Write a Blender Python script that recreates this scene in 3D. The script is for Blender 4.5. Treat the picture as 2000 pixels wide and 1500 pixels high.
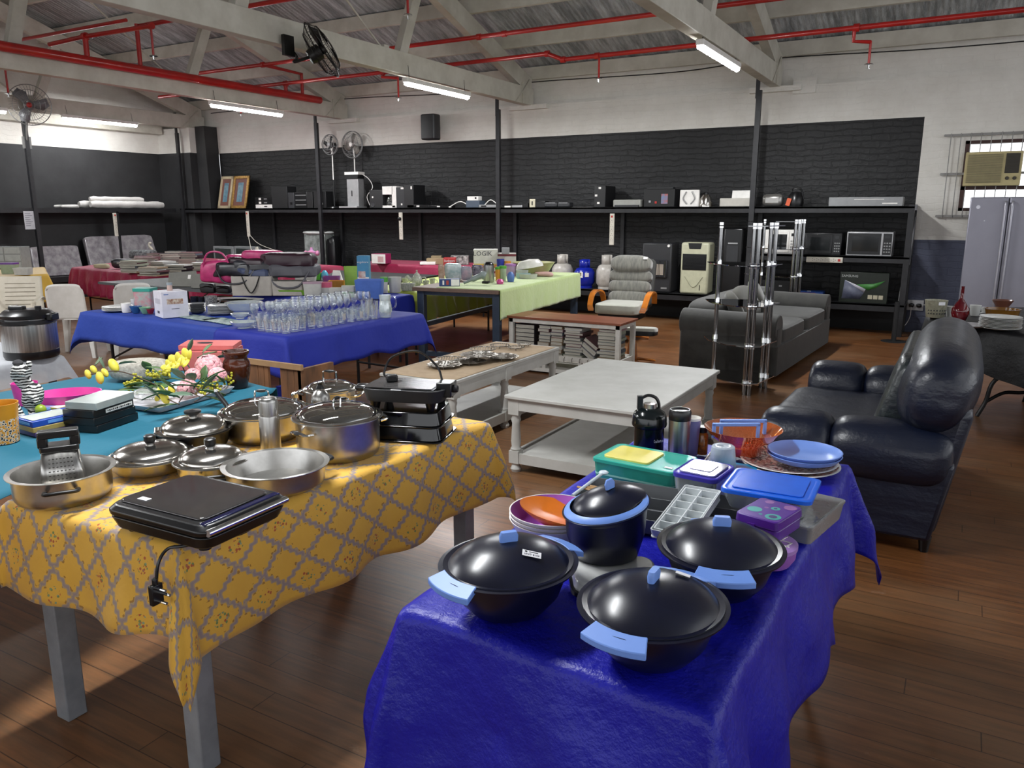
import bpy, math, random
from mathutils import Vector, Matrix, noise as mnoise
random.seed(7)
for o in list(bpy.data.objects): bpy.data.objects.remove(o)
scene = bpy.context.scene
COL = scene.collection
R = math.radians
PI = math.pi

# ------------------------------------------------------------ camera
CAMH, YAW, PITCH, FPX = 1.6, R(29.6), R(12.33), 1535.0
cam_data = bpy.data.cameras.new('camera')
cam_data.sensor_width = 36.0
cam_data.lens = FPX / 2000.0 * 36.0
cam_data.clip_end = 200
cam = bpy.data.objects.new('camera', cam_data)
COL.objects.link(cam)
cam.location = (0, 0, CAMH)
cam.rotation_euler = (PI / 2 - PITCH, 0, YAW)
scene.camera = cam

# ------------------------------------------------------------ world, view
world = bpy.data.worlds.new('world')
scene.world = world
world.use_nodes = True
bg = world.node_tree.nodes['Background']
bg.inputs[0].default_value = (0.93, 0.96, 1.0, 1)
bg.inputs[1].default_value = 1.35
scene.view_settings.view_transform = 'Standard'
scene.view_settings.look = 'None'
scene.view_settings.gamma = 1.0
scene.view_settings.use_curve_mapping = False
scene.view_settings.exposure = 0.70
scene.cycles.transparent_max_bounces = 32

# ------------------------------------------------------------ measuring helpers
CR = Vector((math.cos(YAW), math.sin(YAW), 0))
FW = Vector((-math.sin(YAW) * math.cos(PITCH), math.cos(YAW) * math.cos(PITCH), -math.sin(PITCH)))
FWH = Vector((-math.sin(YAW), math.cos(YAW), 0))
DN = FW.cross(CR)
CAM = Vector((0, 0, CAMH))
def ray(px, py): return CR * ((px - 1000) / FPX) + DN * ((py - 750) / FPX) + FW
def onz(px, py, z):
    d = ray(px, py); return CAM + d * ((z - CAMH) / d.z)
def ony(px, py, y):
    d = ray(px, py); return CAM + d * (y / d.y)
def onx(px, py, x):
    d = ray(px, py); return CAM + d * (x / d.x)
def depth(p): return (Vector(p) - CAM).dot(FW)
def proj(p):
    v = Vector(p) - CAM; c = v.dot(FW)
    return (v.dot(CR) * FPX / c + 1000, v.dot(DN) * FPX / c + 750)
def height_at(p, py):
    """height of a point above (x, y) seen at image row py"""
    lo, hi = -0.5, 4.5
    for _ in range(40):
        m = (lo + hi) / 2
        if proj((p[0], p[1], m))[1] > py: lo = m
        else: hi = m
    return lo
def fit(x0, x1, yb, z, yt=None, ratio=1.0):
    """centre, width and height of a thing standing on level z, front foot at row yb"""
    F = onz((x0 + x1) / 2, yb, z)
    w = (x1 - x0) * depth(F) / FPX
    c = F + FWH * (w * ratio / 2)
    w = (x1 - x0) * depth(c) / FPX
    c = F + FWH * (w * ratio / 2)
    h = (height_at(c, yt) - z) if yt is not None else 0
    return Vector((c.x, c.y, z)), w, h

# ------------------------------------------------------------ mesh builder
I4 = Matrix.Identity(4)
def rot(ax, a): return Matrix.Rotation(a, 4, ax)
def tr(x, y, z): return Matrix.Translation((x, y, z))
class MB:
    def __init__(s): s.v = []; s.f = []; s.m = []; s.uv = []; s.M = I4; s.mi = 0
    def add(s, vs, fs, uvs=None):
        b = len(s.v)
        for p in vs: s.v.append(s.M @ Vector(p))
        for i, f in enumerate(fs):
            s.f.append([b + k for k in f]); s.m.append(s.mi)
            s.uv.append([uvs[k] for k in f] if uvs else None)
        return s
    def box(s, c, d, M=None):
        x, y, z = (d[0] / 2, d[1] / 2, d[2] / 2)
        vs = [Vector((a * x, b * y, e * z)) for e in (-1, 1) for b in (-1, 1) for a in (-1, 1)]
        if M is not None: vs = [M @ p for p in vs]
        vs = [p + Vector(c) for p in vs]
        return s.add(vs, [(0, 2, 3, 1), (4, 5, 7, 6), (0, 1, 5, 4), (2, 6, 7, 3), (0, 4, 6, 2), (1, 3, 7, 5)])
    def bb(s, x0, x1, y0, y1, z0, z1): return s.box(((x0 + x1) / 2, (y0 + y1) / 2, (z0 + z1) / 2), (abs(x1 - x0), abs(y1 - y0), abs(z1 - z0)))
    def loft(s, rings, cap0=True, cap1=True, closed=False):
        n = len(rings[0]); vs = [p for r in rings for p in r]; fs = []
        k = len(rings)
        for i in range(k - (0 if closed else 1)):
            a, b = i * n, ((i + 1) % k) * n
            for j in range(n):
                j2 = (j + 1) % n
                fs.append((a + j, a + j2, b + j2, b + j))
        if not closed:
            if cap0: fs.append(tuple(range(n - 1, -1, -1)))
            if cap1: fs.append(tuple(range((k - 1) * n, k * n)))
        return s.add(vs, fs)
    def prism(s, poly, z0, z1, k=1.0):
        return s.loft([[(x, y, z0) for x, y in poly], [(x * k, y * k, z1) for x, y in poly]])
    def lathe(s, prof, seg=32, c=(0, 0, 0), sx=1.0, sy=1.0):
        rings = []
        for r, z in prof:
            r = max(r, 1e-5)
            rings.append([(c[0] + sx * r * math.cos(2 * PI * i / seg), c[1] + sy * r * math.sin(2 * PI * i / seg), c[2] + z) for i in range(seg)])
        return s.loft(rings, cap0=False, cap1=False)
    def cyl(s, p0, p1, r0, r1=None, seg=16):
        return s.tube([p0, p1], [r0, r0 if r1 is None else r1], seg)
    def tube(s, pts, r, seg=8, closed=False, cap=True, flat=1.0):
        pts = [Vector(p) for p in pts]; n = len(pts)
        if not isinstance(r, (list, tuple)): r = [r] * n
        rings = []; up = None
        for i in range(n):
            if closed: t = pts[(i + 1) % n] - pts[i - 1]
            elif i == 0: t = pts[1] - pts[0]
            elif i == n - 1: t = pts[-1] - pts[-2]
            else: t = (pts[i + 1] - pts[i]).normalized() + (pts[i] - pts[i - 1]).normalized()
            if t.length < 1e-9: t = Vector((0, 0, 1))
            t.normalize()
            if up is None:
                up = Vector((0, 0, 1)) if abs(t.z) < 0.9 else Vector((1, 0, 0))
            a = t.cross(up)
            if a.length < 1e-6: a = t.orthogonal()
            a.normalize(); b = a.cross(t).normalized(); up = b
            rings.append([pts[i] + (a * math.cos(2 * PI * k / seg) + b * math.sin(2 * PI * k / seg) * flat) * r[i] for k in range(seg)])
        return s.loft(rings, cap, cap, closed)
    def sph(s, c, r, seg=16, rz=None, ry=None):
        rz = r if rz is None else rz; ry = r if ry is None else ry
        n = max(6, seg // 2); rings = []
        for i in range(n + 1):
            a = -PI / 2 + PI * i / n; k = max(math.cos(a), 1e-4)
            rings.append([(c[0] + r * k * math.cos(2 * PI * j / seg), c[1] + ry * k * math.sin(2 * PI * j / seg), c[2] + rz * math.sin(a)) for j in range(seg)])
        return s.loft(rings, False, False)
    def sq(s, c, d, e=0.35, seg=28, rings=16, wob=0.0, e2=None):
        """rounded cushion: superellipsoid with full sizes d"""
        e2 = e if e2 is None else e2
        def p(v, k): return math.copysign(abs(v) ** k, v)
        R_ = []
        for i in range(rings + 1):
            a = -PI / 2 + PI * i / rings; ca, sa = max(math.cos(a), 1e-4), math.sin(a); ring = []
            for j in range(seg):
                b = 2 * PI * j / seg
                x = d[0] / 2 * p(ca, e2) * p(math.cos(b), e); y = d[1] / 2 * p(ca, e2) * p(math.sin(b), e); z = d[2] / 2 * p(sa, e2)
                if wob:
                    q = Vector((x, y, z)); w = 1 + wob * mnoise.noise(q * 9 + Vector(c) * 3); x, y, z = x * w, y * w, z * w
                ring.append((c[0] + x, c[1] + y, c[2] + z))
            R_.append(ring)
        return s.loft(R_, True, True)
    def rr(s, w, d, r, n=4):
        return rrect(w, d, r, n)
    def rbox(s, c, w, d, z0, z1, r, taper=1.0, n=4):
        """vertical rounded-corner box"""
        P0 = rrect(w, d, r, n)
        return s.loft([[(c[0] + x, c[1] + y, z0) for x, y in P0], [(c[0] + x * taper, c[1] + y * taper, z1) for x, y in P0]])
    def shell(s, c, w, d, z0, z1, r, taper=1.0, t=0.003, n=4):
        """open rounded box container, walls of thickness t"""
        P = rrect(w, d, r, n); k0 = 1.0; k1 = taper
        L = lambda k, z, q: [(c[0] + x * k - math.copysign(q, x), c[1] + y * k - math.copysign(q, y), z) for x, y in P]
        return s.loft([L(k0, z0, 0), L(k1, z1, 0), L(k1, z1, t), L(k0, z0 + t, t)])
    def grid(s, fn, nu, nv, uvfn=None):
        vs = []; uv = []
        for i in range(nu + 1):
            for j in range(nv + 1):
                vs.append(fn(i / nu, j / nv)); uv.append(uvfn(i / nu, j / nv) if uvfn else (i / nu, j / nv))
        fs = [(i * (nv + 1) + j, (i + 1) * (nv + 1) + j, (i + 1) * (nv + 1) + j + 1, i * (nv + 1) + j + 1) for i in range(nu) for j in range(nv)]
        return s.add(vs, fs, uv)
    def mesh(s, name, mats, smooth=True, angle=40):
        me = bpy.data.meshes.new(name)
        me.from_pydata([tuple(p) for p in s.v], [], s.f)
        if not isinstance(mats, (list, tuple)): mats = [mats]
        for m in mats: me.materials.append(m)
        for p, k in zip(me.polygons, s.m): p.material_index = k
        if any(u for u in s.uv):
            L = me.uv_layers.new(name='UVMap')
            for p, u in zip(me.polygons, s.uv):
                if u:
                    for li, c in zip(p.loop_indices, u): L.data[li].uv = c
        if smooth:
            me.polygons.foreach_set('use_smooth', [True] * len(me.polygons))
            me.set_sharp_from_angle(angle=R(angle))
        me.update()
        return me
def rrect(w, d, r, n=4):
    r = min(r, w / 2 - 1e-4, d / 2 - 1e-4); P = []
    for cx, cy, a0 in ((w / 2 - r, d / 2 - r, 0), (-w / 2 + r, d / 2 - r, 90), (-w / 2 + r, -d / 2 + r, 180), (w / 2 - r, -d / 2 + r, 270)):
        for k in range(n + 1):
            a = R(a0 + 90 * k / n); P.append((cx + r * math.cos(a), cy + r * math.sin(a)))
    return P
def bez(pts, n=8):
    """smooth Catmull-Rom curve through the points"""
    P = [Vector(p) for p in pts]; P = [P[0] * 2 - P[1]] + P + [P[-1] * 2 - P[-2]]; out = []
    for i in range(1, len(P) - 2):
        for k in range(n):
            t = k / n
            out.append(0.5 * ((2 * P[i]) + (-P[i - 1] + P[i + 1]) * t + (2 * P[i - 1] - 5 * P[i] + 4 * P[i + 1] - P[i + 2]) * t * t + (-P[i - 1] + 3 * P[i] - 3 * P[i + 1] + P[i + 2]) * t ** 3))
    out.append(P[-2]); return out

def link(o, parent=None):
    COL.objects.link(o)
    if parent is not None: o.parent = parent
    return o
def setp(o, label=None, cat=None, group=None, kind=None):
    if label: o['label'] = label
    if cat: o['category'] = cat
    if group: o['group'] = group
    if kind: o['kind'] = kind
    return o
def bevel(o, w, seg=2):
    m = o.modifiers.new('bevel', 'BEVEL'); m.width = w; m.segments = seg; m.limit_method = 'ANGLE'; m.angle_limit = R(35); m.harden_normals = False
    return o
def part(parent, name, mb, mat, bev=0, loc=None, rz=0, label=None, smooth=True, sub=0, solid=0, angle=40):
    o = bpy.data.objects.new(name, mb.mesh(name, mat, smooth, angle)); link(o, parent)
    if loc is not None: o.location = loc
    if rz: o.rotation_euler = (0, 0, rz)
    if solid:
        m = o.modifiers.new('solid', 'SOLIDIFY'); m.thickness = solid; m.offset = 0
    if bev: bevel(o, bev)
    if sub:
        m = o.modifiers.new('sub', 'SUBSURF'); m.levels = sub; m.render_levels = sub
    if label: o['label'] = label
    return o
def T(name, label, cat, loc, rz=0, group=None):
    o = bpy.data.objects.new(name, None); link(o); o.empty_display_size = 0.1
    o.location = loc; o.rotation_euler = (0, 0, rz)
    return setp(o, label, cat, group)
def solo(name, label, cat, mb, mat, loc=(0, 0, 0), rz=0, group=None, **kw):
    o = part(None, name, mb, mat, **kw); o.location = loc; o.rotation_euler = (0, 0, rz)
    return setp(o, label, cat, group)
def struct(name, mb, mat, **kw):
    o = part(None, name, mb, mat, **kw); o['kind'] = 'structure'; return o
def clone(root, loc, rz=None, label=None, group=None, scale=None, matmap=None):
    def rec(o, parent):
        c = o.copy(); COL.objects.link(c); c.parent = parent
        if matmap and c.type == 'MESH':
            me = c.data.copy(); c.data = me
            for i, m in enumerate(me.materials):
                if m and m.name in matmap: me.materials[i] = matmap[m.name]
        for ch in list(o.children): rec(ch, c)
        return c
    c = rec(root, None); c.location = loc
    if rz is not None: c.rotation_euler = (0, 0, rz)
    if scale is not None: c.scale = scale if isinstance(scale, (tuple, list)) else (scale,) * 3
    if label: c['label'] = label
    if group: c['group'] = group
    return c
def text(parent, name, s, mat, size, M, label=None, extr=0.0004, align='CENTER', squash=1.0):
    cu = bpy.data.curves.new(name, 'FONT'); cu.body = s; cu.size = size; cu.extrude = extr
    cu.align_x = align; cu.align_y = 'CENTER'; cu.resolution_u = 2
    t = bpy.data.objects.new(name, cu); COL.objects.link(t)
    dg = bpy.context.evaluated_depsgraph_get(); me = bpy.data.meshes.new_from_object(t.evaluated_get(dg))
    bpy.data.objects.remove(t); bpy.data.curves.remove(cu)
    me.name = name; me.materials.clear(); me.materials.append(mat)
    me.transform(M @ Matrix.Diagonal((squash, 1, 1, 1)))
    o = bpy.data.objects.new(name, me); link(o, parent)
    if label: o['label'] = label
    return o
FRONT = lambda x, y, z: tr(x, y, z) @ rot('X', PI / 2)          # text standing up, read from -y
FLAT = lambda x, y, z, a=0: tr(x, y, z) @ rot('Z', a)

# ------------------------------------------------------------ materials
def lin(h):
    if isinstance(h, str):
        h = h.lstrip('#'); c = [int(h[i:i + 2], 16) / 255 for i in (0, 2, 4)]
    else: c = [v / 255 for v in h]
    return tuple(((v / 12.92) if v <= 0.04045 else ((v + 0.055) / 1.055) ** 2.4) for v in c) + (1,)
class E:
    """tiny shader maths wrapper"""
    def __init__(s, nt, sock): s.nt, s.s = nt, sock
    def op(s, o, b=None, c=None):
        n = s.nt.nodes.new('ShaderNodeMath'); n.operation = o
        for i, v in enumerate((s, b, c)):
            if v is None: continue
            if isinstance(v, E): s.nt.links.new(v.s, n.inputs[i])
            else: n.inputs[i].default_value = v
        return E(s.nt, n.outputs[0])
    def __add__(s, b): return s.op('ADD', b)
    def __sub__(s, b): return s.op('SUBTRACT', b)
    def __mul__(s, b): return s.op('MULTIPLY', b)
    def __truediv__(s, b): return s.op('DIVIDE', b)
    def lt(s, b): return s.op('LESS_THAN', b)
    def gt(s, b): return s.op('GREATER_THAN', b)
    def fract(s): return s.op('FRACT')
    def floor(s): return s.op('FLOOR')
    def abs(s): return s.op('ABSOLUTE')
    def sin(s): return s.op('SINE')
    def min(s, b): return s.op('MINIMUM', b)
    def max(s, b): return s.op('MAXIMUM', b)
    def sqrt(s): return s.op('SQRT')
    def mod(s, b): return s.op('FLOORED_MODULO', b)
MATS = {}
def newmat(name):
    m = bpy.data.materials.new(name); m.use_nodes = True; nt = m.node_tree
    return m, nt, nt.nodes['Principled BSDF']
def coords(nt, kind='Object'):
    return nt.nodes.new('ShaderNodeTexCoord').outputs[kind]
def noise(nt, vec, scale, detail=3, rough=0.5, stretch=None):
    if stretch:
        mp = nt.nodes.new('ShaderNodeMapping'); mp.inputs['Scale'].default_value = stretch
        nt.links.new(vec, mp.inputs['Vector']); vec = mp.outputs[0]
    n = nt.nodes.new('ShaderNodeTexNoise'); n.inputs['Scale'].default_value = scale
    n.inputs['Detail'].default_value = detail; n.inputs['Roughness'].default_value = rough
    nt.links.new(vec, n.inputs['Vector']); return n.outputs['Fac']
def mixc(nt, fac, a, b):
    n = nt.nodes.new('ShaderNodeMix'); n.data_type = 'RGBA'
    for sock, v in ((n.inputs[0], fac), (n.inputs[6], a), (n.inputs[7], b)):
        if isinstance(v, E): nt.links.new(v.s, sock)
        elif isinstance(v, bpy.types.NodeSocket): nt.links.new(v, sock)
        elif isinstance(v, (str,)): sock.default_value = lin(v)
        else: sock.default_value = v
    return n.outputs[2]
def ramp(nt, fac, stops):
    n = nt.nodes.new('ShaderNodeValToRGB'); cr = n.color_ramp
    while len(cr.elements) < len(stops): cr.elements.new(0.5)
    for e, (p, c) in zip(cr.elements, stops): e.position = p; e.color = lin(c) if isinstance(c, (str, tuple)) and not (isinstance(c, tuple) and len(c) == 4) else c
    nt.links.new(fac.s if isinstance(fac, E) else fac, n.inputs[0]); return n.outputs[0]
def bump(nt, p, h, strength, dist=0.01):
    n = nt.nodes.new('ShaderNodeBump'); n.inputs['Strength'].default_value = strength; n.inputs['Distance'].default_value = dist
    nt.links.new(h.s if isinstance(h, E) else h, n.inputs['Height']); nt.links.new(n.outputs[0], p.inputs['Normal'])
def mat(name, color, rough=0.5, metal=0.0, c2=None, ns=12, amt=None, bs=0, bscale=60, trans=0, coat=0, sheen=0, emit=None, es=0, stretch=None, spec=0.5, rvar=0, alpha=1):
    if name in MATS: return MATS[name]
    m, nt, p = newmat(name)
    p.inputs['Roughness'].default_value = rough; p.inputs['Metallic'].default_value = metal
    p.inputs['Specular IOR Level'].default_value = spec
    v = coords(nt)
    base = lin(color)
    c2v = lin(c2) if c2 else tuple(min(1, k * 0.86) for k in base[:3]) + (1,)
    fac = noise(nt, v, ns, 4, 0.6, stretch)
    r = nt.nodes.new('ShaderNodeMapRange'); r.inputs[1].default_value = 0.35; r.inputs[2].default_value = 0.65
    nt.links.new(fac, r.inputs[0])
    nt.links.new(mixc(nt, r.outputs[0], base, c2v), p.inputs['Base Color'])
    if bs: bump(nt, p, noise(nt, v, bscale, 3, 0.6, stretch), bs, 0.004)
    if rvar:
        q = nt.nodes.new('ShaderNodeMapRange'); q.inputs[3].default_value = max(0.02, rough - rvar); q.inputs[4].default_value = rough + rvar
        nt.links.new(noise(nt, v, ns * 1.7, 4, 0.6), q.inputs[0]); nt.links.new(q.outputs[0], p.inputs['Roughness'])
    if trans: p.inputs['Transmission Weight'].default_value = trans
    if coat: p.inputs['Coat Weight'].default_value = coat; p.inputs['Coat Roughness'].default_value = 0.08
    if sheen: p.inputs['Sheen Weight'].default_value = sheen
    if emit: p.inputs['Emission Color'].default_value = lin(emit); p.inputs['Emission Strength'].default_value = es
    if alpha < 1: p.inputs['Alpha'].default_value = alpha
    MATS[name] = m; return m
def clear(name, tint='ffffff', edge=0.25, base=0.06, rough=0.03, body=0.0, bodycol='ffffff'):
    """thin clear glass or plastic: see-through with a fresnel gloss and a little milky body"""
    if name in MATS: return MATS[name]
    m = bpy.data.materials.new(name); m.use_nodes = True; nt = m.node_tree; nt.nodes.clear()
    out = nt.nodes.new('ShaderNodeOutputMaterial'); t = nt.nodes.new('ShaderNodeBsdfTransparent'); g = nt.nodes.new('ShaderNodeBsdfGlossy')
    t.inputs[0].default_value = lin(tint); g.inputs['Roughness'].default_value = rough; g.inputs['Color'].default_value = (1, 1, 1, 1)
    lw = nt.nodes.new('ShaderNodeLayerWeight'); lw.inputs[0].default_value = edge
    mr = nt.nodes.new('ShaderNodeMapRange'); mr.inputs[3].default_value = base; mr.inputs[4].default_value = 0.95
    nt.links.new(lw.outputs['Facing'], mr.inputs[0])
    mx = nt.nodes.new('ShaderNodeMixShader'); nt.links.new(mr.outputs[0], mx.inputs[0]); nt.links.new(t.outputs[0], mx.inputs[1]); nt.links.new(g.outputs[0], mx.inputs[2])
    last = mx.outputs[0]
    if body:
        d = nt.nodes.new('ShaderNodeBsdfDiffuse'); d.inputs[0].default_value = lin(bodycol)
        m2 = nt.nodes.new('ShaderNodeMixShader')
        n = noise(nt, coords(nt), 20, 2); q = nt.nodes.new('ShaderNodeMapRange'); q.inputs[3].default_value = body * 0.8; q.inputs[4].default_value = min(1, body * 1.2)
        nt.links.new(n, q.inputs[0]); nt.links.new(q.outputs[0], m2.inputs[0]); nt.links.new(last, m2.inputs[1]); nt.links.new(d.outputs[0], m2.inputs[2]); last = m2.outputs[0]
    nt.links.new(last, out.inputs[0]); MATS[name] = m; return m
def glow(name, color, s):
    if name in MATS: return MATS[name]
    m = bpy.data.materials.new(name); m.use_nodes = True; nt = m.node_tree; nt.nodes.clear()
    out = nt.nodes.new('ShaderNodeOutputMaterial'); e = nt.nodes.new('ShaderNodeEmission'); e.inputs[0].default_value = lin(color); e.inputs[1].default_value = s
    nt.links.new(e.outputs[0], out.inputs[0]); MATS[name] = m; return m
WHITE = mat('white_plastic', 'ece9e4', 0.35)
BLACK = mat('black_plastic', '0d0d0f', 0.3)
BLACKM = mat('matt_black', '151517', 0.65)
STEEL = mat('steel', 'c9c6c0', 0.16, 1.0, c2='aeaaa4', rvar=0.05)
STEELB = mat('satin_steel', 'cac8c4', 0.3, 1.0, c2='b2b0ac', rvar=0.05)
CHROME = mat('chrome', 'e0e0e0', 0.07, 1.0)
BRUSH = mat('brushed_steel', 'c4c2be', 0.3, 1.0, stretch=(1, 1, 0.02), ns=60, c2='8f8d8a')
GLASS = clear('clear_glass', 'fdfefe', 0.3, 0.05)
# ============================================================ THE ROOM
def floor_mat():
    m, nt, p = newmat('floor_boards'); v = coords(nt)
    sx = nt.nodes.new('ShaderNodeSeparateXYZ'); nt.links.new(v, sx.inputs[0])
    X, Y = E(nt, sx.outputs[0]), E(nt, sx.outputs[1])
    b = Y / 0.105; bi = b.floor(); fr = b.fract()
    wn = nt.nodes.new('ShaderNodeTexWhiteNoise'); wn.noise_dimensions = '1D'; nt.links.new(bi.s, wn.inputs['W'])
    seg = (X / 2.6 + E(nt, wn.outputs[0]) * 7.0); w2 = nt.nodes.new('ShaderNodeTexWhiteNoise'); w2.noise_dimensions = '2D'
    cb = nt.nodes.new('ShaderNodeCombineXYZ'); nt.links.new(seg.floor().s, cb.inputs[0]); nt.links.new(bi.s, cb.inputs[1]); nt.links.new(cb.outputs[0], w2.inputs['Vector'])
    tone = E(nt, w2.outputs[0])
    grain = noise(nt, v, 22, 6, 0.65, (0.12, 1.6, 1))
    patch = noise(nt, v, 0.55, 4, 0.6)
    c = mixc(nt, tone * 0.6, '6e4322', '87552e')
    c = mixc(nt, ramp(nt, grain, [(0.38, '000000'), (0.62, 'ffffff')]), mixc(nt, 0.6, c, '38230f'), c)
    worn = ramp(nt, patch, [(0.45, '000000'), (0.68, 'ffffff')])
    c = mixc(nt, E(nt, worn) * 0.5, c, '97795a')
    gap = fr.lt(0.035).max(seg.fract().lt(0.0015))
    c = mixc(nt, gap * 0.75, c, '20130c')
    scr = noise(nt, v, 9, 8, 0.75, (0.5, 1, 1))
    c = mixc(nt, E(nt, ramp(nt, scr, [(0.62, '000000'), (0.72, 'ffffff')])) * 0.3, c, 'b49a85')
    nt.links.new(c, p.inputs['Base Color'])
    rg = nt.nodes.new('ShaderNodeMapRange'); rg.inputs[3].default_value = 0.2; rg.inputs[4].default_value = 0.55
    nt.links.new(noise(nt, v, 1.8, 6, 0.7), rg.inputs[0]); nt.links.new(rg.outputs[0], p.inputs['Roughness'])
    bump(nt, p, E(nt, grain) * 0.4 - gap, 0.35, 0.004)
    return m
def wall_mat(name, col, c2, brick=0.0, rough=0.75, bs=0.5):
    m, nt, p = newmat(name); v = coords(nt)
    n = noise(nt, v, 2.5, 6, 0.65)
    c = mixc(nt, ramp(nt, n, [(0.35, '000000'), (0.7, 'ffffff')]), col, c2)
    h = E(nt, noise(nt, v, 14, 5, 0.7)) * 0.5 + E(nt, noise(nt, v, 4.5, 3, 0.6, (1, 1, 2))) * 0.8
    if brick:
        mp = nt.nodes.new('ShaderNodeMapping'); mp.inputs['Rotation'].default_value = (PI / 2, 0, 0); nt.links.new(v, mp.inputs[0])
        dn = nt.nodes.new('ShaderNodeTexNoise'); dn.inputs['Scale'].default_value = 5; nt.links.new(v, dn.inputs['Vector'])
        ad = nt.nodes.new('ShaderNodeMix'); ad.data_type = 'RGBA'; ad.blend_type = 'ADD'; ad.inputs[0].default_value = 0.09
        nt.links.new(mp.outputs[0], ad.inputs[6]); nt.links.new(dn.outputs['Color'], ad.inputs[7])
        br = nt.nodes.new('ShaderNodeTexBrick'); nt.links.new(ad.outputs[2], br.inputs['Vector'])
        br.inputs['Scale'].default_value = 1.0; br.inputs['Brick Width'].default_value = 0.24; br.inputs['Row Height'].default_value = 0.083; br.inputs['Mortar Size'].default_value = 0.009; br.inputs['Mortar Smooth'].default_value = 0.6
        h = h - E(nt, br.outputs['Fac']) * brick
    chips = ramp(nt, noise(nt, v, 6, 9, 0.85, (1, 1, 0.6)), [(0.70, '000000'), (0.73, 'ffffff')])
    c = mixc(nt, E(nt, chips) * (0.35 if brick else 0.1), c, 'bdb8b0')
    nt.links.new(c, p.inputs['Base Color']); p.inputs['Roughness'].default_value = rough
    p.inputs['Specular IOR Level'].default_value = 0.35
    bump(nt, p, h, bs, 0.02)
    return m
FLOOR = floor_mat()
W_WHITE = wall_mat('white_painted_brick', 'dfdcd5', 'd2cec6', 0.22, 0.75, 0.4)
W_BLACK = wall_mat('black_painted_brick', '1a1a1b', '232324', 0.22, 0.5, 0.9)
W_GREY = wall_mat('dark_grey_board', '2b2b2c', '343435', 0, 0.5, 0.1)
W_BLUE = wall_mat('blue_grey_paint', '4a4e60', '515566', 0.4, 0.6)
BEAM = mat('painted_timber', 'c9c5b9', 0.6, c2='b4afa2', ns=3, bs=0.25, bscale=18, stretch=(1, 1, 1))
def foil_mat():
    m, nt, p = newmat('silver_roof_foil'); v = coords(nt)
    n1 = noise(nt, v, 3.6, 8, 0.74, (2.6, 0.4, 0.4)); n2 = noise(nt, v, 16, 5, 0.7)
    c = mixc(nt, ramp(nt, n1, [(0.4, '000000'), (0.66, 'ffffff')]), '93979a', 'e6eaec')
    nt.links.new(c, p.inputs['Base Color']); p.inputs['Metallic'].default_value = 0.5; p.inputs['Roughness'].default_value = 0.34
    sx = nt.nodes.new('ShaderNodeSeparateXYZ'); nt.links.new(v, sx.inputs[0])
    cor = (E(nt, sx.outputs[0]) * 82.0).sin() * 0.22
    bump(nt, p, E(nt, n1) * 1.5 + E(nt, n2) * 0.35 + cor, 0.9, 0.06)
    return m
FOIL = foil_mat()

b = MB(); b.bb(-17, 6, -5, 12.3, -0.1, 0); struct('floor', b, FLOOR)
# back wall: painted zones meet on the same plane
YW = 11.95
b = MB()
b.mi = 1; b.bb(-13.9, -0.63, YW, YW + .3, 0, 2.81)
b.mi = 0; b.bb(-15.5, -0.63, YW, YW + .3, 2.81, 3.31)
b.mi = 0; b.bb(-0.63, -0.13, YW, YW + .3, 1.242, 3.31); b.bb(1.0, 6, YW, YW + .3, 1.242, 3.31)
b.bb(-0.13, 1.0, YW, YW + .3, 2.49, 3.31); b.bb(-0.13, 1.0, YW, YW + .3, 1.242, 1.616)
b.mi = 2; b.bb(-0.63, 6, YW, YW + .3, 0, 1.242)
b.mi = 0; b.bb(-15.5, 6, YW + .07, YW + .3, 3.31, 4.0)
struct('wall_back', b, [W_WHITE, W_BLACK, W_BLUE])
b = MB(); b.bb(-15.2, -14.2, 11.45, YW, 0, 2.81); b.mi = 1; b.bb(-15.2, -14.2, 11.47, YW, 2.81, 3.31); struct('wall_back_left', b, [W_GREY, W_WHITE])
b = MB(); b.loft([[(-14.2, 11.62, 0), (-13.86, 11.62, 0), (-13.86, 11.95, 0), (-14.2, 11.95, 0)], [(-14.2, 11.62, 3.34), (-13.92, 11.62, 3.34), (-13.92, 11.95, 3.34), (-14.2, 11.95, 3.34)]]); struct('wall_pillar', b, W_GREY)
b = MB(); b.bb(-15.5, -15.2, -3.5, 12.2, 0, 2.81); b.mi = 1; b.bb(-15.5, -15.19, -3.5, 12.2, 2.81, 6.9); struct('wall_left', b, [W_GREY, W_WHITE])
for nm, (x0, x1, y0, y1) in (('wall_right_unseen', (5.6, 5.8, -3.5, 12.2)), ('wall_front_unseen', (-15.5, 5.8, -3.7, -3.5))):  # unseen walls added to cut low reflections, open at mid-height for daylight
    b = MB(); b.bb(x0, x1, y0, y1, 0, .95); b.mi = 1; b.bb(x0, x1, y0, y1, 3.0, 3.9); struct(nm, b, [W_BLUE, W_WHITE])
# padstones and a ledge on the wall where the trusses land
TX = [-14.35, -10.4, -6.45, -2.53]
TNAMES = ['far left', 'second from the left', 'third, carrying the black fan', 'nearest on the right']
b = MB()
for x in TX: b.bb(x - .35, x + .35, YW - .1, YW + .2, 3.24, 3.31)
b.bb(-2.3, -2.0, YW - .04, YW + .2, 3.2, 3.40)
struct('trim_1', b, W_WHITE)
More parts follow.
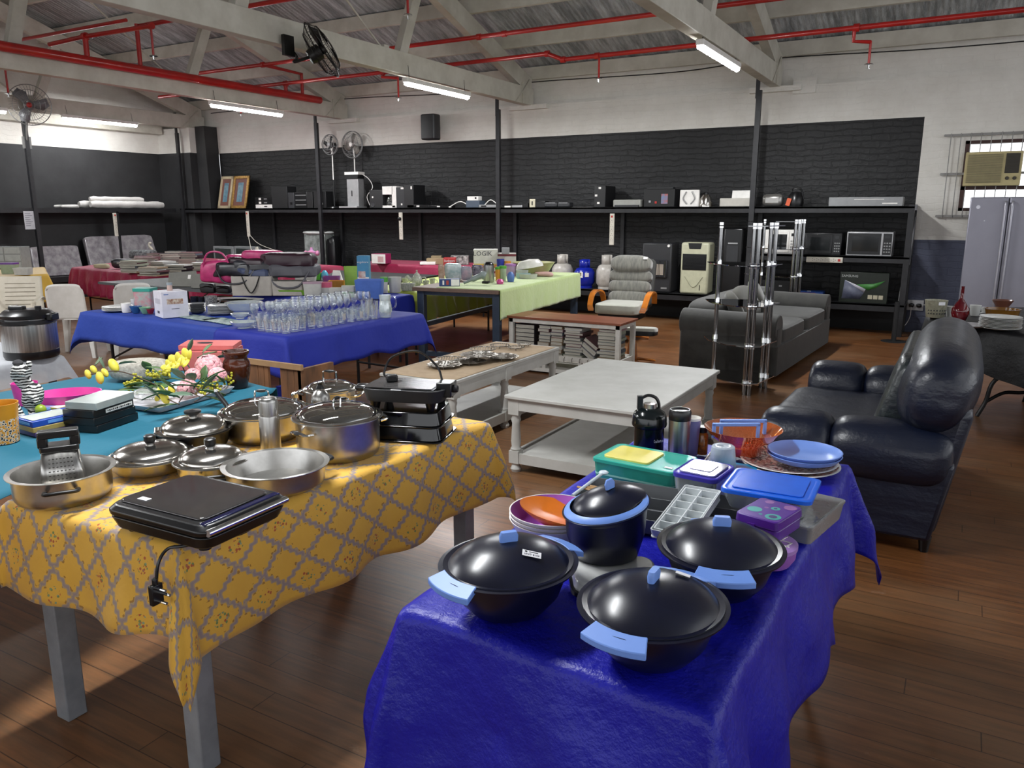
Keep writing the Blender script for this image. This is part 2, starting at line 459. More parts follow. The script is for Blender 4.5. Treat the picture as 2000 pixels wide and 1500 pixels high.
# foil-lined sloping roof
RZ = lambda y: 3.71 + .335 * (11.9 - y)
RIDGE = 4.3
b = MB(); t0 = .20
for s in (1, -1):
    ys = [RIDGE, RIDGE + s * 7.75]
    zz = [RZ(RIDGE) + t0, RZ(12.05) + t0]
    b.loft([[(-16, ys[0], zz[0]), (6, ys[0], zz[0]), (6, ys[0], zz[0] + .04), (-16, ys[0], zz[0] + .04)],
            [(-16, ys[1], zz[1]), (6, ys[1], zz[1]), (6, ys[1], zz[1] + .04), (-16, ys[1], zz[1] + .04)]])
struct('ceiling', b, FOIL)
for k in range(9):
    y = 11.93 - .93 * k
    b = MB(); b.bb(-15.4, 5.5, y - .035, y + .035, RZ(y) + .0, RZ(y) + .19)
    struct('trim_%d' % (k + 2), b, BEAM)
b = MB(); b.tube(bez([(-14, 11.9, 3.62), (-10.4, 11.88, 3.66), (-8, 11.9, 3.6), (-6.4, 11.9, 3.66), (-4, 11.9, 3.62), (-2.5, 11.88, 3.68), (0, 11.9, 3.62), (5, 11.9, 3.66)], 8), .008, 6)
solo('wall_cable', 'black cable running along the top of the white wall under the roof', 'cable', b, BLACKM)
def truss(x, lab):
    t = T('roof_truss', lab, 'truss', (x, 0, 0), 0, 'white timber roof trusses')
    b = MB(); b.bb(-.07, .07, -3.3, 11.95, 3.30, 3.565); part(t, 'bottom_chord', b, BEAM, bev=.006)
    for s in (1, -1):
        y0, y1 = RIDGE, RIDGE + s * 7.6
        b = MB(); b.loft([[(-.06, y0, RZ(RIDGE) - .27), (.06, y0, RZ(RIDGE) - .27), (.06, y0, RZ(RIDGE)), (-.06, y0, RZ(RIDGE))],
                          [(-.06, y1, RZ(11.9) - .27), (.06, y1, RZ(11.9) - .27), (.06, y1, RZ(11.9)), (-.06, y1, RZ(11.9))]])
        part(t, 'rafter', b, BEAM)
    for ya, yb in ((8.5, 8.92), (5.9, 6.4), (2.7, 2.2)):
        b = MB(); z1 = RZ(yb if yb > RIDGE else 2 * RIDGE - yb) - .2
        b.loft([[(-.05, ya - .07, 3.565), (.05, ya - .07, 3.565), (.05, ya + .09, 3.565), (-.05, ya + .09, 3.565)], [(-.05, yb - .07, z1), (.05, yb - .07, z1), (.05, yb + .09, z1), (-.05, yb + .09, z1)]])
        part(t, 'strut', b, BEAM)
    b = MB(); b.tube([(0, 8.22, 3.5), (0, 5.2, 5.55)], .012, 6); b.tube([(.02, 4.3, 3.56), (.02, 4.3, 6.1)], .012, 6)
    b.box((0, 8.2, 3.58), (.05, .1, .05)); part(t, 'tie_rod', b, BEAM)
    b = MB(); b.bb(-.085, .085, 11.55, 11.56, 3.3, 3.62); b.tube([(.075, 11.35, 3.3), (.075, 11.8, 3.68)], .012, 6); part(t, 'bolt_strap', b, BEAM)
    return t
for x, n in zip(TX, ('white timber roof truss farthest to the left, over the white rolls', 'white timber roof truss with the thick red pipe fixed along it',
                     'white timber roof truss that carries the big black fan', 'white timber roof truss nearest the window end of the wall')): truss(x, n)
# fluorescent battens
TUBE = glow('lit_tube', 'fbfdff', 45)
def batten(x, y0, z, lab, n=1.5, power=62):
    t = T('fluorescent_light', lab, 'ceiling light', (x, y0, z), 0, 'fluorescent lights under the trusses')
    b = MB(); b.bb(-.04, .04, 0, n, -.01, .045); part(t, 'housing', b, WHITE, bev=.005)
    b = MB(); P = [(-.035, -.012), (-.03, -.04), (0, -.055), (.03, -.04), (.035, -.012)]
    b.loft([[(px, .03, pz) for px, pz in P], [(px, n - .03, pz) for px, pz in P]]); part(t, 'tube', b, TUBE)
    L = bpy.data.lights.new('tube_light', 'AREA'); L.shape = 'RECTANGLE'; L.size = .07; L.size_y = n; L.energy = power; L.color = (0.97, 0.99, 1.0)
    o = bpy.data.objects.new('tube_light', L); link(o, t); o.location = (0, n / 2, -.07)
    for yy in (.1, n - .1):
        b = MB(); b.tube([(0, yy, .04), (0.0, yy - .02, .2)], .004, 5); part(t, 'hanger', b, BLACKM)
    return t
batten(-14.28, 8.85, 3.27, 'lit fluorescent light over the white rolls on the left shelf', power=12)
batten(-14.28, 6.4, 3.27, 'lit fluorescent light cut by the left edge behind the grey fan', power=12)
b = MB(); b.bb(-15.19, -14.95, -3, 11.4, 3.2, 3.45); struct('trim_12', b, BEAM)
batten(-10.3, 8.75, 3.23, 'lit fluorescent light below the end of the thick red pipe')
batten(-6.38, 8.48, 3.22, 'lit fluorescent light in the middle, right of the black fan')
batten(-2.48, 8.1, 3.22, 'lit fluorescent light on the truss near the right, brightest one')
for x, n_ in ((-10.3, 'truss with the red pipe'), (-6.38, 'truss with the black fan'), (-2.48, 'truss nearest the window')): batten(x, 1.2, 3.22, 'lit fluorescent light near the viewer on the ' + n_, power=60)
b = MB()
# ------------------------------------------------------------ red fire pipes
RED = mat('red_pipe_paint', 'b3201b', 0.3, c2='9c1a17', ns=4, coat=.3)
def sprinkler(t, x, y, z0, z1):
    b = MB(); b.tube([(x, y, z0), (x, y, z1)], .014, 8); part(t, 'drop_pipe', b, RED)
    b = MB(); b.cyl((x, y, z1), (x, y, z1 - .012), .045, .05, 16); b.cyl((x, y, z1 - .012), (x, y, z1 - .05), .012, .006, 8); b.cyl((x, y, z1 - .05), (x, y, z1 - .055), .022, .022, 10); part(t, 'sprinkler_head', b, CHROME)
def collar(t, pts, ax='X'):
    for (x, y, z, r) in pts:
        d = {'X': (.03, 0, 0), 'Y': (0, .03, 0), 'Z': (0, 0, .03)}[ax]
        b = MB(); b.cyl((x - d[0], y - d[1], z - d[2]), (x + d[0], y + d[1], z + d[2]), r, r, 12); part(t, 'pipe_coupling', b, RED)
XC = -10.27
t = T('sprinkler_main', 'thick dark red pipe running along the side of a roof truss', 'pipe', (0, 0, 0))
b = MB(); b.tube([(XC, -2, 3.53), (XC, 11.15, 3.55)], .062, 16); part(t, 'main_pipe', b, RED)
b = MB(); b.tube([(XC, 6.8, 3.55), (XC, 6.8, 3.84)], .035, 12); b.tube([(XC - .8, 6.8, 3.82), (XC, 6.8, 3.84), (-9.0, 6.84, 3.84)], .028, 12)
b.tube([(XC, 7.58, 3.55), (XC, 7.58, 4.14)], .03, 12); part(t, 'riser', b, RED)
collar(t, [(XC, 6.8, 3.84, .05), (-9.0, 6.84, 3.84, .04)]); sprinkler(t, -9.0, 6.84, 3.84, 3.5)
b = MB(); b.tube([(XC, 10.33, 3.55), (XC, 10.33, 3.72)], .032, 12); b.tube([(XC, 10.72, 3.55), (XC, 10.72, 3.93), (XC, 9.85, 3.95)], .03, 12); part(t, 'riser', b, RED)
collar(t, [(XC, 10.33, 3.72, .05), (XC, 9.85, 3.95, .045)])
t = T('sprinkler_pipe', 'red sprinkler pipe nearest the wall, kinked above the gas bottles', 'pipe', (0, 0, 0))
b = MB(); b.tube([(-13.5, 10.3, 3.72), (XC, 10.3, 3.72), (-5.2, 10.12, 3.70), (-4.95, 10.1, 3.60), (3, 9.95, 3.60)], .03, 12); part(t, 'pipe_run', b, RED)
collar(t, [(-5.2, 10.12, 3.7, .042), (-4.95, 10.1, 3.6, .042), (-4.45, 10.09, 3.6, .042), (-1.3, 10.03, 3.6, .045), (-8.1, 10.22, 3.71, .042)])
sprinkler(t, -4.42, 10.09, 3.6, 3.32)
b = MB(); b.tube([(-1.32, 10.03, 3.6), (-1.32, 10.03, 3.46), (-1.15, 10.1, 3.45)], .022, 10); part(t, 'offset_pipe', b, RED); b = MB(); b.tube([(-8.05, 10.22, 3.71), (-8.02, 10.1, 3.62), (-7.72, 10.1, 3.58)], .022, 10); part(t, 'offset_pipe', b, RED)
sprinkler(t, -1.15, 10.1, 3.46, 3.22); sprinkler(t, -7.72, 10.1, 3.59, 3.30); sprinkler(t, -11.35, 10.3, 3.72, 3.3)
t = T('sprinkler_pipe', 'red sprinkler pipe crossing under the rafters, second from the wall', 'pipe', (0, 0, 0))
b = MB(); b.tube([(-14, 9.9, 3.95), (XC, 9.85, 3.95), (3, 9.75, 3.95)], .03, 12); part(t, 'pipe_run', b, RED); collar(t, [(-6.1, 9.82, 3.95, .042), (-5.7, 9.82, 3.95, .042)])
t = T('sprinkler_pipe', 'dark red sprinkler pipe highest up, at the top edge of the view', 'pipe', (0, 0, 0))
b = MB(); b.tube([(XC, 7.62, 4.12), (3, 7.55, 4.12)], .03, 12); part(t, 'pipe_run', b, RED)
pp = onz(805, 30, 3.75); sprinkler(t, pp.x, 7.6, 4.12, height_at((pp.x, 7.6), 28))
# small red line at the far left
t = T('sprinkler_pipe', 'short red drop pipe by the top left edge behind the grey fan', 'pipe', (0, 0, 0))
pp = onz(12, 150, 3.5); sprinkler(t, pp.x, pp.y, 3.95, 3.28)
b = MB(); b.tube([(pp.x - 1.5, pp.y, 3.95), (pp.x + 2.8, pp.y, 3.95)], .022, 10); part(t, 'pipe_run', b, RED)

# ------------------------------------------------------------ window with bars and air conditioner
t = T('window_1', 'brown-framed window at the right end of the back wall', 'window', (0, 0, 0)); t['kind'] = 'structure'; del t['category']; del t['label']
WOOD_D = mat('dark_red_wood', '3d1f18', 0.5)
b = MB(); x0, x1, z0, z1 = -.13, 1.0, 1.616, 2.49
b.bb(x0, x0 + .05, YW, YW + .12, z0, z1); b.bb(x1 - .05, x1, YW, YW + .12, z0, z1); b.bb(x0, x1, YW, YW + .12, z1 - .04, z1); b.bb(x0, x1, YW, YW + .12, z0, z0 + .04); b.bb(x0, x1, YW, YW + .12, 1.88, 1.925)
part(t, 'window_frame', b, WOOD_D)
b = MB(); b.bb(x0 + .05, x1 - .05, YW + .1, YW + .106, z0 + .04, z1 - .04); part(t, 'window_pane', b, clear('window_glass', 'ffffff', .2, .03))
t = T('burglar_bars', 'grid of thin grey bars fixed over the window', 'window bars', (0, 0, 0))
BAR = mat('bar_paint', '8f8d8a', .5)
b = MB()
for k in range(14):
    x = -.30 + .112 * k; b.tube([(x, YW - .06, 1.53), (x, YW - .06, 2.58)], .006, 6)
part(t, 'upright_bars', b, BAR)
b = MB()
for z in (1.55, 2.08, 2.56): b.box((.5, YW - .045, z), (1.75, .012, .03)); 
for z in (1.55, 2.08, 2.56): b.bb(-.38, -.36, YW - .05, YW, z - .01, z + .01)
part(t, 'cross_bars', b, BAR)
t = T('air_conditioner', 'yellowed window air conditioner mounted behind the bars', 'air conditioner', (-.11, 11.83, 1.925))
ACM = mat('aged_cream_plastic', 'b9ab7c', .5); ACD = mat('ac_grille', '7c7358', .6); ACK = mat('ac_dark', '3a352c', .6)
b = MB(); b.bb(0, .62, 0, .5, 0, .415); part(t, 'casing', b, ACM, bev=.01)
b = MB()
for k in range(26): b.bb(.03, .41, -.012, 0, .04 + k * .0135, .046 + k * .0135)
part(t, 'grille', b, ACD)
b = MB(); b.bb(.44, .59, -.006, .0, .15, .39); 
for k in range(14): b.bb(.44, .59, -.014, -.006, .16 + k * .0165, .165 + k * .0165)
part(t, 'side_vent', b, ACK)
for xx in (.475, .555):
    b = MB(); b.cyl((xx, 0, .09), (xx, -.02, .09), .022, .018, 14); part(t, 'knob', b, ACK)
# double wall socket with plugs and cord
t = T('wall_socket', 'double wall socket with two black plugs beside the shelf end', 'socket', (-.5, YW, .30))
b = MB(); b.bb(-.1, .1, -.02, 0, 0, .14); part(t, 'face_plate', b, mat('socket_grey', 'b9b9ba', .4), bev=.004)
for xx in (-.045, .045):
    b = MB(); b.sq((xx, -.045, .07), (.065, .05, .055), .6, 14, 8); part(t, 'plug', b, BLACK)
b = MB(); b.tube(bez([(-.045, -.06, .06), (-.05, -.07, -.1), (-.12, -.06, -.22), (-.2, -.05, -.1), (-.2, -.04, .3), (-.14, -.04, .6), (-.16, -.04, .95)], 6), .005, 5); b.tube([(.1, -.01, .08), (.3, -.01, .08)], .006, 5); part(t, 'cord', b, WHITE)
# ============================================================ SHELVING
SHB = mat('shelf_black_paint', '17171a', 0.45, c2='232326', bs=.2, bscale=30)
ZT, ZM, ZL = 1.675, 1.035, .42
YF = 11.36
t = T('wall_shelving', 'long black wall shelving with tall posts along the back wall', 'shelving', (0, 0, 0))
def board(t, x0, x1, y0, y1, zt, th=.085):
    b = MB(); b.bb(x0, x1, y0, y1, zt - .03, zt); b.bb(x0, x1, y0, y0 + .04, zt - th, zt); part(t, 'shelf_board', b, SHB, bev=.003)
PX = [-14.42, -10.575, -6.7, -2.62]
for a, c in zip([-14.55] + PX[1:], PX[1:] + [-.6]):
    board(t, a, c, YF, YW, ZT); board(t, a, c, YF, YW, ZL, .1)
board(t, -2.62, -.6, YF, YW, ZM)
for x in PX:
    b = MB(); b.bb(x - .035, x + .035, YF - .04, YF + .01, 0, 3.2); b.bb(x - .05, x, YF - .02, YF + .01, 3.1, 3.6); part(t, 'post', b, SHB)
    b = MB(); b.bb(x - .03, x + .03, YW - .06, YW, 0, ZT); part(t, 'back_post', b, SHB)
for y in (YF, YW - .07):
    b = MB(); b.bb(-.67, -.6, y, y + .06, 0, ZT + .02); part(t, 'end_post', b, SHB)
b = MB(); b.tube([(-.6, YF + .03, ZM - .1), (-.6, YF + .4, ZM + .5)], .012, 6); b.bb(-.6, -.575, YF, YF + .06, ZT - .05, ZT + .02); part(t, 'corner_bracket', b, mat('grey_bracket', '6b6b6e', .5))
for x in (-12.4, -8.7, -4.75):
    b = MB(); b.bb(x - .03, x + .03, YW - .05, YW - .005, 0, ZT - .03); part(t, 'upright', b, SHB)
b = MB(); b.bb(-14.2, -.63, YW - .03, YW - .005, 0, .32); part(t, 'back_board', b, BLACKM)
t = T('wall_shelving', 'black shelving on the left wall with the white rolls on top', 'shelving', (0, 0, 0))
XL = -14.6
for y0, y1 in ((2, 8.35), (8.35, 11.3)):
    b = MB(); b.bb(-15.18, XL, y0, y1, ZT - .03, ZT); b.bb(XL - .04, XL, y0, y1, ZT - .085, ZT); part(t, 'shelf_board', b, SHB)
    b = MB(); b.bb(-15.18, XL, y0, y1, .39, .42); b.bb(XL - .04, XL, y0, y1, .32, .42); part(t, 'shelf_board', b, SHB)
b = MB(); b.bb(XL - .03, XL + .03, 8.31, 8.38, 0, 3.2); part(t, 'post', b, SHB)
for y in (6.6, 9.95):
    b = MB(); b.bb(XL - .03, XL, y - .02, y + .02, .4, ZT - .06); part(t, 'upright', b, SHB)
b = MB(); b.bb(XL - .1, XL - .07, 2, 11.3, 0, .32); part(t, 'kick_board', b, BLACKM)

# ============================================================ TABLES AND CLOTHS
GREYM = mat('grey_painted_metal', '8d9094', .45, c2='7d8084')
def sheet(quad, z, dn, dr, df, dl, step=.035, wave=.02, freq=14, seed=0, flare=.10, wr=.002, hem=.012):
    """cloth lying on a quad (near-left, near-right, far-right, far-left) and hanging over its edges"""
    NL, NR, FR, FL = [Vector((q[0], q[1], 0)) for q in quad]
    W = ((NR - NL).length + (FR - FL).length) / 2; L = ((FL - NL).length + (FR - NR).length) / 2
    ax = ((NR - NL) + (FR - FL)).normalized(); ay = ((FL - NL) + (FR - NR)).normalized()
    nu = max(4, int((W + dl + dr) / step)); nv = max(4, int((L + dn + df) / step))
    def fn(u, v):
        s = -dl + u * (W + dl + dr); t_ = -dn + v * (L + dn + df)
        ss = min(max(s, 0), W); tt = min(max(t_, 0), L); ex = s - ss; ey = t_ - tt
        a, b_ = ss / W, tt / L
        base = (NL * (1 - a) + NR * a) * (1 - b_) + (FL * (1 - a) + FR * a) * b_
        r = math.hypot(ex, ey)
        if r < 1e-6:
            edge = min(ss, W - ss, tt, L - tt)
            k = min(1, edge / .05)
            n = mnoise.noise(Vector((s * 5, t_ * 5, seed))) * wr + mnoise.noise(Vector((s * 19, t_ * 19, seed + 4))) * wr * .6
            return (base.x, base.y, z - wr * 1.5 + n * k)
        o = (ax * ex + ay * ey) / r
        al = (ss if abs(ey) > abs(ex) else tt) + math.atan2(abs(ey), abs(ex)) * .25
        dmax = {True: (dr if ex > 0 else dl), False: (df if ey > 0 else dn)}[abs(ex) > abs(ey)]
        amp = wave * min(1, r / .25)
        w = math.sin(al * freq + seed * 3 + 1.3 * math.sin(al * freq * .37 + seed)) * amp + mnoise.noise(Vector((s * 7, t_ * 7, seed + 9))) * amp * .9
        out = .012 * min(1, r / .02) + flare * r + amp + w + .19 * r * abs(2 * ex * ey) / (r * r)
        zz = r - .008 * min(1, r / .02) + mnoise.noise(Vector((al * 4, seed, 2))) * hem * 4 * (r / max(dmax, .05))
        return (base.x + o.x * out, base.y + o.y * out, z - wr - zz)
    m = MB(); m.grid(fn, nu, nv, lambda u, v: (-dl + u * (W + dl + dr), -dn + v * (L + dn + df)))
    return m
def cloth(label, quad, z, drops, material, name='tablecloth', cat='tablecloth', thick=.002, **k):
    m = sheet(quad, z, *drops, **k); o = solo(name, label, cat, m, material, angle=180)
    md = o.modifiers.new('solid', 'SOLIDIFY'); md.thickness = thick; md.offset = -1
    return o
def rectq(x0, x1, y0, y1): return [(x0, y0), (x1, y0), (x1, y1), (x0, y1)]
def table(name, label, quad, z, legs='square', leg=.06, th=.03, inset=.05, topm=None, legm=None, group=None, cat='table'):
    t = T(name, label, cat, (0, 0, 0), 0, group); topm = topm or WHITE; legm = legm or GREYM
    b = MB(); P = [Vector(q) for q in quad]; c = sum((Vector((q.x, q.y)) for q in P), Vector((0, 0))) / 4
    Q = [(q.x + (c.x - q.x) * .012, q.y + (c.y - q.y) * .012) for q in P]
    b.loft([[(x, y, z - th - .006) for x, y in Q], [(x, y, z - .006) for x, y in Q]]); part(t, 'tabletop', b, topm)
    L = []
    for q in P:
        d = (c - Vector((q.x, q.y))); d2 = Vector((math.copysign(inset, d.x), math.copysign(inset, d.y)))
        L.append((q.x + d2.x, q.y + d2.y))
    if legs == 'square':
        for x, y in L:
            b = MB(); b.bb(x - leg / 2, x + leg / 2, y - leg / 2, y + leg / 2, 0, z - th - .006); part(t, 'leg', b, legm, bev=.004)
        b = MB()
        for (x, y), (x2, y2) in zip(L, L[1:] + L[:1]):
            b.loft([[(x, y, z - th - .07), (x, y, z - th - .008), (x + .02, y + .02, z - th - .008), (x + .02, y + .02, z - th - .07)], [(x2, y2, z - th - .07), (x2, y2, z - th - .008), (x2 + .02, y2 + .02, z - th - .008), (x2 + .02, y2 + .02, z - th - .07)]])
        part(t, 'apron', b, legm)
    else:   # folding tube legs
        for x, y in L:
            b = MB(); b.tube([(x, y, 0), (x, y, z - th - .006)], .014, 8); part(t, 'leg', b, legm)
        for a, c2 in ((0, 1), (3, 2)):
            b = MB(); b.tube([(L[a][0], L[a][1], .25), (L[c2][0], L[c2][1], .25)], .01, 8)
            b.tube([(L[a][0], L[a][1], .3), ((L[a][0] + L[c2][0]) / 2, (L[a][1] * .6 + L[3 - a if a == 0 else 0][1] * .4), z - th - .01)], .009, 8); part(t, 'brace', b, legm)
    return t

# yellow lattice cloth
def lattice():
    m, nt, p = newmat('yellow_lattice_cotton')
    uv = nt.nodes.new('ShaderNodeUVMap').outputs[0]
    sx = nt.nodes.new('ShaderNodeSeparateXYZ'); nt.links.new(uv, sx.inputs[0])
    U = E(nt, sx.outputs[0]); V = E(nt, sx.outputs[1])
    u = U / .125; v = V / .165
    p1 = u + v; p2 = u - v
    wob = .035
    a = (p1 + (p2 * 25.1).sin() * wob).fract() - .5; a = a.abs()
    c_ = (p2 + (p1 * 25.1).sin() * wob).fract() - .5; c_ = c_.abs()
    d = (a * -1 + .5).min(c_ * -1 + .5)                # distance to lattice lines
    line = d.lt(.085)
    core = d.lt(.045); rim = line - core
    vor = nt.nodes.new('ShaderNodeTexVoronoi'); vor.inputs['Scale'].default_value = 62; nt.links.new(uv, vor.inputs['Vector'])
    dots = E(nt, vor.outputs['Distance']).lt(.33) * d.gt(.085) * d.lt(.15)
    cx = p1.fract() - .5; cy = p2.fract() - .5
    cell = ((p1.floor() + p2.floor()).mod(3.0)).lt(.5)
    rr_ = (cx * cx + cy * cy).sqrt()
    v2 = nt.nodes.new('ShaderNodeTexVoronoi'); v2.inputs['Scale'].default_value = 95; nt.links.new(uv, v2.inputs['Vector'])
    fl = rr_.lt(.24) * cell * E(nt, v2.outputs['Distance']).lt(.42)
    n = noise(nt, uv, 9, 3); base = mixc(nt, n, 'e4b340', 'd4a035')
    c = mixc(nt, line * .85, base, 'a3927a'); c = mixc(nt, core * E(nt, vor.outputs['Distance']).gt(.3) * .8, c, '8f7f84')
    c = mixc(nt, dots * .7, c, '7a4f22')
    fcol = ramp(nt, E(nt, v2.outputs['Color']), [(0.3, '4e7a4a'), (0.5, '7fa08a'), (0.62, 'a8392c')])
    c = mixc(nt, fl * .85, c, fcol)
    nt.links.new(c, p.inputs['Base Color']); p.inputs['Roughness'].default_value = .75; p.inputs['Sheen Weight'].default_value = .2
    bump(nt, p, E(nt, noise(nt, uv, 3, 5, .6)) * 1.0, .35, .03)
    return m
YELC = lattice()
def satin(name, col, c2, rough=.42, bs=.6, sheen=.4, bscale=5, st=None):
    m, nt, p = newmat(name); v = coords(nt); n = noise(nt, v, 2.2, 3)
    nt.links.new(mixc(nt, n, col, c2), p.inputs['Base Color']); p.inputs['Roughness'].default_value = rough
    p.inputs['Sheen Weight'].default_value = sheen; p.inputs['Specular IOR Level'].default_value = .4
    h = E(nt, noise(nt, v, bscale, 7, .62, st)) * 1.0 + E(nt, noise(nt, v, bscale * 3.7, 4, .6)) * .2
    bump(nt, p, h, bs, .03); return m
BLUEC = satin('royal_blue_lining', '1214a2', '0f118c', .42, .8, 0, 3.6)
TEALC = satin('teal_cloth', '1a6379', '185c71', .8, .15, 0)
NAVYC = satin('blue_table_cloth', '1b3a92', '183385', .7, .3, 0)
NAVYC2 = satin('deep_blue_table_cloth', '152590', '132182', .7, .3, 0)
PINKC = satin('dark_pink_cloth', '93133f', '830f37', .55, .5, .1)
PINKC2 = satin('wine_pink_cloth', '93133f', '7a0f36', .55, .4, .1)
LIMEC = satin('lime_cloth', 'a7b344', '95a23a', .7, .4)
LIMEC2 = satin('pale_green_towelling', 'aebf80', 'a0b272', .9, .35, bscale=14)
YELL = satin('mustard_cloth', 'c9a030', 'bb932b', .6, .3)
GREYC = satin('grey_tulle', '9c9ea2', '8f9195', .7, .3)
BLKC = satin('black_satin', '08080a', '0c0c10', .5, .4, 0)

QY = [(-2.44, 1.20), (-1.72, 1.245), (-1.66, 2.70), (-2.42, 2.70)]
table('display_table', 'grey square-legged table under the yellow patterned cloth', QY, .745, leg=.065, inset=.07)
cloth('yellow cloth with a grey lattice and flower print draped over the pots table', QY, .75, (.28, .33, .2, .04), YELC, step=.02, wave=.014, freq=11, seed=3, flare=.06, hem=.008, thick=.0015)
QB = [(-1.03, 1.325), (-.315, 1.285), (-.29, 2.95), (-1.06, 2.95)]
table('display_table', 'folding table under the shiny royal blue cloth with navy pots', QB, .700, legs='tube', inset=.12, legm=GREYM, topm=GREYM)
cloth('shiny royal blue cloth draped over the table of plasticware, nearest the viewer', QB, .72, (.40, .37, .33, .24), BLUEC, step=.02, wave=.022, freq=13, seed=5, flare=.10, wr=.006, hem=.02, thick=.0015)
QT = [(-4.0, 1.17), (-2.50, 1.17), (-2.93, 2.74), (-4.0, 2.9)]
table('display_table', 'table under the teal cloth at the left', [(-3.98, 1.22), (-2.95, 1.22), (-2.95, 2.7), (-3.98, 2.8)], .745)
cloth('teal cloth laid over the table with the flowers and games', QT, .75, (.02, .02, .22, .2), TEALC, step=.04, wave=.008, seed=1)
QO = [(-3.5, .30), (-2.52, .30), (-2.50, 1.13), (-3.5, 1.13)]
table('display_table', 'table at the left edge under the second yellow cloth', QO, .745)
cloth('orange-yellow cloth hanging at the left edge beside the lattice cloth', QO, .752, (.2, .30, .0, .2), YELC, step=.03, wave=.02, seed=8, flare=.02)
QG1 = [(-6.80, 4.19), (-4.9, 4.07), (-4.88, 4.95), (-6.75, 5.0)]
FOLDM = mat('dark_tube_metal', '1b1b1e', .4, .3)
table('folding_table', 'folding table with crockery under the left blue cloth', QG1, .735, legs='tube', inset=.15, legm=FOLDM)
cloth('blue cloth over the crockery table, left of the glassware', QG1, .74, (.26, .03, .25, .30), NAVYC, seed=2, wave=.012, freq=9, flare=.08, hem=.006)
QG2 = [(-4.86, 4.03), (-4.10, 3.99), (-4.06, 5.55), (-4.86, 5.6)]
table('folding_table', 'folding table crowded with glassware', QG2, .735, legs='tube', inset=.1, legm=FOLDM)
cloth('blue cloth under the crowd of drinking glasses', QG2, .742, (.28, .27, .25, .02), NAVYC2, seed=4, wave=.012, freq=10, flare=.10)
QG3 = [(-6.9, 6.0), (-5.2, 6.2), (-5.14, 6.85), (-6.9, 6.9)]
table('folding_table', 'folding table of plastic kitchen boxes behind the glassware', QG3, .735, legs='tube', inset=.1, legm=FOLDM)
cloth('dark blue cloth under the light blue tub, behind the glasses', QG3, .74, (.33, .3, .02, .2), NAVYC2, seed=6, wave=.012, freq=9, flare=.05)
QG4 = [(-6.0, 7.08), (-5.24, 7.08), (-5.5, 9.3), (-6.3, 9.35)]
table('folding_table', 'dark-topped table behind the plastic boxes', [(-6.85, 6.95), (-6.15, 6.95), (-6.4, 9.2), (-8.3, 9.2)], .742, legs='tube', inset=.15, legm=FOLDM, topm=BLACKM)
table('folding_table', 'folding table with the porcelain under the lime cloth', QG4, .735, legs='tube', inset=.1, legm=FOLDM)
cloth('lime green cloth hanging beyond the blue tables', QG4, .74, (.42, .36, .2, .3), LIMEC, seed=7, wave=.03, freq=22, flare=.05)
QP1 = [(-12.35, 7.5), (-10.45, 7.35), (-9.5, 9.6), (-11.6, 9.9)]
QP1 = [(-12.4, 7.56), (-10.3, 7.3), (-8.9, 10.0), (-14.0, 10.6)]
table('folding_table', 'folding table of books under the dark pink cloth at the left', QP1, .735, legs='tube', inset=.15, legm=FOLDM)
cloth('dark pink cloth over the table of stacked books at the left', QP1, .74, (.42, .4, .3, .42), PINKC, seed=9, wave=.035, freq=12, flare=.06)
QP2 = [(-8.82, 10.3), (-6.3, 10.3), (-6.3, 11.2), (-8.82, 11.2)]
table('folding_table', 'folding table under the wine pink cloth against the shelving', QP2, .775, legs='tube', inset=.15, legm=FOLDM)
cloth('wine pink cloth over the table against the back shelving', QP2, .78, (.34, .3, .1, .25), PINKC2, seed=10, wave=.02, freq=8, flare=.05)
QLY = [(-12.9, 5.3), (-11.5, 5.5), (-11.45, 6.6), (-12.9, 7.4)]
table('folding_table', 'folding table at the far left edge under the mustard cloth', QLY, .735, legs='tube', inset=.15, legm=FOLDM)
cloth('plain mustard cloth at the far left behind the white armchair', QLY, .74, (.45, .4, .3, .2), YELL, seed=11, wave=.015, freq=6, flare=.08)
QC = [(-6.4, 2.35), (-5.25, 2.35), (-5.3, 3.08), (-6.4, 3.2)]
t = table('side_table', 'small table under the sheer grey cloth, carrying the electric cooker', QC, .645, leg=.04, legm=mat('dark_brown_wood', '3b271c', .5))
m_ = sheet(QC, .65, .18, .16, .15, .1, seed=12, wave=.014, freq=9, flare=.2)
o = solo('tablecloth', 'sheer grey cloth on the small table under the electric cooker', 'tablecloth', m_, clear('sheer_grey', 'ffffff', .2, 0, .6, .82, 'a9abb0'), angle=180)
# table with a round black cloth on the right
t = T('round_table', 'round table under a black cloth with curved iron legs', 'table', (.79, 7.36, 0))
b = MB(); b.lathe([(0, .74), (.98, .74), (.98, .765), (0, .765)], 48); part(t, 'tabletop', b, BLACKM)
IRON = mat('black_iron', '0c0c0d', .35, .4)
for k in range(4):
    a = R(200 + 90 * k); ca, sa = math.cos(a), math.sin(a)
    P = [(.1, .72), (.12, .55), (.3, .42), (.5, .3), (.55, .12), (.6, 0)]; P2 = [(.55, .12), (.42, .2), (.25, .22), (.1, .4), (.08, .6)]
    b = MB(); b.tube(bez([(r * ca, r * sa, z) for r, z in P], 5), .016, 8); b.tube(bez([(r * ca, r * sa, z) for r, z in P2], 5), .014, 8); part(t, 'leg', b, IRON)
b = MB(); N = 96; rings = []
prof = [(0.01, .778), (.5, .777), (.96, .777), (1.0, .772), (1.015, .75), (1.03, .65), (1.04, .55), (1.05, .45)]
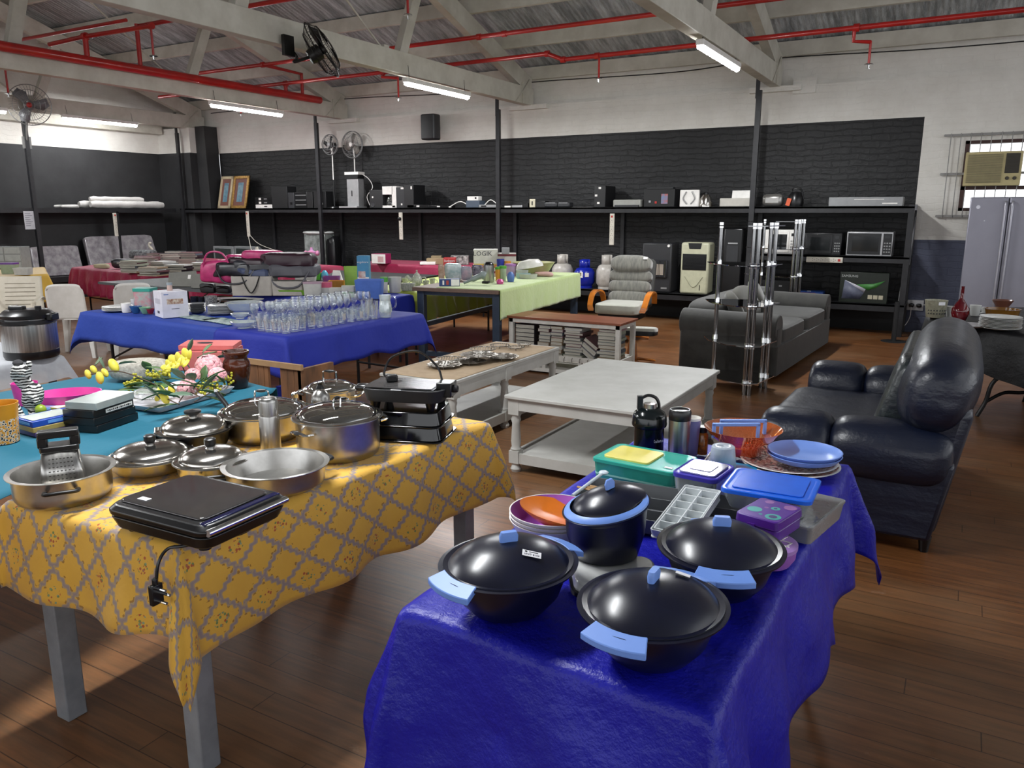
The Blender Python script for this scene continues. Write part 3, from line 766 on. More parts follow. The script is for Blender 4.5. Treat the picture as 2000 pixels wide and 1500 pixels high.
for r, z in prof:
    ring = []
    for i in range(N):
        a = 2 * PI * i / N; w = max(0, (.77 - z)) / .32; dz = -.12 * w * (math.sin(a * 4 + 1.9) + .3 * math.sin(a * 11)); rr2 = r + .03 * w * math.sin(a * 16)
        ring.append((rr2 * math.cos(a), rr2 * math.sin(a), z + dz))
    rings.append(ring)
b.loft(rings, True, False)
solo('tablecloth', 'black cloth hanging in scallops over the round crockery table at the right', 'tablecloth', b, BLKC, loc=(.79, 7.36, 0), angle=180)
# red cloth corner at the right edge
QR = [(.78, 2.25), (1.6, 2.1), (1.6, 3.2), (.80, 3.1)]
table('display_table', 'table cut by the right edge under a red cloth', QR, .745)
cloth('dark red cloth barely entering at the right edge', QR, .75, (.2, .2, .2, .36), satin('dark_red_cloth', '8e1024', '7d0e20'), seed=14, wave=.02)

# ============================================================ COFFEE TABLES
CTW = mat('chalk_white_paint', 'bdbcb7', .5, c2='b0afa9', ns=5, bs=.15, bscale=30)
def turned(t, x, y, h, r=.034):
    b = MB(); q = r * .98
    b.lathe([(.001, 0), (q * .8, 0), (q * 1.05, .02), (q * .75, .045), (q * .95, .06)], 20, (x, y, 0))
    b.bb(x - q, x + q, y - q, y + q, .06, .14)
    b.lathe([(q * .9, .14), (q * 1.05, .15), (q * .8, .165), (q * .95, .20), (q * .72, h - .16), (q * .95, h - .135), (q * .8, h - .12), (q * 1.0, h - .10)], 20, (x, y, 0))
    b.bb(x - q * 1.1, x + q * 1.1, y - q * 1.1, y + q * 1.1, h - .10, h)
    part(t, 'leg', b, CTW)
t = T('coffee_table', 'low grey-white coffee table with turned legs and an empty top', 'coffee table', (-1.9, 4.8, 0))
b = MB(); b.bb(-.475, .475, -.72, .72, .475, .50); part(t, 'tabletop', b, CTW, bev=.006)
b = MB(); b.bb(-.455, .455, -.70, -.68, .405, .475); b.bb(-.455, .455, .68, .70, .405, .475); b.bb(-.455, -.435, -.7, .7, .405, .475); b.bb(.435, .455, -.7, .7, .405, .475); part(t, 'apron', b, CTW)
b = MB(); b.bb(-.44, .44, -.68, .68, .085, .115); b.bb(-.44, .44, -.69, -.67, .06, .125); b.bb(-.45, -.43, -.68, .68, .06, .125); b.bb(.43, .45, -.68, .68, .06, .125); part(t, 'lower_shelf', b, CTW)
for sx_ in (-1, 1):
    for sy_ in (-1, 1): turned(t, sx_ * .42, sy_ * .665, .475)
t = T('coffee_table', 'long low white table with the wire racks on its papered top', 'coffee table', (-3.17, 5.04, 0))
b = MB(); b.bb(-.31, .31, -.80, .80, .475, .498); part(t, 'tabletop', b, CTW, bev=.004)
b = MB(); b.bb(-.305, .305, -.79, -.77, .39, .475); b.bb(-.305, .305, .77, .79, .39, .475); b.bb(-.305, -.285, -.79, .79, .39, .475); b.bb(.285, .305, -.79, .79, .39, .475); part(t, 'apron', b, CTW)
b = MB(); b.bb(-.29, .29, -.76, .78, .10, .125); b.bb(.28, .30, -.76, .76, .06, .13); part(t, 'lower_shelf', b, CTW)
for sx_ in (-1, 1):
    for y in (-.75, -.05, .75): turned(t, sx_ * .27, y, .475, .036)
b = MB(); b.grid(lambda u, v: (-.295 + .59 * u, -.79 + 1.55 * v, .5005 + .0006 * math.sin(u * 20) * math.sin(v * 30)), 20, 40)
solo('brown_paper', 'brown packing paper spread over the long low table', 'paper', b, mat('kraft_paper', 'b39c7f', .8, c2='a58e72'), loc=(-3.17, 5.04, 0), solid=.0008)
# bookshelf bench
BRN = mat('red_brown_wood_top', '8a4e33', .35, c2='6f3b26', ns=6, stretch=(.3, 3, 1))
CRM = mat('cream_white_paint', 'c9c6bf', .5, c2='b9b5ac')
t = T('low_bookcase', 'low white bookcase with a red-brown wooden top', 'bookcase', (-3.98, 6.95, 0))
b = MB(); b.bb(-.02, 1.23, -.02, .44, .545, .568); part(t, 'wooden_top', b, BRN, bev=.003)
for x in (.02, 1.19):
    for y in (.02, .40):
        b = MB(); b.bb(x - .022, x + .022, y - .022, y + .022, 0, .545); part(t, 'post', b, CRM)
for z0, z1 in ((.505, .545), (.15, .20), (.02, .06)):
    b = MB(); b.bb(.0, 1.21, -.002, .018, z0, z1); b.bb(.0, 1.21, .40, .42, z0, z1); b.bb(-.0, .016, 0, .42, z0, z1); b.bb(1.195, 1.21, 0, .42, z0, z1); part(t, 'rail', b, CRM)
b = MB(); b.bb(.01, 1.2, .01, .41, .175, .19); part(t, 'shelf_board', b, CRM)
b = MB(); b.bb(.01, 1.2, .01, .41, .04, .05); part(t, 'shelf_board', b, CRM)
for x in (.4, .8):
    b = MB(); b.bb(x - .018, x + .018, 0, .03, .06, .15); part(t, 'upright', b, CRM)
for k in range(6):
    x = .55 + k * .085; b = MB(); b.tube(bez([(x, -.005, .19), (x, -.02, .175), (x, -.018, .155), (x, -.012, .148)], 4), .003, 6); part(t, 'hook', b, mat('old_hook', '6a6259', .5, .5))
# blue-legged workbench
BL = mat('blue_grey_metal', '2b3848', .4, c2='243040'); 
t = T('workbench', 'workbench with a brown top and dark blue steel legs', 'table', (-4.66, 8.05, 0), R(6))
b = MB(); b.bb(-.5, .5, -1.3, 1.3, .79, .83); part(t, 'tabletop', b, mat('brown_laminate', '6b5344', .45, c2='5c4639'), bev=.003)
for sx_ in (-1, 1):
    for sy_ in (-1, 1):
        b = MB(); x, y = sx_ * .44, sy_ * 1.2; b.bb(x - .04, x + .04, y - .035, y + .035, 0, .79); part(t, 'leg', b, BL, bev=.004)
for sy_ in (-1, 1):
    b = MB(); b.bb(-.44, .44, sy_ * 1.2 - .02, sy_ * 1.2 + .02, .745, .79); part(t, 'cross_rail', b, BL); b = MB(); b.bb(-.44, .44, sy_ * 1.2 - .02, sy_ * 1.2 + .02, .09, .14); part(t, 'cross_rail', b, BL)
b = MB(); b.bb(-.44, -.40, -1.2, 1.2, .40, .45); part(t, 'side_rail', b, BL); b = MB(); b.bb(.40, .44, -1.2, 1.2, .745, .79); part(t, 'side_rail', b, BL)
# towel over its right side (world coordinates)
Mb = tr(-4.66, 8.05, 0) @ rot('Z', R(6))
def tw(u, v):
    y = -1.28 + 2.5 * u; s = v * 1.0
    if s < .72: x, z = -.22 + s, .8335 + .001 * math.sin(y * 20)
    else: r = s - .72; x = .5 + .012 + .03 * math.sin(y * 7) * r + .02 * math.sin(y * 23) * r; z = .832 - r * 1.08
    return Mb @ Vector((x, y, z))
b = MB(); b.grid(tw, 70, 40); solo('table_cover', 'pale green towelling cloth hanging over the side of the workbench', 'tablecloth', b, LIMEC2, solid=.004, angle=180)

# ============================================================ SEATING
PLW = mat('white_monobloc_plastic', 'cfccc6', .3, c2='c5c2bb')
PLC = mat('cream_monobloc_plastic', 'c6beae', .4, c2='bbb3a2')
def monobloc(label, loc, rz):
    t = T('plastic_chair', label, 'chair', loc, rz, 'white plastic chairs by the blue table')
    b = MB()
    b.grid(lambda u, v: ((-.2 + .4 * u) * (1 - .25 * max(0, v - .75) * 4 * (abs(u - .5) * 2) ** 6 * .5), .02 + .07 * (1 - v) + .04 * (abs(u - .5) * 2) ** 2 * -1 - .02, .43 + .40 * v - .035 * (abs(u - .5) * 2) ** 5 * (v > .9)), 14, 14)
    part(t, 'backrest', b, PLW, solid=.008)
    b = MB(); b.grid(lambda u, v: ((-.2 + .4 * u), .06 + .4 * v, .43 - .015 * math.sin(PI * v) + .012 * (abs(u - .5) * 2) ** 3), 10, 10); part(t, 'seat', b, PLW, solid=.01)
    for x in (-1, 1):
        for y0, y1 in ((.06, .0), (.44, .48)):
            b = MB(); b.loft([[(x * .235 - .02, y1 - .03, 0), (x * .235 + .02, y1 - .03, 0), (x * .235 + .02, y1 + .03, 0), (x * .235 - .02, y1 + .03, 0)], [(x * .19 - .035, y0 - .04, .43), (x * .19 + .035, y0 - .04, .43), (x * .19 + .035, y0 + .05, .43), (x * .19 - .035, y0 + .05, .43)]])
            part(t, 'leg', b, PLW, bev=.006)
    return t
monobloc('glossy white plastic chair without arms, touching the left end of the blue table', (-8.55, 5.1, 0), YAW + R(8))
monobloc('glossy white plastic chair farther back, only its backrest clear above the plates', (-8.02, 5.55, 0), YAW + R(30))
t = T('plastic_armchair', 'cream slatted plastic armchair behind the electric cooker', 'chair', (-9.45, 5.15, 0), YAW + R(190))
b = MB(); 
b.grid(lambda u, v: ((-.25 + .5 * u) * (1 - .10 * v), .04 + .1 * (1 - v), .42 + .46 * v), 12, 20); part(t, 'backrest', b, PLC, solid=.012)
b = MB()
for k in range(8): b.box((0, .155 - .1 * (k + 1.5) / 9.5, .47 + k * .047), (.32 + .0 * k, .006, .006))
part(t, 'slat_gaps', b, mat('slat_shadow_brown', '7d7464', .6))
b = MB(); b.grid(lambda u, v: (-.24 + .48 * u, .1 + .42 * v, .42 - .03 * math.sin(PI * v * .8)), 10, 10); part(t, 'seat', b, PLC, solid=.012)
for x in (-1, 1):
    b = MB(); b.tube(bez([(x * .25, .1, .62), (x * .29, .3, .66), (x * .29, .5, .62)], 5), .025, 8, flat=.5); part(t, 'armrest', b, PLC)
    for y in (.06, .5):
        b = MB(); b.tube([(x * .30, y + (.04 if y > .3 else -.04), 0), (x * .28, y, .62 if y > .3 else .45)], [.02, .026], 8); part(t, 'leg', b, PLC)
# recliner and footstool
FAB = mat('grey_velour', '74726a', .9, c2='5c5b56', ns=20, sheen=.5, bs=.4, bscale=25, stretch=(2, 1, .4))
FABD = mat('dark_grey_fabric', '3f3f3d', .9)
BENT = mat('bent_honey_wood', 'c4752a', .25, c2='a85f1f', coat=.5, ns=5)
SEATL = mat('pale_grey_velour', 'a3a298', .9, sheen=.4)
rx, ry = -3.72, 9.45
t = T('recliner_chair', 'grey upholstered recliner with bent honey-coloured wooden arms', 'armchair', (rx, ry, 0), YAW - R(24))
# back: stack of puffed rolls leaning back (chair faces -y)
Mt = tr(0, .22, .42) @ rot('X', R(-16))
for k, (z0, z1, w) in enumerate(((0, .17, .53), (.15, .31, .56), (.29, .45, .57), (.42, .62, .54))):
    b = MB(); b.M = Mt; b.sq((0, -.02 if k < 3 else -.05, (z0 + z1) / 2), (w, .17 if k < 3 else .2, z1 - z0 + .035), .32, 32, 14, wob=.03, e2=.7); part(t, 'back_cushion' if k < 3 else 'head_cushion', b, FAB)
b = MB(); b.M = Mt; b.sq((0, .05, .30), (.60, .1, .64), .2, 28, 12); part(t, 'back_shell', b, FABD)
b = MB(); b.sq((0, -.10, .42), (.58, .6, .14), .3, 28, 12, wob=.03); part(t, 'seat', b, SEATL)
b = MB(); b.sq((0, -.06, .335), (.54, .5, .12), .3, 24, 10); part(t, 'seat_base', b, BLACKM)
for s in (-1, 1):
    b = MB(); P = bez([(s * .34, .22, .46), (s * .35, .16, .57), (s * .36, -.02, .615), (s * .36, -.2, .58), (s * .35, -.32, .46), (s * .33, -.34, .40)], 6)
    rings = []
    for p in P: rings.append([(p.x - .035, p.y, p.z - .012), (p.x + .035, p.y, p.z - .012), (p.x + .035, p.y + .004, p.z + .012), (p.x - .035, p.y + .004, p.z + .012)])
    b.loft(rings); part(t, 'arm', b, BENT)
b = MB(); b.cyl((0, 0, .05), (0, 0, .3), .035, .03, 14); part(t, 'pillar', b, BLACKM)
for k in range(5):
    a = R(90 + 72 * k); b = MB(); b.tube([(0, 0, .05), (.2 * math.cos(a), .2 * math.sin(a), .045), (.33 * math.cos(a), .33 * math.sin(a), .02)], [.028, .024, .018], 8); part(t, 'base_spoke', b, BENT)
b = MB(); b.M = Mt; b.box((.2, -.155, .585), (.055, .004, .03)); part(t, 'price_sticker', b, WHITE)
t = T('footstool', 'grey-topped footstool on a wooden base in front of the recliner', 'footstool', (-2.98, 7.85, 0), R(12))
b = MB(); b.M = rot('X', R(-6)); b.sq((0, 0, .375), (.50, .38, .07), .35, 28, 10); part(t, 'cushion', b, SEATL)
b = MB(); b.M = rot('X', R(-6)); b.sq((0, 0, .345), (.50, .39, .06), .3, 28, 10); part(t, 'cushion_base', b, BLACKM)
b = MB(); b.tube([(0, 0, .32), (0, 0, .26)], .03, 12); part(t, 'neck', b, BLACKM)
b = MB(); b.loft([[(-.06, -.03, .05), (.06, -.03, .05), (.06, .03, .05), (-.06, .03, .05)], [(-.035, -.03, .27), (.035, -.03, .27), (.035, .03, .27), (-.035, .03, .27)]]); part(t, 'column', b, BENT)
for y in (-.2, .2):
    b = MB(); b.tube(bez([(0, 0, .06), (.08 * (1 if y > 0 else 1), y * .6, .045), (.22, y, .02)], 4), [.03] * 4 + [.026] * 4 + [.02], 8, flat=.6); b.tube([(0, 0, .05), (-.2, y, .02)], .022, 8); part(t, 'base_foot', b, BENT)
# grey sofa (seats face +x)
SOF = mat('grey_corduroy', '383734', .9, c2='2e2d2b', ns=8, sheen=.2, bs=.3, bscale=40)
t = T('sofa', 'grey fabric two-seater sofa with rolled arms behind the glass stand', 'sofa', (-2.45, 7.75, 0), R(-3))
b = MB(); b.rbox((.5, 1.27), .98, 2.5, .04, .34, .04); part(t, 'base', b, SOF, bev=.012)
for y in (.13, 2.42):
    b = MB(); b.rbox((.49, y), .98, .22, .04, .5, .04); b.tube([(.0, y, .51), (.97, y, .50)], .135, 24); part(t, 'arm', b, SOF, bev=.01)
b = MB(); b.sq((.17, 1.27, .42), (.34, 2.3, .6), .25, 24, 12); part(t, 'backrest', b, SOF)
for y in (.75, 1.8):
    b = MB(); b.sq((.62, y, .38), (.72, 1.06, .22), .25, 28, 12); part(t, 'seat_cushion', b, SOF)
CUS = mat('grey_cushion', '4a4842', .9, sheen=.2)
for i, (y, z, a, lb) in enumerate(((.55, .60, 20, 'grey scatter cushion at the near end of the grey sofa'), (1.0, .62, -12, 'grey scatter cushion in the middle of the grey sofa back'), (1.55, .64, 10, 'grey scatter cushion farthest along the grey sofa back'))):
    b = MB(); b.M = rot('Z', R(a)) @ rot('Y', R(-25)) @ rot('X', R(8 * (i - 1))); b.sq((0, 0, 0), (.14, .46, .42), .5, 28, 14, e2=.8)
    solo('scatter_cushion', lb, 'cushion', b, CUS, loc=(-2.45 + .43, 7.75 + y, z), group='cushions on the grey sofa')
# navy leather sofa: seats face -x
def leather():
    m, nt, p = newmat('navy_leather'); v = coords(nt)
    nt.links.new(mixc(nt, noise(nt, v, 5, 3), '0a0f20', '10182c'), p.inputs['Base Color']); p.inputs['Roughness'].default_value = .36; p.inputs['Specular IOR Level'].default_value = .5
    bump(nt, p, E(nt, noise(nt, v, 4, 4, .5, (1, 1, 2.5))) * 1.0 + E(nt, noise(nt, v, 60, 3)) * .12, .35, .03); return m
LEA = leather()
t = T('leather_sofa', 'navy blue leather sofa with bulging arms at the right', 'sofa', (-.80, 4.0, 0), 0)
def pill(pts, rad, e, seg=26): 
    b = MB(); b.tube(pts, rad, seg); return b
def arm(y, nm):
    b = MB(); b.loft([[(.04, yy, .07), (.80, yy, .07), (.87, yy, .46), (.04, yy, .42)] for yy in (y - .13, y + .13)]); part(t, 'arm_panel', b, LEA, bev=.02)
    for x0, x1 in ((-.03, .33), (.31, .86)):
        b = MB(); b.M = tr((x0 + x1) / 2, y, .455) @ rot('Y', PI / 2); b.sq((0, 0, 0), (.325, .345, x1 - x0), .92, 36, 24, wob=.015, e2=.42); part(t, 'arm_roll', b, LEA)
arm(.12, 'near'); arm(1.62, 'far')
b = MB(); b.rbox((.42, .87), .80, 1.5, .07, .30, .04); part(t, 'base', b, LEA, bev=.015)
b = MB(); b.sq((.30, .87, .35), (.78, 1.26, .24), .22, 36, 14, wob=.02); part(t, 'seat_cushion', b, LEA)
b = MB(); b.M = tr(.72, .87, 0) @ rot('Y', R(10)); b.bb(-.10, .08, -.82, .82, .08, .74); part(t, 'back_frame', b, LEA, bev=.05)
QUI = mat('quilted_navy_leather', '141a20', .35, c2='232b2c', ns=30, bs=1.0, bscale=28)
b = MB(); b.M = tr(.44, .87, 0) @ rot('Y', R(16)); b.sq((0, 0, .66), (.24, 1.28, .52), .25, 30, 14, wob=.05); part(t, 'back_cushion', b, QUI)
b = MB(); b.M = tr(.76, .87, .755) @ rot('Y', R(14)) @ rot('X', PI / 2); b.sq((0, 0, 0), (.37, .47, 1.76), .9, 40, 30, wob=.012, e2=.5); part(t, 'back_roll', b, LEA)
for x in (.1, .78):
    for y in (.06, 1.66):
        b = MB(); b.cyl((x, y, 0), (x, y, .08), .02, .03, 12); part(t, 'foot', b, BLACK)
# glass corner stands
DG = clear('dark_glass', '2a2c2e', .4, .12)
ST = mat('pole_chrome', '9d9d9d', .16, 1.0)
def stand(label, loc, rz, k=1.0):
    t = T('glass_shelf_stand', label, 'shelf stand', loc, rz, 'chrome and dark glass corner stands')
    P = [(-.40, .28), (.0, -.10), (.06, .29)]
    Zs = [.11, .44, .79, 1.14, 1.48]
    for z in Zs:
        b = MB(); poly = [(-.52 * k, .30), (-.40 * k, .05), (-.2 * k, -.12), (.0, -.18), (.1, -.1), (.16, .32), (-.15, .44)]
        b.prism(poly, z, z + .008); part(t, 'glass_shelf', b, DG)
    for i, (x, y) in enumerate(P):
        for dx in ((0,) if i == 0 else (-.012, .03)):
            zz = [0] + Zs
            for a, c in zip(zz[:-1], zz[1:]):
                b = MB(); b.tube([(x + dx, y, a + (.0 if a == 0 else .012)), (x + dx, y, c)], .019, 14); part(t, 'pole', b, ST)
            for z in Zs:
                b = MB(); b.cyl((x + dx, y, z - .02), (x + dx, y, z + .03), .024, .024, 16); part(t, 'joint', b, CHROME)
    return t
stand('dark glass shelf stand with chrome poles standing before the grey sofa', (-1.57, 7.09, 0), R(0))
stand('second glass shelf stand, half hidden behind the grey sofa', (-1.88, 10.62, 0), R(10), 1.2)
# fridge
FR = mat('silver_fridge_steel', '8e8d98', .38, .35, c2='888792', ns=3)
t = T('fridge', 'large silver two-door fridge at the right edge', 'fridge', (0, 11.12, 0))
b = MB(); b.bb(.0, .93, .08, .75, .02, 1.775); part(t, 'cabinet', b, FR, bev=.008)
for x0, x1 in ((0.0, .395), (.405, .93)):
    b = MB(); b.bb(x0, x1, .0, .075, .05, 1.775); part(t, 'door', b, FR, bev=.012)
for x in (.365, .435):
    b = MB(); b.tube(bez([(x, 0, .45), (x, -.05, .5), (x, -.055, 1.1), (x, -.05, 1.66), (x, 0, 1.72)], 5), .013, 10); part(t, 'handle', b, mat('fridge_handle', 'a9a8b0', .3, .6))
b = MB(); b.cyl((.09, -.001, 1.66), (.09, -.006, 1.66), .022, .022, 16); b.box((.17, -.002, 1.5), (.012, .004, .012)); part(t, 'badge', b, mat('fridge_badge', 'c8c8d0', .3, .5))
# ============================================================ NEAR TABLES: POTS AND PLASTICWARE
ZY, ZB = .75, .72
def rim(x0, x1, yc, z):
    """centre and radius of a round rim seen between columns x0..x1 at row yc, height z"""
    c = onz((x0 + x1) / 2, yc, z); return c, (x1 - x0) * depth(c) / FPX / 2
def quad(nl, nr, fl, z):
    A, B_, C_ = onz(*nl, z), onz(*nr, z), onz(*fl, z)
    u = (B_ - A); w = u.length; u.normalize(); n = Vector((-u.y, u.x, 0)); d = abs((C_ - A).dot(n))
    c = A + u * w / 2 + n * d / 2
    return Vector((c.x, c.y, z)), w, d, math.atan2(u.y, u.x)
BAKE = mat('black_bakelite', '111113', .35)
GLID = clear('smoked_lid_glass', 'b9b4aa', .45, .12)
def pot_body(t, r, h, m=STEELB, flare=1.0, base=.88, rimw=.012, z0=0.0, thick=.004, nm='body'):
    b = MB()
    b.lathe([(.001, z0), (r * base * .95, z0), (r * base, z0 + .006), (r * (base + (1 - base) * .65), z0 + h * .2), (r * (base * .1 + .89), z0 + h * .42), (r * .99, z0 + h * .93), (r * 1.0, z0 + h - .002), (r + rimw, z0 + h), (r + rimw, z0 + h + .002),
             (r - thick, z0 + h + .001), (r * .985 - thick, z0 + h * .9), (r * base - thick, z0 + .012), (.001, z0 + .01)], 48)
    return part(t, nm, b, m)
def pot_lid(t, r, z, rise, m=STEEL, nm='lid', ring=True):
    b = MB(); n = 8
    b.lathe([(r + .006, z - .002), (r + .008, z + .003), (r - .004, z + .006)] + [((r - .008) * math.cos(R(90 * k / n)) ** .8 if k < n else .001, z + .006 + rise * math.sin(R(90 * k / n)) ** 1.0) for k in range(n + 1)], 48)
    o = part(t, nm, b, m, angle=50)
    if ring and m is GLID:
        b = MB(); b.lathe([(r - .003, z), (r + .008, z), (r + .009, z + .005), (r - .003, z + .008)], 48); part(o, 'metal_rim', b, STEEL)
    return o
def knob(t, z, r=.022, m=BAKE, wide=False):
    b = MB()
    if wide: b.lathe([(.001, z), (.014, z), (.012, z + .012), (.03, z + .022), (.03, z + .03), (.001, z + .034)], 24)
    else: b.lathe([(.008, z + .01), (r * .75, z + .012), (r, z + .02), (r * .98, z + .036), (r * .7, z + .04), (.001, z + .04)], 24)
    o = part(t, 'knob', b, m)
    b = MB(); b.lathe([(r * 1.3, z - .002), (r * 1.1, z + .004), (r * .7, z + .008), (r * .8, z + .014)], 24); part(o, 'knob_base', b, CHROME)
def loop_handle(t, z, w=.05, h=.03, a=0, black=True, c=(0, 0)):
    b = MB(); b.M = tr(c[0], c[1], z) @ rot('Z', a); b.tube(bez([(-w / 2, 0, -.004), (-w / 2, 0, h * .7), (-w / 2 + .006, 0, h), (w / 2 - .006, 0, h), (w / 2, 0, h * .7), (w / 2, 0, -.004)], 3), .0035, 8); o = part(t, 'lid_handle', b, CHROME)
    if black:
        b = MB(); b.M = tr(c[0], c[1], z + h) @ rot('Z', a); b.tube([(-w * .32, 0, 0), (0, 0, 0), (w * .32, 0, 0)], [.005, .0075, .005], 10); part(o, 'grip', b, BAKE)
def side_handle(t, r, z, a, m=BAKE, w=.08, out=.03):
    b = MB(); b.M = rot('Z', a); b.tube(bez([(r, -w / 2, z), (r + out, -w / 2 * .9, z + .004), (r + out * 1.15, 0, z + .006), (r + out, w / 2 * .9, z + .004), (r, w / 2, z)], 4), .008, 10, flat=.7); part(t, 'side_handle', b, m)
def sticker(t, c, w, h, rz=0, tilt=0, txt=None, tsize=.008, nm='price_sticker'):
    b = MB(); M_ = tr(*c) @ rot('Z', rz) @ rot('X', tilt); b.M = M_; b.box((0, 0, 0), (w, h, .0008)); o = part(t, nm, b, mat('sticker_white', 'e6e6ea', .5))
    if txt: text(o, 'lettering', txt, mat('print_grey', '4a4a58', .6), tsize, M_ @ tr(0, -.002, .0008), extr=.0002)
    return o
def pan(name, label, x0, x1, yc, h, z=ZY, cat='pot', **k):
    c, r = rim(x0, x1, yc, z + h); t = T(name, label, cat, (c.x, c.y, z), YAW)
    return t, r - .010
# 1 open pot with the grater inside
t, r1 = pan('casserole_pot', 'open steel pot holding the box grater, at the left corner of the yellow cloth', 25, 215, 917, .085, group='steel pots')
pot_body(t, r1, .085, base=.93); side_handle(t, r1, .06, R(-62), w=.085); side_handle(t, r1, .06, R(118), w=.085)
p1c = t.location.copy()
gp = fit(72, 155, 934, ZY + .02, 835)
t = T('box_grater', 'four-sided steel grater with a black handle standing in the open pot', 'grater', (p1c.x - .012, p1c.y + .01, ZY + .014), YAW + R(28))
b = MB(); W0, D0, W1, D1, HG = .128, .10, .098, .068, .135
b.loft([[(x, y, 0) for x, y in rrect(W0, D0, .012, 3)], [(x, y, HG) for x, y in rrect(W1, D1, .012, 3)]], False, False)
gb = part(t, 'blade_body', b, BRUSH, solid=.0012)
b = MB()
for k in range(9):
    zz = .012 + k * .0125; f = 1 - (1 - W1 / W0) * zz / HG; fd = D0 / 2 - (D0 - D1) / 2 * zz / HG
    for j in range(7):
        x = (-.036 + .012 * j) * f; b.M = tr(x, -fd - .0005, zz); b.sph((0, 0, 0), .0032, 6, .0018, .0022)
b.M = I4; part(gb, 'grating_holes', b, mat('grater_shadow', '55534f', .4, .8))
b = MB(); b.rbox((0, 0), W1 + .008, D1 + .008, HG - .004, HG + .014, .012)
for s in (-1, 1): b.box((s * (W1 / 2 - .006), 0, HG + .025), (.028, .04, .034))
b.box((0, 0, HG + .047), (W1 + .012, .046, .022)); part(t, 'handle', b, BLACK, bev=.004)
# 2 lidded pans
t, r = pan('frying_pan', 'steel frying pan with a domed lid and raised handle, right of the open pot', 215, 376, 889, .05)
pot_body(t, r, .05, base=.72); pot_lid(t, r, .052, .032); knob(t, .082, .019)
b = MB(); b.M = rot('Z', R(108)); b.tube([(r, 0, .045), (r + .03, 0, .055), (r + .09, 0, .085)], [.009, .010, .012], 10, flat=.6); part(t, 'handle', b, STEEL)
t, r = pan('frying_pan', 'lidded steel pan squeezed between the open frying pan and its lidded twin', 342, 484, 898, .055)
pot_body(t, r, .055, base=.72); pot_lid(t, r, .057, .034); knob(t, .09, .019)
side_handle(t, r, .035, R(-70)); 
t, r = pan('wok', 'black pan with a domed steel lid and flat black knob beside the teal cloth', 308, 450, 838, .075, cat='pan')
pot_body(t, r, .075, BAKE, base=.7); pot_lid(t, r, .077, .04); knob(t, .115, .02, wide=True); sticker(t, (.03, -r * .93, .045), .016, .010, 0, R(80))
t, r = pan('saucepan', 'big steel saucepan with a loop-handled lid behind the silver flask', 430, 596, 803, .10)
pot_body(t, r, .10, base=.86); pot_lid(t, r, .102, .035, GLID); loop_handle(t, .136, .05, .045, R(12))
b = MB(); b.M = rot('Z', R(155)); b.tube([(r, 0, .085), (r + .025, 0, .1), (r + .075, 0, .15)], [.008, .011, .012], 10, flat=.7); part(t, 'handle', b, BAKE)
b = MB(); b.M = rot('Z', R(155)); b.sph((r + .08, 0, .156), .009, 10); part(t, 'handle_tip', b, CHROME)
# thermos
c, w, h = fit(505, 544, 896, ZY, 776); t = T('thermos_flask', 'slim brushed steel vacuum flask standing in front of the big saucepan', 'flask', c, 0); r = w / 2
b = MB(); b.lathe([(.001, 0), (r * .98, 0), (r, .004), (r, h * .68), (r * .96, h * .70), (.001, h * .70)], 32); part(t, 'body', b, BRUSH)
b = MB(); b.lathe([(r * .93, h * .70), (r * .93, h * .93), (r * .86, h * .98), (r * .7, h), (.001, h)], 32); part(t, 'cap', b, BRUSH)
# 7 open low casserole
t, r7 = pan('casserole_pot', 'shallow open steel casserole with black handles, front of the yellow table', 437, 640, 905, .072)
pot_body(t, r7, .072, base=.86); side_handle(t, r7, .05, R(-128), w=.085); side_handle(t, r7, .05, R(48), w=.085)
b = MB(); b.M = tr(.01, .0, .0108); b.lathe([(.001, .001), (.028, .001), (.028, 0)], 24); part(t, 'round_sticker', b, mat('red_print', 'a5202c', .5))
# 8 stock pot
t, r = pan('stock_pot', 'tall shiny steel stock pot with a glass lid, front row beside the grill', 572, 746, 812, .137)
pot_body(t, r, .137, base=.95); pot_lid(t, r, .139, .035, GLID); loop_handle(t, .173, .045, .03, R(70)); 
b = MB()
for a in (R(-125), R(35)):
    b = MB(); b.M = rot('Z', a); b.tube(bez([(r, -.04, .105), (r + .03, -.036, .11), (r + .03, .036, .11), (r, .04, .105)], 4), .005, 8); o = part(t, 'side_handle', b, CHROME)
    b = MB(); b.M = rot('Z', a); b.tube([(r + .03, -.028, .11), (r + .031, 0, .11), (r + .03, .028, .11)], [.006, .009, .006], 10); part(o, 'grip', b, BAKE)
t, r = pan('stock_pot', 'steel pot with a looped black-grip lid at the very back of the pots table', 593, 698, 760, .09)
pot_body(t, r, .09, base=.93); pot_lid(t, r, .092, .03, GLID); loop_handle(t, .121, .06, .05, R(-8))
side_handle(t, r, .07, R(170), CHROME); side_handle(t, r, .07, R(-10), CHROME)
t, r = pan('saucepan', 'small lidded saucepan with a steel knob, half hidden behind the big saucepan', 548, 606, 795, .06)
pot_body(t, r, .06, base=.9); pot_lid(t, r, .062, .02, GLID); knob(t, .082, .014, CHROME)
t, r = pan('saucepan', 'low saucepan with a black grip on its lid, behind the shiny stock pot', 628, 712, 800, .08)
pot_body(t, r, .08, base=.9); pot_lid(t, r, .082, .022, GLID); loop_handle(t, .104, .045, .022, R(5))
c, w, h = fit(606, 643, 835, ZY, 747); t = T('water_bottle', 'ribbed aluminium drinking bottle with a black stopper among the pots', 'bottle', c, 0); r = w / 2
b = MB(); b.lathe([(.001, 0), (r, 0), (r, h * .6), (r * .93, h * .70), (r * .65, h * .79), (r * .42, h * .83), (r * .42, h * .87), (.001, h * .87)], 24); part(t, 'body', b, BRUSH)
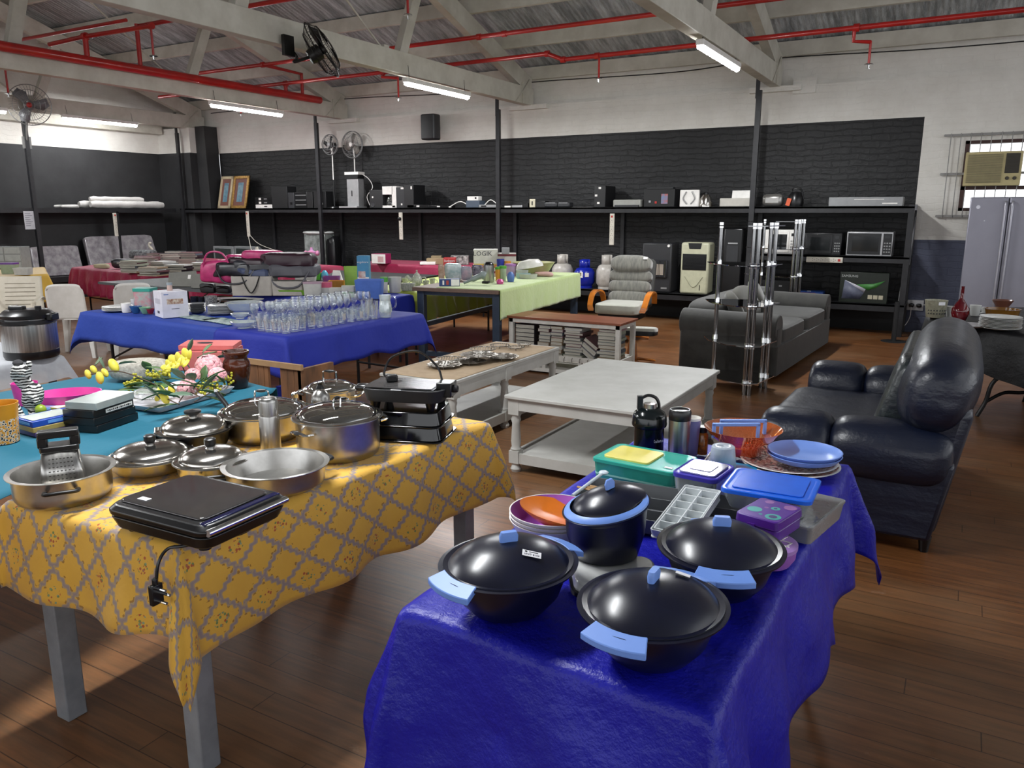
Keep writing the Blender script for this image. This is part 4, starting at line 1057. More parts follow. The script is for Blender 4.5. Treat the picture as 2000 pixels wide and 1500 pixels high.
b = MB(); b.lathe([(r * .48, h * .86), (r * .40, h * .9), (r * .26, h * .95), (r * .3, h), (.001, h)], 16); part(t, 'stopper', b, BLACK)
# grill
ct = onz(823, 800, ZY + .06)
t = T('electric_grill', 'black electric table grill with a looped cord resting on its roasting tins', 'grill', (-1.815, 2.385, ZY + .115), R(18))
b = MB(); b.shell((0, 0), .30, .20, .035, .082, .05, 1.08, .012); part(t, 'grill_pan', b, BLACKM)
for sx_, sy_ in ((-.11, -.07), (.11, -.07), (-.11, .07), (.11, .07)):
    b = MB(); b.cyl((sx_, sy_, 0), (sx_, sy_, .04), .014, .024, 12); part(t, 'foot', b, BLACK)
b = MB()
for k in range(15): b.tube([(-.145, -.085 + .0121 * k, .087), (.12, -.085 + .0121 * k, .087)], .0036, 6)
b.bb(-.15, -.143, -.09, .09, .078, .085); b.bb(.118, .125, -.09, .09, .078, .085); part(t, 'grill_bars', b, mat('dark_chrome', 'a9a9ac', .2, 1))
b = MB(); b.bb(.125, .185, -.05, .03, .05, .105); og = part(t, 'control_box', b, BLACK, bev=.004)
b = MB(); b.cyl((.186, -.01, .078), (.20, -.01, .078), .016, .013, 14); part(og, 'dial', b, BLACKM)
b = MB(); b.tube(bez([(.13, .02, .1), (.10, .05, .15), (.02, .06, .205), (-.08, .05, .18), (-.11, .03, .12), (-.09, .02, .10)], 6), .0045, 8); cb = part(t, 'cord', b, BLACK)
b = MB(); b.box((-.07, .005, .105), (.045, .035, .028), rot('Z', .5)); part(cb, 'plug', b, BLACK, bev=.006)
b = MB(); b.sq((-.185, 0, .065), (.07, .05, .03), .7, 16, 8); part(t, 'side_handle', b, BLACK)
sticker(t, (-.02, -.098, .078), .04, .018, 0, R(25))
t = T('roasting_tin', 'upper glossy black roasting tin turned over under the grill', 'tin', (-1.815, 2.385, ZY + .058), R(18))
b = MB(); b.rbox((0, 0), .315, .24, 0, .006, .03); b.rbox((0, 0), .30, .225, .006, .056, .04, .93); part(t, 'tin', b, mat('gloss_black', '08080a', .08), bev=.005)
t = T('roasting_tin', 'lower glossy black roasting tin standing on the yellow cloth', 'tin', (-1.815, 2.385, ZY + .001), R(18))
b = MB(); b.rbox((0, 0), .325, .25, 0, .006, .03); b.rbox((0, 0), .31, .235, .006, .056, .04, .93); part(t, 'tin', b, mat('gloss_black', '08080a', .08), bev=.005)
# sandwich press
t = T('sandwich_press', 'large black electric press with a mirrored lid, its plug dangling over the cloth edge', 'appliance', (-1.765, 1.355, ZY), R(2)); t.scale = (1.13, 1.15, 1.1)
b = MB(); P0 = [(x, y, .012) for x, y in rrect(.31, .24, .03)]; P1 = [(x * 1.10, y * 1.08, .045) for x, y in rrect(.31, .24, .03)]; b.loft([P0, P1]); part(t, 'lower_housing', b, BLACK, bev=.004)
b = MB(); b.loft([[(x * 1.10, y * 1.08, .047) for x, y in rrect(.31, .24, .03)], [(x * 1.12, y * 1.1, .06) for x, y in rrect(.31, .24, .03)], [(x * 1.04, y * 1.0, .073) for x, y in rrect(.31, .24, .03)]]); part(t, 'upper_housing', b, BLACK, bev=.003)
b = MB(); b.rbox((-.012, .0), .285, .205, .072, .079, .018); o = part(t, 'mirror_panel', b, mat('black_mirror', '8d8b8c', .08, .9), bev=.003)
sticker(o, (-.095, -.075, .0802), .032, .016, R(0), 0, nm='price_sticker')
b = MB(); b.bb(.135, .155, -.115, .115, .060, .075); part(t, 'navy_strip', b, mat('navy_gloss', '0b0f3a', .15), bev=.003)
b = MB(); b.tube([(.168, -.12, .058), (.172, 0, .060), (.168, .12, .058)], .009, 10); part(t, 'chrome_bar', b, CHROME)
for x in (-.12, .12):
    for y in (-.09, .09):
        b = MB(); b.cyl((x, y, 0), (x, y, .014), .014, .014, 12); part(t, 'foot', b, BLACK)
Mi = (tr(-1.765, 1.355, ZY) @ rot('Z', R(2)) @ Matrix.Diagonal((1.13, 1.15, 1.1, 1))).inverted()
W = lambda x, y, z: Mi @ Vector((x, y, z))
pts = [W(-1.63, 1.44, .765), W(-1.61, 1.36, .756), W(-1.67, 1.235, .757), W(-1.705, 1.205, .752), W(-1.712, 1.178, .72), W(-1.712, 1.165, .66), W(-1.712, 1.163, .655)]
b = MB(); b.tube(bez(pts, 6), .0038, 8); cb = part(t, 'power_cord', b, BLACK)
pl = W(-1.712, 1.163, .642)
b = MB(); b.box(pl, (.014, .03, .05)); b.tube([pl + Vector((0, 0, .02)), pl + Vector((0, 0, .04))], .007, 8); pg = part(cb, 'plug', b, BLACK, bev=.003)
b = MB()
for dz in (.016, -.016, 0): b.cyl(pl + Vector((.006, 0 if dz else .01, dz)), pl + Vector((.034, 0 if dz else .01, dz)), .0035, .0035, 8)
part(pg, 'plug_pins', b, CHROME)

# ---------------- navy casseroles
NAVYP = mat('navy_plastic', '0b0d1f', .28, c2='0e1126'); SKY = mat('sky_blue_plastic', '6f94dd', .4, c2='6a8fd8')
def navy(label, x0, x1, yc, ha, stick=False, k2=.108, knob_a=None):
    h = k2; c, r = rim(x0, x1, yc, ZB + h); t = T('serving_bowl', label, 'bowl', (c.x, c.y, ZB), ha, 'navy lidded bowls with light blue handles')
    ex = .93
    b = MB(); b.lathe([(.001, 0), (r * .5, 0), (r * .56, .006), (r * .73, h * .35), (r * .83, h * .75), (r * .86, h - .006), (r * .99, h - .003), (r, h + .002), (r * .86, h + .004), (r * .8, h * .8), (.001, .02)], 56, sy=ex); part(t, 'bowl', b, NAVYP)
    b = MB(); b.lathe([(r * .93, h + .003), (r * .93, h + .006), (r * .86, h + .004), (r * .82, h + .011), (r * .70, h + .026), (r * .5, h + .041), (r * .25, h + .050), (.001, h + .052)], 56, sy=ex); lid = part(t, 'lid', b, NAVYP)
    b = MB(); ka = 0 if knob_a is None else knob_a
    b.M = tr(0, 0, h + .048) @ rot('Z', ka); b.loft([[(x, y, 0) for x, y in rrect(.042, .014, .006)], [(x * 1.05, y * 1.2, .016) for x, y in rrect(.042, .014, .006)], [(x * .85, y, .026) for x, y in rrect(.042, .014, .006)]]); part(lid, 'lid_knob', b, SKY)
    for s in (-1, 1):
        b = MB(); n = 10; ri = []; ro = []
        for i in range(n + 1):
            a = (0 if s > 0 else PI) + R(-23 + 46 * i / n)
            ri.append((r * .92 * math.cos(a), r * .92 * ex * math.sin(a), 0)); ro.append((r * 1.16 * math.cos(a), r * 1.16 * ex * math.sin(a), .013))
        poly = ri + ro[::-1]
        b.loft([[(x, y, h - .006 - q_) for x, y, q_ in poly], [(x, y, h + .008 - q_) for x, y, q_ in poly]])
        part(t, 'handle', b, SKY, bev=.002)
    if stick: 
        p = Matrix.Rotation(-ha, 4, 'Z') @ (CR * stick[0] + FWH * stick[1]); q_ = math.hypot(p.x, p.y / ex) / r
        zl = h + .053 - .041 * (q_ / .82) ** 2.7; sl = 2.7 * .041 * q_ ** 1.7 / .82 ** 2.7 / r; nrm = Vector((p.x / (q_ * r) * sl, p.y / (q_ * r) * sl, 1)).normalized()
        base = nrm.to_track_quat('Z', 'Y').to_matrix().to_4x4(); xl = (Matrix.Rotation(-ha + stick[3], 3, 'Z') @ CR); xl = (xl - nrm * xl.dot(nrm)).normalized(); yl = nrm.cross(xl)
        M_ = Matrix((xl, yl, nrm)).transposed().to_4x4(); M_.translation = Vector((p.x, p.y, zl)) + nrm * .0025; w_ = .042 if stick[2] else .03
        b = MB(); b.M = M_; b.box((0, 0, 0), (w_, .02, .0008)); o = part(lid, 'price_sticker', b, mat('sticker_white', 'e6e6ea', .5))
        if stick[2]: text(o, 'lettering', stick[2], mat('print_grey', '4a4a58', .6), .0076, M_ @ tr(0, -.004, .0008), extr=.0002); b = MB(); b.M = M_; b.box((-.013, .005, .0008), (.005, .004, .0006)); b.box((.004, .005, .0008), (.02, .0015, .0006)); part(o, 'small_mark', b, BLACK)
    return t
navy('navy oval bowl with lid, at the left corner of the blue cloth, labelled UNIT 8105', 852, 1135, 1098, YAW + R(-138), (.050, -.055, 'UNIT 8105', R(-4)), knob_a=R(155))
navy('navy oval bowl with lid closest to the viewer, knob turned edge-on', 1118, 1432, 1178, YAW + R(-125), (.066, .035, None, R(-18)), knob_a=R(185))
navy('navy oval bowl with lid on the right beside the purple lunch box', 1275, 1540, 1066, YAW + R(-102), None, knob_a=R(95))
# white kitchen scale under the deep pot
c, r = rim(1112, 1292, 1112, ZB + .035)
t = T('kitchen_scale', 'white and black appliance base squeezed under the deep navy pot', 'appliance', (c.x, c.y, ZB), YAW)
b = MB(); b.rbox((0, 0), r * 1.9, r * 1.5, .01, .036, .04, .94); part(t, 'body', b, mat('off_white_gloss', 'd7d8d6', .2), bev=.006)
b = MB(); b.rbox((0, 0), r * 2.0, r * 1.6, 0, .011, .045); part(t, 'base', b, BLACK)
# deep pot with slanting rim
c, r = rim(1097, 1271, 985, ZB + .036 + .135)
t = T('deep_pot', 'deep navy plastic pot with a tilted lid and light blue crescent', 'pot', (c.x, c.y, ZB + .037), YAW)
def slant(r_, z, k): return [(r_ * math.cos(2 * PI * i / 48), r_ * .92 * math.sin(2 * PI * i / 48), z + k * r_ * math.cos(2 * PI * i / 48 - R(20))) for i in range(48)]
b = MB(); b.loft([slant(r * .66, 0, 0), slant(r * .74, .006, 0), slant(r * .88, .06, .05), slant(r * .92, .115, .16), slant(r * .93, .117, .16), slant(r * .96, .128, .2), slant(r * .99, .13, .2), slant(r * .88, .13, .2)]); part(t, 'pot_body', b, NAVYP)
b = MB(); b.loft([slant(r * .95, .131, .2), slant(r * .93, .136, .2), slant(r * .82, .142, .2)], False, False); part(t, 'blue_rim_band', b, SKY)
b = MB()
def sl2(r_, z): return [(r_ * math.cos(2 * PI * i / 48) + .01, r_ * .86 * math.sin(2 * PI * i / 48) + .014, z + .2 * r_ * math.cos(2 * PI * i / 48 - R(20))) for i in range(48)]
b.loft([sl2(r * .84, .136), sl2(r * .80, .146), sl2(r * .5, .163), sl2(r * .2, .170), sl2(.001, .171)], True, False); lid = part(t, 'lid', b, NAVYP)
b = MB(); b.M = tr(.01, .01, .172) @ rot('Y', R(-8)) @ rot('Z', R(40)); b.loft([[(x, y, 0) for x, y in rrect(.03, .008, .004)], [(x * 1.1, y * 1.2, .014) for x, y in rrect(.03, .008, .004)], [(x * .6, y, .024) for x, y in rrect(.03, .008, .004)]]); part(lid, 'lid_knob', b, SKY)
# nested bowls
PUR = mat('orchid_plastic', 'b567d2', .3); ORA = mat('orange_plastic', 'd9751e', .35); WBO = mat('cream_bowl_outside', 'e6e2e0', .35)
c, r = rim(993, 1168, 1000, ZB + .085)
for i in range(3):
    z = ZB + .006 + .0 + .011 * i; t = T('mixing_bowl', ('lowest of the nested orchid-lined bowls at the left of the plasticware', 'middle of the nested orchid-lined bowls at the left of the plasticware', 'topmost nested bowl, orchid inside and white outside, with orange in it')[i], 'bowl', (c.x, c.y, z - .006), YAW)
    b = MB(); b.lathe([(.001, 0), (r * .55, 0), (r * .8, .028), (r * .97, .068), (r * .985, .071), (r * .955, .071)], 48); part(t, 'outside', b, WBO)
    b = MB(); b.lathe([(r * .956, .0705), (r * .93, .064), (r * .76, .03), (r * .55, .005), (.001, .005)], 48); part(t, 'inside', b, PUR)
b = MB(); b.M = rot('Y', R(12)) @ rot('X', R(-4)); b.lathe([(.001, 0), (r * .6, 0), (r * .92, .024), (r * .95, .03), (r * .90, .026), (r * .58, .004), (.001, .004)], 48)
solo('orange_bowl', 'orange bowl lying tilted inside the topmost orchid-lined bowl', 'bowl', b, ORA, loc=(c.x + .016, c.y + .004, ZB + .06), rz=YAW)

# ---------------- boxes and tubs
def tub(name, label, q, h, z, body, lid=None, lidh=.012, r=.02, taper=1.12, cat='container', lid_r=None, inset=None, wallt=.002):
    c, w, d, a = q; t = T(name, label, cat, (c.x, c.y, z), a)
    b = MB(); b.shell((0, 0), w / taper, d / taper, 0, h - (lidh if lid else 0), r, taper if 1 else 1, wallt); part(t, 'container_body', b, body)
    if lid:
        b = MB(); P = rrect(w * 1.03, d * 1.03, r * 1.1, 5); b.loft([[(x, y, h - lidh) for x, y in P], [(x, y, h - .002) for x, y in P], [(x * .96, y * .96, h) for x, y in P], [(x * .9, y * .88, h - .002) for x, y in P], [(x * .86, y * .84, h - .002) for x, y in P]]); o = part(t, 'lid', b, lid)
        return t, o, w, d
    return t, None, w, d
CLR = clear('clear_plastic', 'e9eef0', .35, .06, .08, .22, 'c9d0d4'); CLG = clear('grey_clear_plastic', 'c9cdd0', .35, .06, .12, .45, '96999c'); CLB = clear('milky_plastic', 'e6ecf2', .35, .05, .15, .55, 'c8d2dc')
TEALP = mat('teal_plastic', '2fa595', .3, c2='2b9b8c'); TEALC_ = clear('teal_clear_plastic', '8fd5c8', .35, .05, .1, .6, '3fae9b')
q = quad((1157, 893), (1316, 924), (1194, 862), ZB + .085)
t, o, w, d = tub('food_container', 'long teal food box with a yellow hatch in its lid behind the cutlery tray', q, .085, ZB, TEALC_, TEALP, .012, .02, 1.05)
b = MB(); b.M = tr(-w * .14, .0, .085); b.rbox((0, 0), w * .56, d * .7, -.003, .004, .015); part(o, 'yellow_hatch', b, mat('yellow_plastic', 'ddd06a', .35), bev=.001)
sticker(o, (w * .38, -d * .3, .0848), .028, .014)
b = MB(); b.rbox((0, 0), w * .98, d * .98, .03, .036, .02); part(t, 'middle_rim', b, mat('pale_teal', '8cc9b8', .3))
TRG = mat('grey_tray_plastic', '5c5f63', .5)
q = quad((1098, 990), (1455, 1046), (1150, 930), ZB + .045)
t, o, w, d = tub('cutlery_tray', 'long grey cutlery tray filled with wooden and plastic utensils', q, .045, ZB, TRG, None, r=.012, taper=1.08, wallt=.004, cat='tray')
b = MB()
for k in (-.5 / 1.5, .5 / 1.5): b.bb(-w * .42, w * .42, d * k * .5 - .002, d * k * .5 + .002, .004, .038)
part(t, 'divider', b, TRG)
tc, ta = q[0], q[3]
WSP = mat('beech_wood', 'b08a5e', .6)
for k, (dx, dy, a, lb) in enumerate(((-.19, .00, 8, 'leftmost wooden spoon handle sticking out of the grey tray'), (-.175, .018, 14, 'middle wooden spoon handle sticking out of the grey tray'), (-.16, .036, 20, 'rightmost wooden spoon handle sticking out of the grey tray'))):
    b = MB(); b.M = rot('Z', R(a)) @ rot('Y', R(8)); b.tube([(-.07, 0, 0), (.06, 0, 0), (.08, 0, 0), (.11, 0, 0)], [.006, .005, .012, .002], 8, flat=.5)
    p = Vector((tc.x, tc.y, ZB + .052)) + Matrix.Rotation(ta, 3, 'Z') @ Vector((dx, dy, 0)); solo('wooden_spoon', lb, 'spoon', b, WSP, loc=p, rz=ta, group='wooden spoons in the grey tray')
p0, p1_ = onz(1118, 968, ZB + .055), onz(1176, 925, ZB + .075)
b = MB(); b.tube([p0, p1_], .005, 8); b.sph(p1_ + (p1_ - p0).normalized() * .01, .016, 12, .006); solo('measuring_spoon', 'clear plastic spoon propped across the corner of the grey tray', 'spoon', b, mat('pale_blue_white', 'c3cfd8', .3))
q = quad((1312, 921), (1398, 938), (1328, 889), ZB + .10)
PBL = mat('violet_blue_plastic', '3d35a5', .3)
t, o, w, d = tub('food_container', 'square clear tub with a violet-rimmed clear lid in front of the steel mug', q, .10, ZB, CLR, PBL, .014, .022, 1.15)
b = MB(); b.rbox((0, 0), w * .82, d * .8, .099, .104, .015); b.rbox((0, 0), w * .5, d * .45, .104, .107, .01); part(o, 'clear_panel', b, mat('shiny_lid_panel', 'b9b8cf', .08, .5), bev=.001)
# ice tray
q = quad((1270, 1036), (1348, 1052), (1312, 965), ZB + .05); c, w, d, a = q
t = T('ice_tray', 'frosted white ice cube tray leaning beside the deep navy pot', 'ice tray', (c.x, c.y, ZB + .046), a); t.rotation_euler = (R(6), 0, a)
b = MB(); IW = clear('frosted_plastic', 'ffffff', .35, .05, .25, .75, 'dfe4e6')
b.rbox((0, 0), w, d, .0, .003, .01)
nx, ny = 2, 6
for i in range(nx + 1): x = -w * .44 + w * .88 * i / nx; b.bb(x - .0015, x + .0015, -d * .46, d * .46, .003, .024)
for j in range(ny + 1): y = -d * .46 + d * .92 * j / ny; b.bb(-w * .44, w * .44, y - .0015, y + .0015, .003, .024)
b.shell((0, 0), w * .95, d * .98, .0, .026, .008, 1.05, .002)
part(t, 'tray_body', b, IW)
# clear stack on the right
q = quad((1478, 1004), (1585, 1031), (1520, 946), ZB + .055)
t, o, w, d = tub('food_container', 'low clear grey tub under the bright blue lidded one at the right edge', q, .055, ZB, CLG, CLG, .008, .015, 1.08)
q = quad((1408, 952), (1583, 980), (1440, 911), ZB + .118)
BLID = mat('bright_blue_plastic', '1c62dc', .25, c2='1a5cd0')
t, o, w, d = tub('food_container', 'shallow clear tub with a bright blue lid on top of the grey one', q, .06, ZB + .057, CLR, BLID, .012, .02, 1.2)
b = MB(); b.rbox((0, 0), w * .80, d * .76, .0585, .0615, .012); part(o, 'raised_panel', b, BLID, bev=.001)
# round purple tub and lunch box
c, r = rim(1436, 1556, 1056, ZB + .055)
t = T('round_container', 'round lilac tub with a white patterned lid below the purple lunch box', 'container', (c.x, c.y, ZB), YAW)
b = MB(); b.lathe([(.001, 0), (r * .8, 0), (r * .95, .02), (r * .97, .045)], 40); part(t, 'container_body', b, clear('lilac_plastic', 'd6b8ea', .35, .05, .2, .7, '9a62bd'))
b = MB(); b.lathe([(r, .043), (r, .053), (r * .9, .056), (.001, .056)], 40); o = part(t, 'lid', b, mat('lilac_lid', 'a27cc0', .35))
b = MB()
for k in range(5):
    for s in (-1, 1):
        xx = -r * .7 + r * .35 * k; L_ = math.sqrt(max(.0001, (r * .8) ** 2 - xx * xx)); b.M = rot('Z', R(45 * s)); b.bb(xx - .002, xx + .002, -L_, L_, .056, .0572)
part(o, 'white_lattice', b, WHITE)
q = quad((1434, 1000), (1520, 1024), (1455, 962), ZB + .112); c, w, d, a = q
LP = mat('purple_plastic', '51238a', .3, c2='4a1f80')
t = T('lunch_box', 'purple lunch box printed with teal and mauve circles', 'lunch box', (c.x, c.y, ZB + .058), a)
b = MB(); b.rbox((0, 0), w * .96, d * .96, 0, .03, .014); part(t, 'bottom_half', b, LP, bev=.003)
b = MB(); b.rbox((0, 0), w, d, .031, .055, .014, .97); o = part(t, 'lid', b, LP, bev=.003)
TQ = mat('print_teal', '2f9a94', .4); MV = mat('print_mauve', '8d5a9c', .4); DP = mat('print_dark', '2c1a66', .4)
for (x, y, rr_, m_) in ((-.25, -.15, .16, TQ), (.25, -.28, .17, TQ), (.25, -.28, .09, DP), (.08, .1, .1, TQ), (.08, .1, .04, DP), (.3, .3, .14, MV), (-.2, .33, .1, MV), (-.02, -.3, .04, TQ), (-.1, .05, .05, MV)):
    b = MB(); b.lathe([(rr_ * w, .0), (.001, .0)], 20, (x * w, y * d, .0555 if m_ is not DP else .0559)); part(o, 'printed_circle', b, m_)
b = MB(); b.box((-w * .1, -d * .5, .03), (.02, .006, .014)); part(t, 'clip', b, LP)
# orange glass bowl with two blue handles
OG = clear('orange_glass', 'f7b070', .35, .08, .05, .2, 'e07a28')
ZBo = ZB; ZB = ZB + .02; c, r = rim(1377, 1526, 835, ZB + .095)
t = T('glass_bowl', 'transparent orange bowl with two light blue handles inside', 'bowl', (c.x, c.y, ZB), YAW)
b = MB(); b.lathe([(.001, 0), (r * .48, 0), (r * .5, .03), (r * .52, .034), (r * .8, .062), (r * .96, .09), (r, .095), (r * .985, .095), (r * .78, .066), (r * .48, .038), (.001, .036)], 48); part(t, 'bowl', b, OG)
b = MB(); b.lathe([(.001, .001), (r * .46, .001), (r * .47, .03), (.001, .032)], 40); part(t, 'base', b, mat('orange_base', 'e0701e', .25))
for (dx, dy, lb) in ((-.03, -.015, 'nearer light blue plastic handle lying in the orange bowl'), (.01, .035, 'farther light blue plastic handle lying in the orange bowl')):
    b = MB(); W2 = r * .62; P = [(-W2, 0), (-W2, .05), (W2, .05), (W2, 0)]
    b.bb(-W2, -W2 + .012, -.006, .006, -.01, .045); b.bb(W2 - .012, W2, -.006, .006, -.01, .045); b.bb(-W2, W2, -.006, .006, .034, .046)
    solo('plastic_handle', lb, 'bracket', b, SKY, loc=Vector((c.x, c.y, ZB + .07)) + CR * dx + FWH * dy, rz=YAW, bev=.002)
ZB = ZBo
# plates at the far right corner
c, r = rim(1452, 1636, 902, ZB + .02)
def dots_mat():
    m, nt, p = newmat('speckled_red_print'); v = coords(nt); vo = nt.nodes.new('ShaderNodeTexVoronoi'); vo.inputs['Scale'].default_value = 130; nt.links.new(v, vo.inputs['Vector'])
    nt.links.new(ramp(nt, E(nt, vo.outputs['Color']), [(0.3, 'd8d2cc'), (0.5, 'a8544e'), (0.75, '3c2a2c')]), p.inputs['Base Color']); p.inputs['Roughness'].default_value = .3; return m
SPK = dots_mat()
for i, lb in enumerate(('lower white plate with speckled print under the light blue dishes', 'upper speckled plate under the light blue dishes')):
    t = T('dinner_plate', lb, 'plate', (c.x - .01 * i, c.y + .012 * i, ZB + .008 * i), YAW, 'speckled plates')
    b = MB(); b.lathe([(.001, 0), (r * .6, 0), (r * .97, .016), (r, .018), (r * .96, .019), (r * .6, .004), (.001, .004)], 44); part(t, 'plate', b, WHITE)
    b = MB(); b.lathe([(r * .95, .0194), (r * .62, .0052), (.001, .0052)], 44); part(t, 'printed_face', b, SPK)
c, r = rim(1501, 1641, 884, ZB + .062); LB = mat('light_blue_melamine', '7695da', .35, c2='7090d6')
for i, lb in enumerate(('lower light blue deep dish at the back right corner of the blue cloth', 'upper light blue deep dish at the back right corner of the blue cloth')):
    b = MB(); z = .0125 * i; b.lathe([(.001, 0), (r * .62, 0), (r * .9, .014), (r, .03), (r * .97, .031), (r * .86, .017), (r * .6, .005), (.001, .005)], 44)
    solo('deep_dish', lb, 'dish', b, LB, loc=(c.x, c.y, ZB + .0295 + z), rz=0, group='light blue dishes')
# bottles at the back
c, w, h = fit(1238, 1306, 893, ZB, 787); t = T('shaker_jug', 'dark green-black sports jug with a carry loop and steel cap', 'bottle', c, YAW); r = w / 2
DKG = mat('black_green_gloss', '0a1214', .15)
b = MB(); b.lathe([(.001, 0), (r * .78, 0), (r * .85, .01), (r * .85, h * .52), (r * .97, h * .55), (r * 1.0, h * .6), (r * .98, h * .63), (r * .97, h * .72), (r * .86, h * .82), (r * .5, h * .9), (.001, h * .92)], 40); o = part(t, 'body', b, DKG)
text(o, 'lettering', 'eXalate', mat('print_white', 'd7dbe0', .5), .016, FRONT(r * .3, -r * .83, h * .3) @ rot('Z', R(8)))
b = MB(); b.lathe([(r * .38, h * .87), (r * .38, h * .99), (.001, h)], 24); part(t, 'steel_cap', b, BRUSH)
b = MB(); b.tube(bez([(r * .55, .01, h * .85), (r * .5, .01, h * 1.0), (r * .3, .01, h * 1.1), (-.1 * r, .01, h * 1.14), (-.5 * r, .01, h * 1.08)], 5), .006, 8); b.box((-.55 * r, .01, h * 1.0), (.02, .02, .05)); part(t, 'carry_loop', b, BLACK)
c, w, h = fit(1307, 1350, 905, ZB, 799); t = T('travel_mug', 'steel travel mug with a black lid beside the sports jug', 'mug', c, 0); r = w / 2
b = MB(); b.lathe([(.001, 0), (r * .9, 0), (r * .98, h * .8), (.001, h * .8)], 32); part(t, 'body', b, BRUSH)
b = MB(); b.lathe([(r * .98, h * .8), (r, h * .82), (r * 1.0, h * .95), (r * .9, h), (r * .8, h), (r * .75, h * .97), (.001, h * .97)], 32); part(t, 'lid', b, BLACK)
c, w, h = fit(1337, 1369, 893, ZB, 815); r = w / 2; t = T('plastic_tumbler', 'white and violet tumbler behind the steel travel mug', 'cup', c, 0)
b = MB(); b.lathe([(.001, 0), (r * .75, 0), (r, h), (r * .94, h), (r * .7, .004)], 28); o = part(t, 'cup', b, mat('violet_grey_gloss', '6d6c9a', .3))
b = MB(); b.lathe([(r * .98, h * .93), (r * 1.02, h), (r * .93, h + .001), (r * .72, .01)], 28); part(t, 'white_inside', b, WHITE)
c, w, h = fit(1361, 1384, 889, ZB, 833); r = w / 2; t = T('spice_jar', 'small amber jar with a dark lid left of the orange bowl', 'jar', c, 0)
b = MB(); b.lathe([(.001, 0), (r, 0), (r, h * .7), (r * .7, h * .8), (.001, h * .8)], 20); part(t, 'jar', b, mat('amber', 'a8651c', .2, c2='6e3c10', ns=60))
b = MB(); b.lathe([(r * .78, h * .8), (r * .78, h), (.001, h)], 20); part(t, 'lid', b, BLACK)
q = quad((1384, 936), (1450, 946), (1396, 902), ZB + .018); c, w, d, a = q
b = MB(); b.rbox((0, 0), w, d, 0, .009, .02); solo('container_lid', 'orange-red plastic lid lying under the turquoise one', 'lid', b, mat('red_orange_plastic', 'b5402f', .35), loc=(c.x, c.y, ZB), rz=a, bev=.002)
b = MB(); b.rbox((0, 0), w * 1.15, d * 1.1, 0, .01, .02); solo('container_lid', 'turquoise plastic lid under the upturned clear cup', 'lid', b, mat('turquoise_plastic', '2f93c4', .35), loc=(c.x + .005, c.y + .012, ZB + .0095), rz=a, bev=.002)
c, w, h = fit(1391, 1444, 921, ZB + .02, 870); r = w / 2
b = MB(); b.lathe([(r, 0), (r * .82, h * .95), (r * .7, h), (.001, h * .97)], 36); solo('clear_cup', 'upturned milky plastic cup on the turquoise lid', 'cup', b, CLB, loc=c, solid=.001)
b = MB(); b.M = I4; p0, p1_ = onz(1372, 905, ZB + .02), onz(1400, 868, ZB + .03); b.tube([p0, p1_], .003, 6)
for k in range(7): q_ = p0.lerp(p1_, k / 7); b.tube([q_, q_ + CR * .03], .0012, 5)
solo('wire_rack', 'white wire rack corner beside the clear cup', 'rack', b, WHITE)
# ============================================================ TEAL TABLE
def carton(name, label, q, h, z, m, cat='box', bev=.002, group=None):
    """closed box whose top face is q; top at z+h"""
    c, w, d, a = q; t = T(name, label, cat, (c.x, c.y, z), a, group)
    b = MB(); b.rbox((0, 0), w, d, 0, h, .002, 1, 1); part(t, 'box', b, m, bev=bev); return t, w, d
def patch(t, name, c, w, h, m, face='front', dz=0):
    """printed panel lying on the front (-y), top or right (+x) face; c gives its centre"""
    b = MB()
    if face == 'front': b.box((c[0], c[1] - .0008, c[2]), (w, .0012, h))
    elif face == 'right': b.box((c[0] + .0008, c[1], c[2]), (.0012, w, h))
    elif face == 'left': b.box((c[0] - .0008, c[1], c[2]), (.0012, w, h))
    else: b.box((c[0], c[1], c[2] + .0008), (w, h, .0012))
    return part(t, name, b, m)
def cupv(name, label, cat, x0, x1, yb, z, yt, m, taper=.8, handle=False, inner=None, group=None, prof=None, seg=24):
    c, w, h = fit(x0, x1, yb, z, yt); r = w / 2; t = T(name, label, cat, c, YAW, group)
    b = MB(); P = prof or [(0, 0), (taper, 0), (taper + .03, .02), (1, 1), (.94, 1), (taper - .04, .05), (0, .05)]
    b.lathe([(r * a, h * k) for a, k in P], seg); part(t, 'body', b, m)
    if handle:
        b = MB(); b.tube(bez([(r * .95, 0, h * .8), (r * 1.5, 0, h * .75), (r * 1.5, 0, h * .35), (r * .88, 0, h * .25)], 4), r * .1, 6); part(t, 'handle', b, m)
    return t, r, h
def leopard():
    m, nt, p = newmat('mottled_brown_print'); v = coords(nt); vo = nt.nodes.new('ShaderNodeTexVoronoi'); vo.inputs['Scale'].default_value = 110; vo.feature = 'F1'; nt.links.new(v, vo.inputs['Vector'])
    nt.links.new(ramp(nt, vo.outputs['Distance'], [(0.3, '1e1713'), (0.42, 'd8d2c6'), (0.6, 'c98a2a')]), p.inputs['Base Color']); p.inputs['Roughness'].default_value = .4; return m
c, w, h = fit(-48, 19, 872, ZY, 787); r = w / 2
t = T('paper_tub', 'yellow tub with a mottled lower half, cut by the left edge', 'tub', c, YAW)
b = MB(); b.lathe([(.001, 0), (r * .82, 0), (r * .9, h * .62)], 32); part(t, 'mottled_half', b, leopard())
b = MB(); b.lathe([(r * .9, h * .62), (r, h), (r * .95, h), (r * .8, .01)], 32); part(t, 'yellow_half', b, mat('tub_yellow', 'cf8c14', .4))
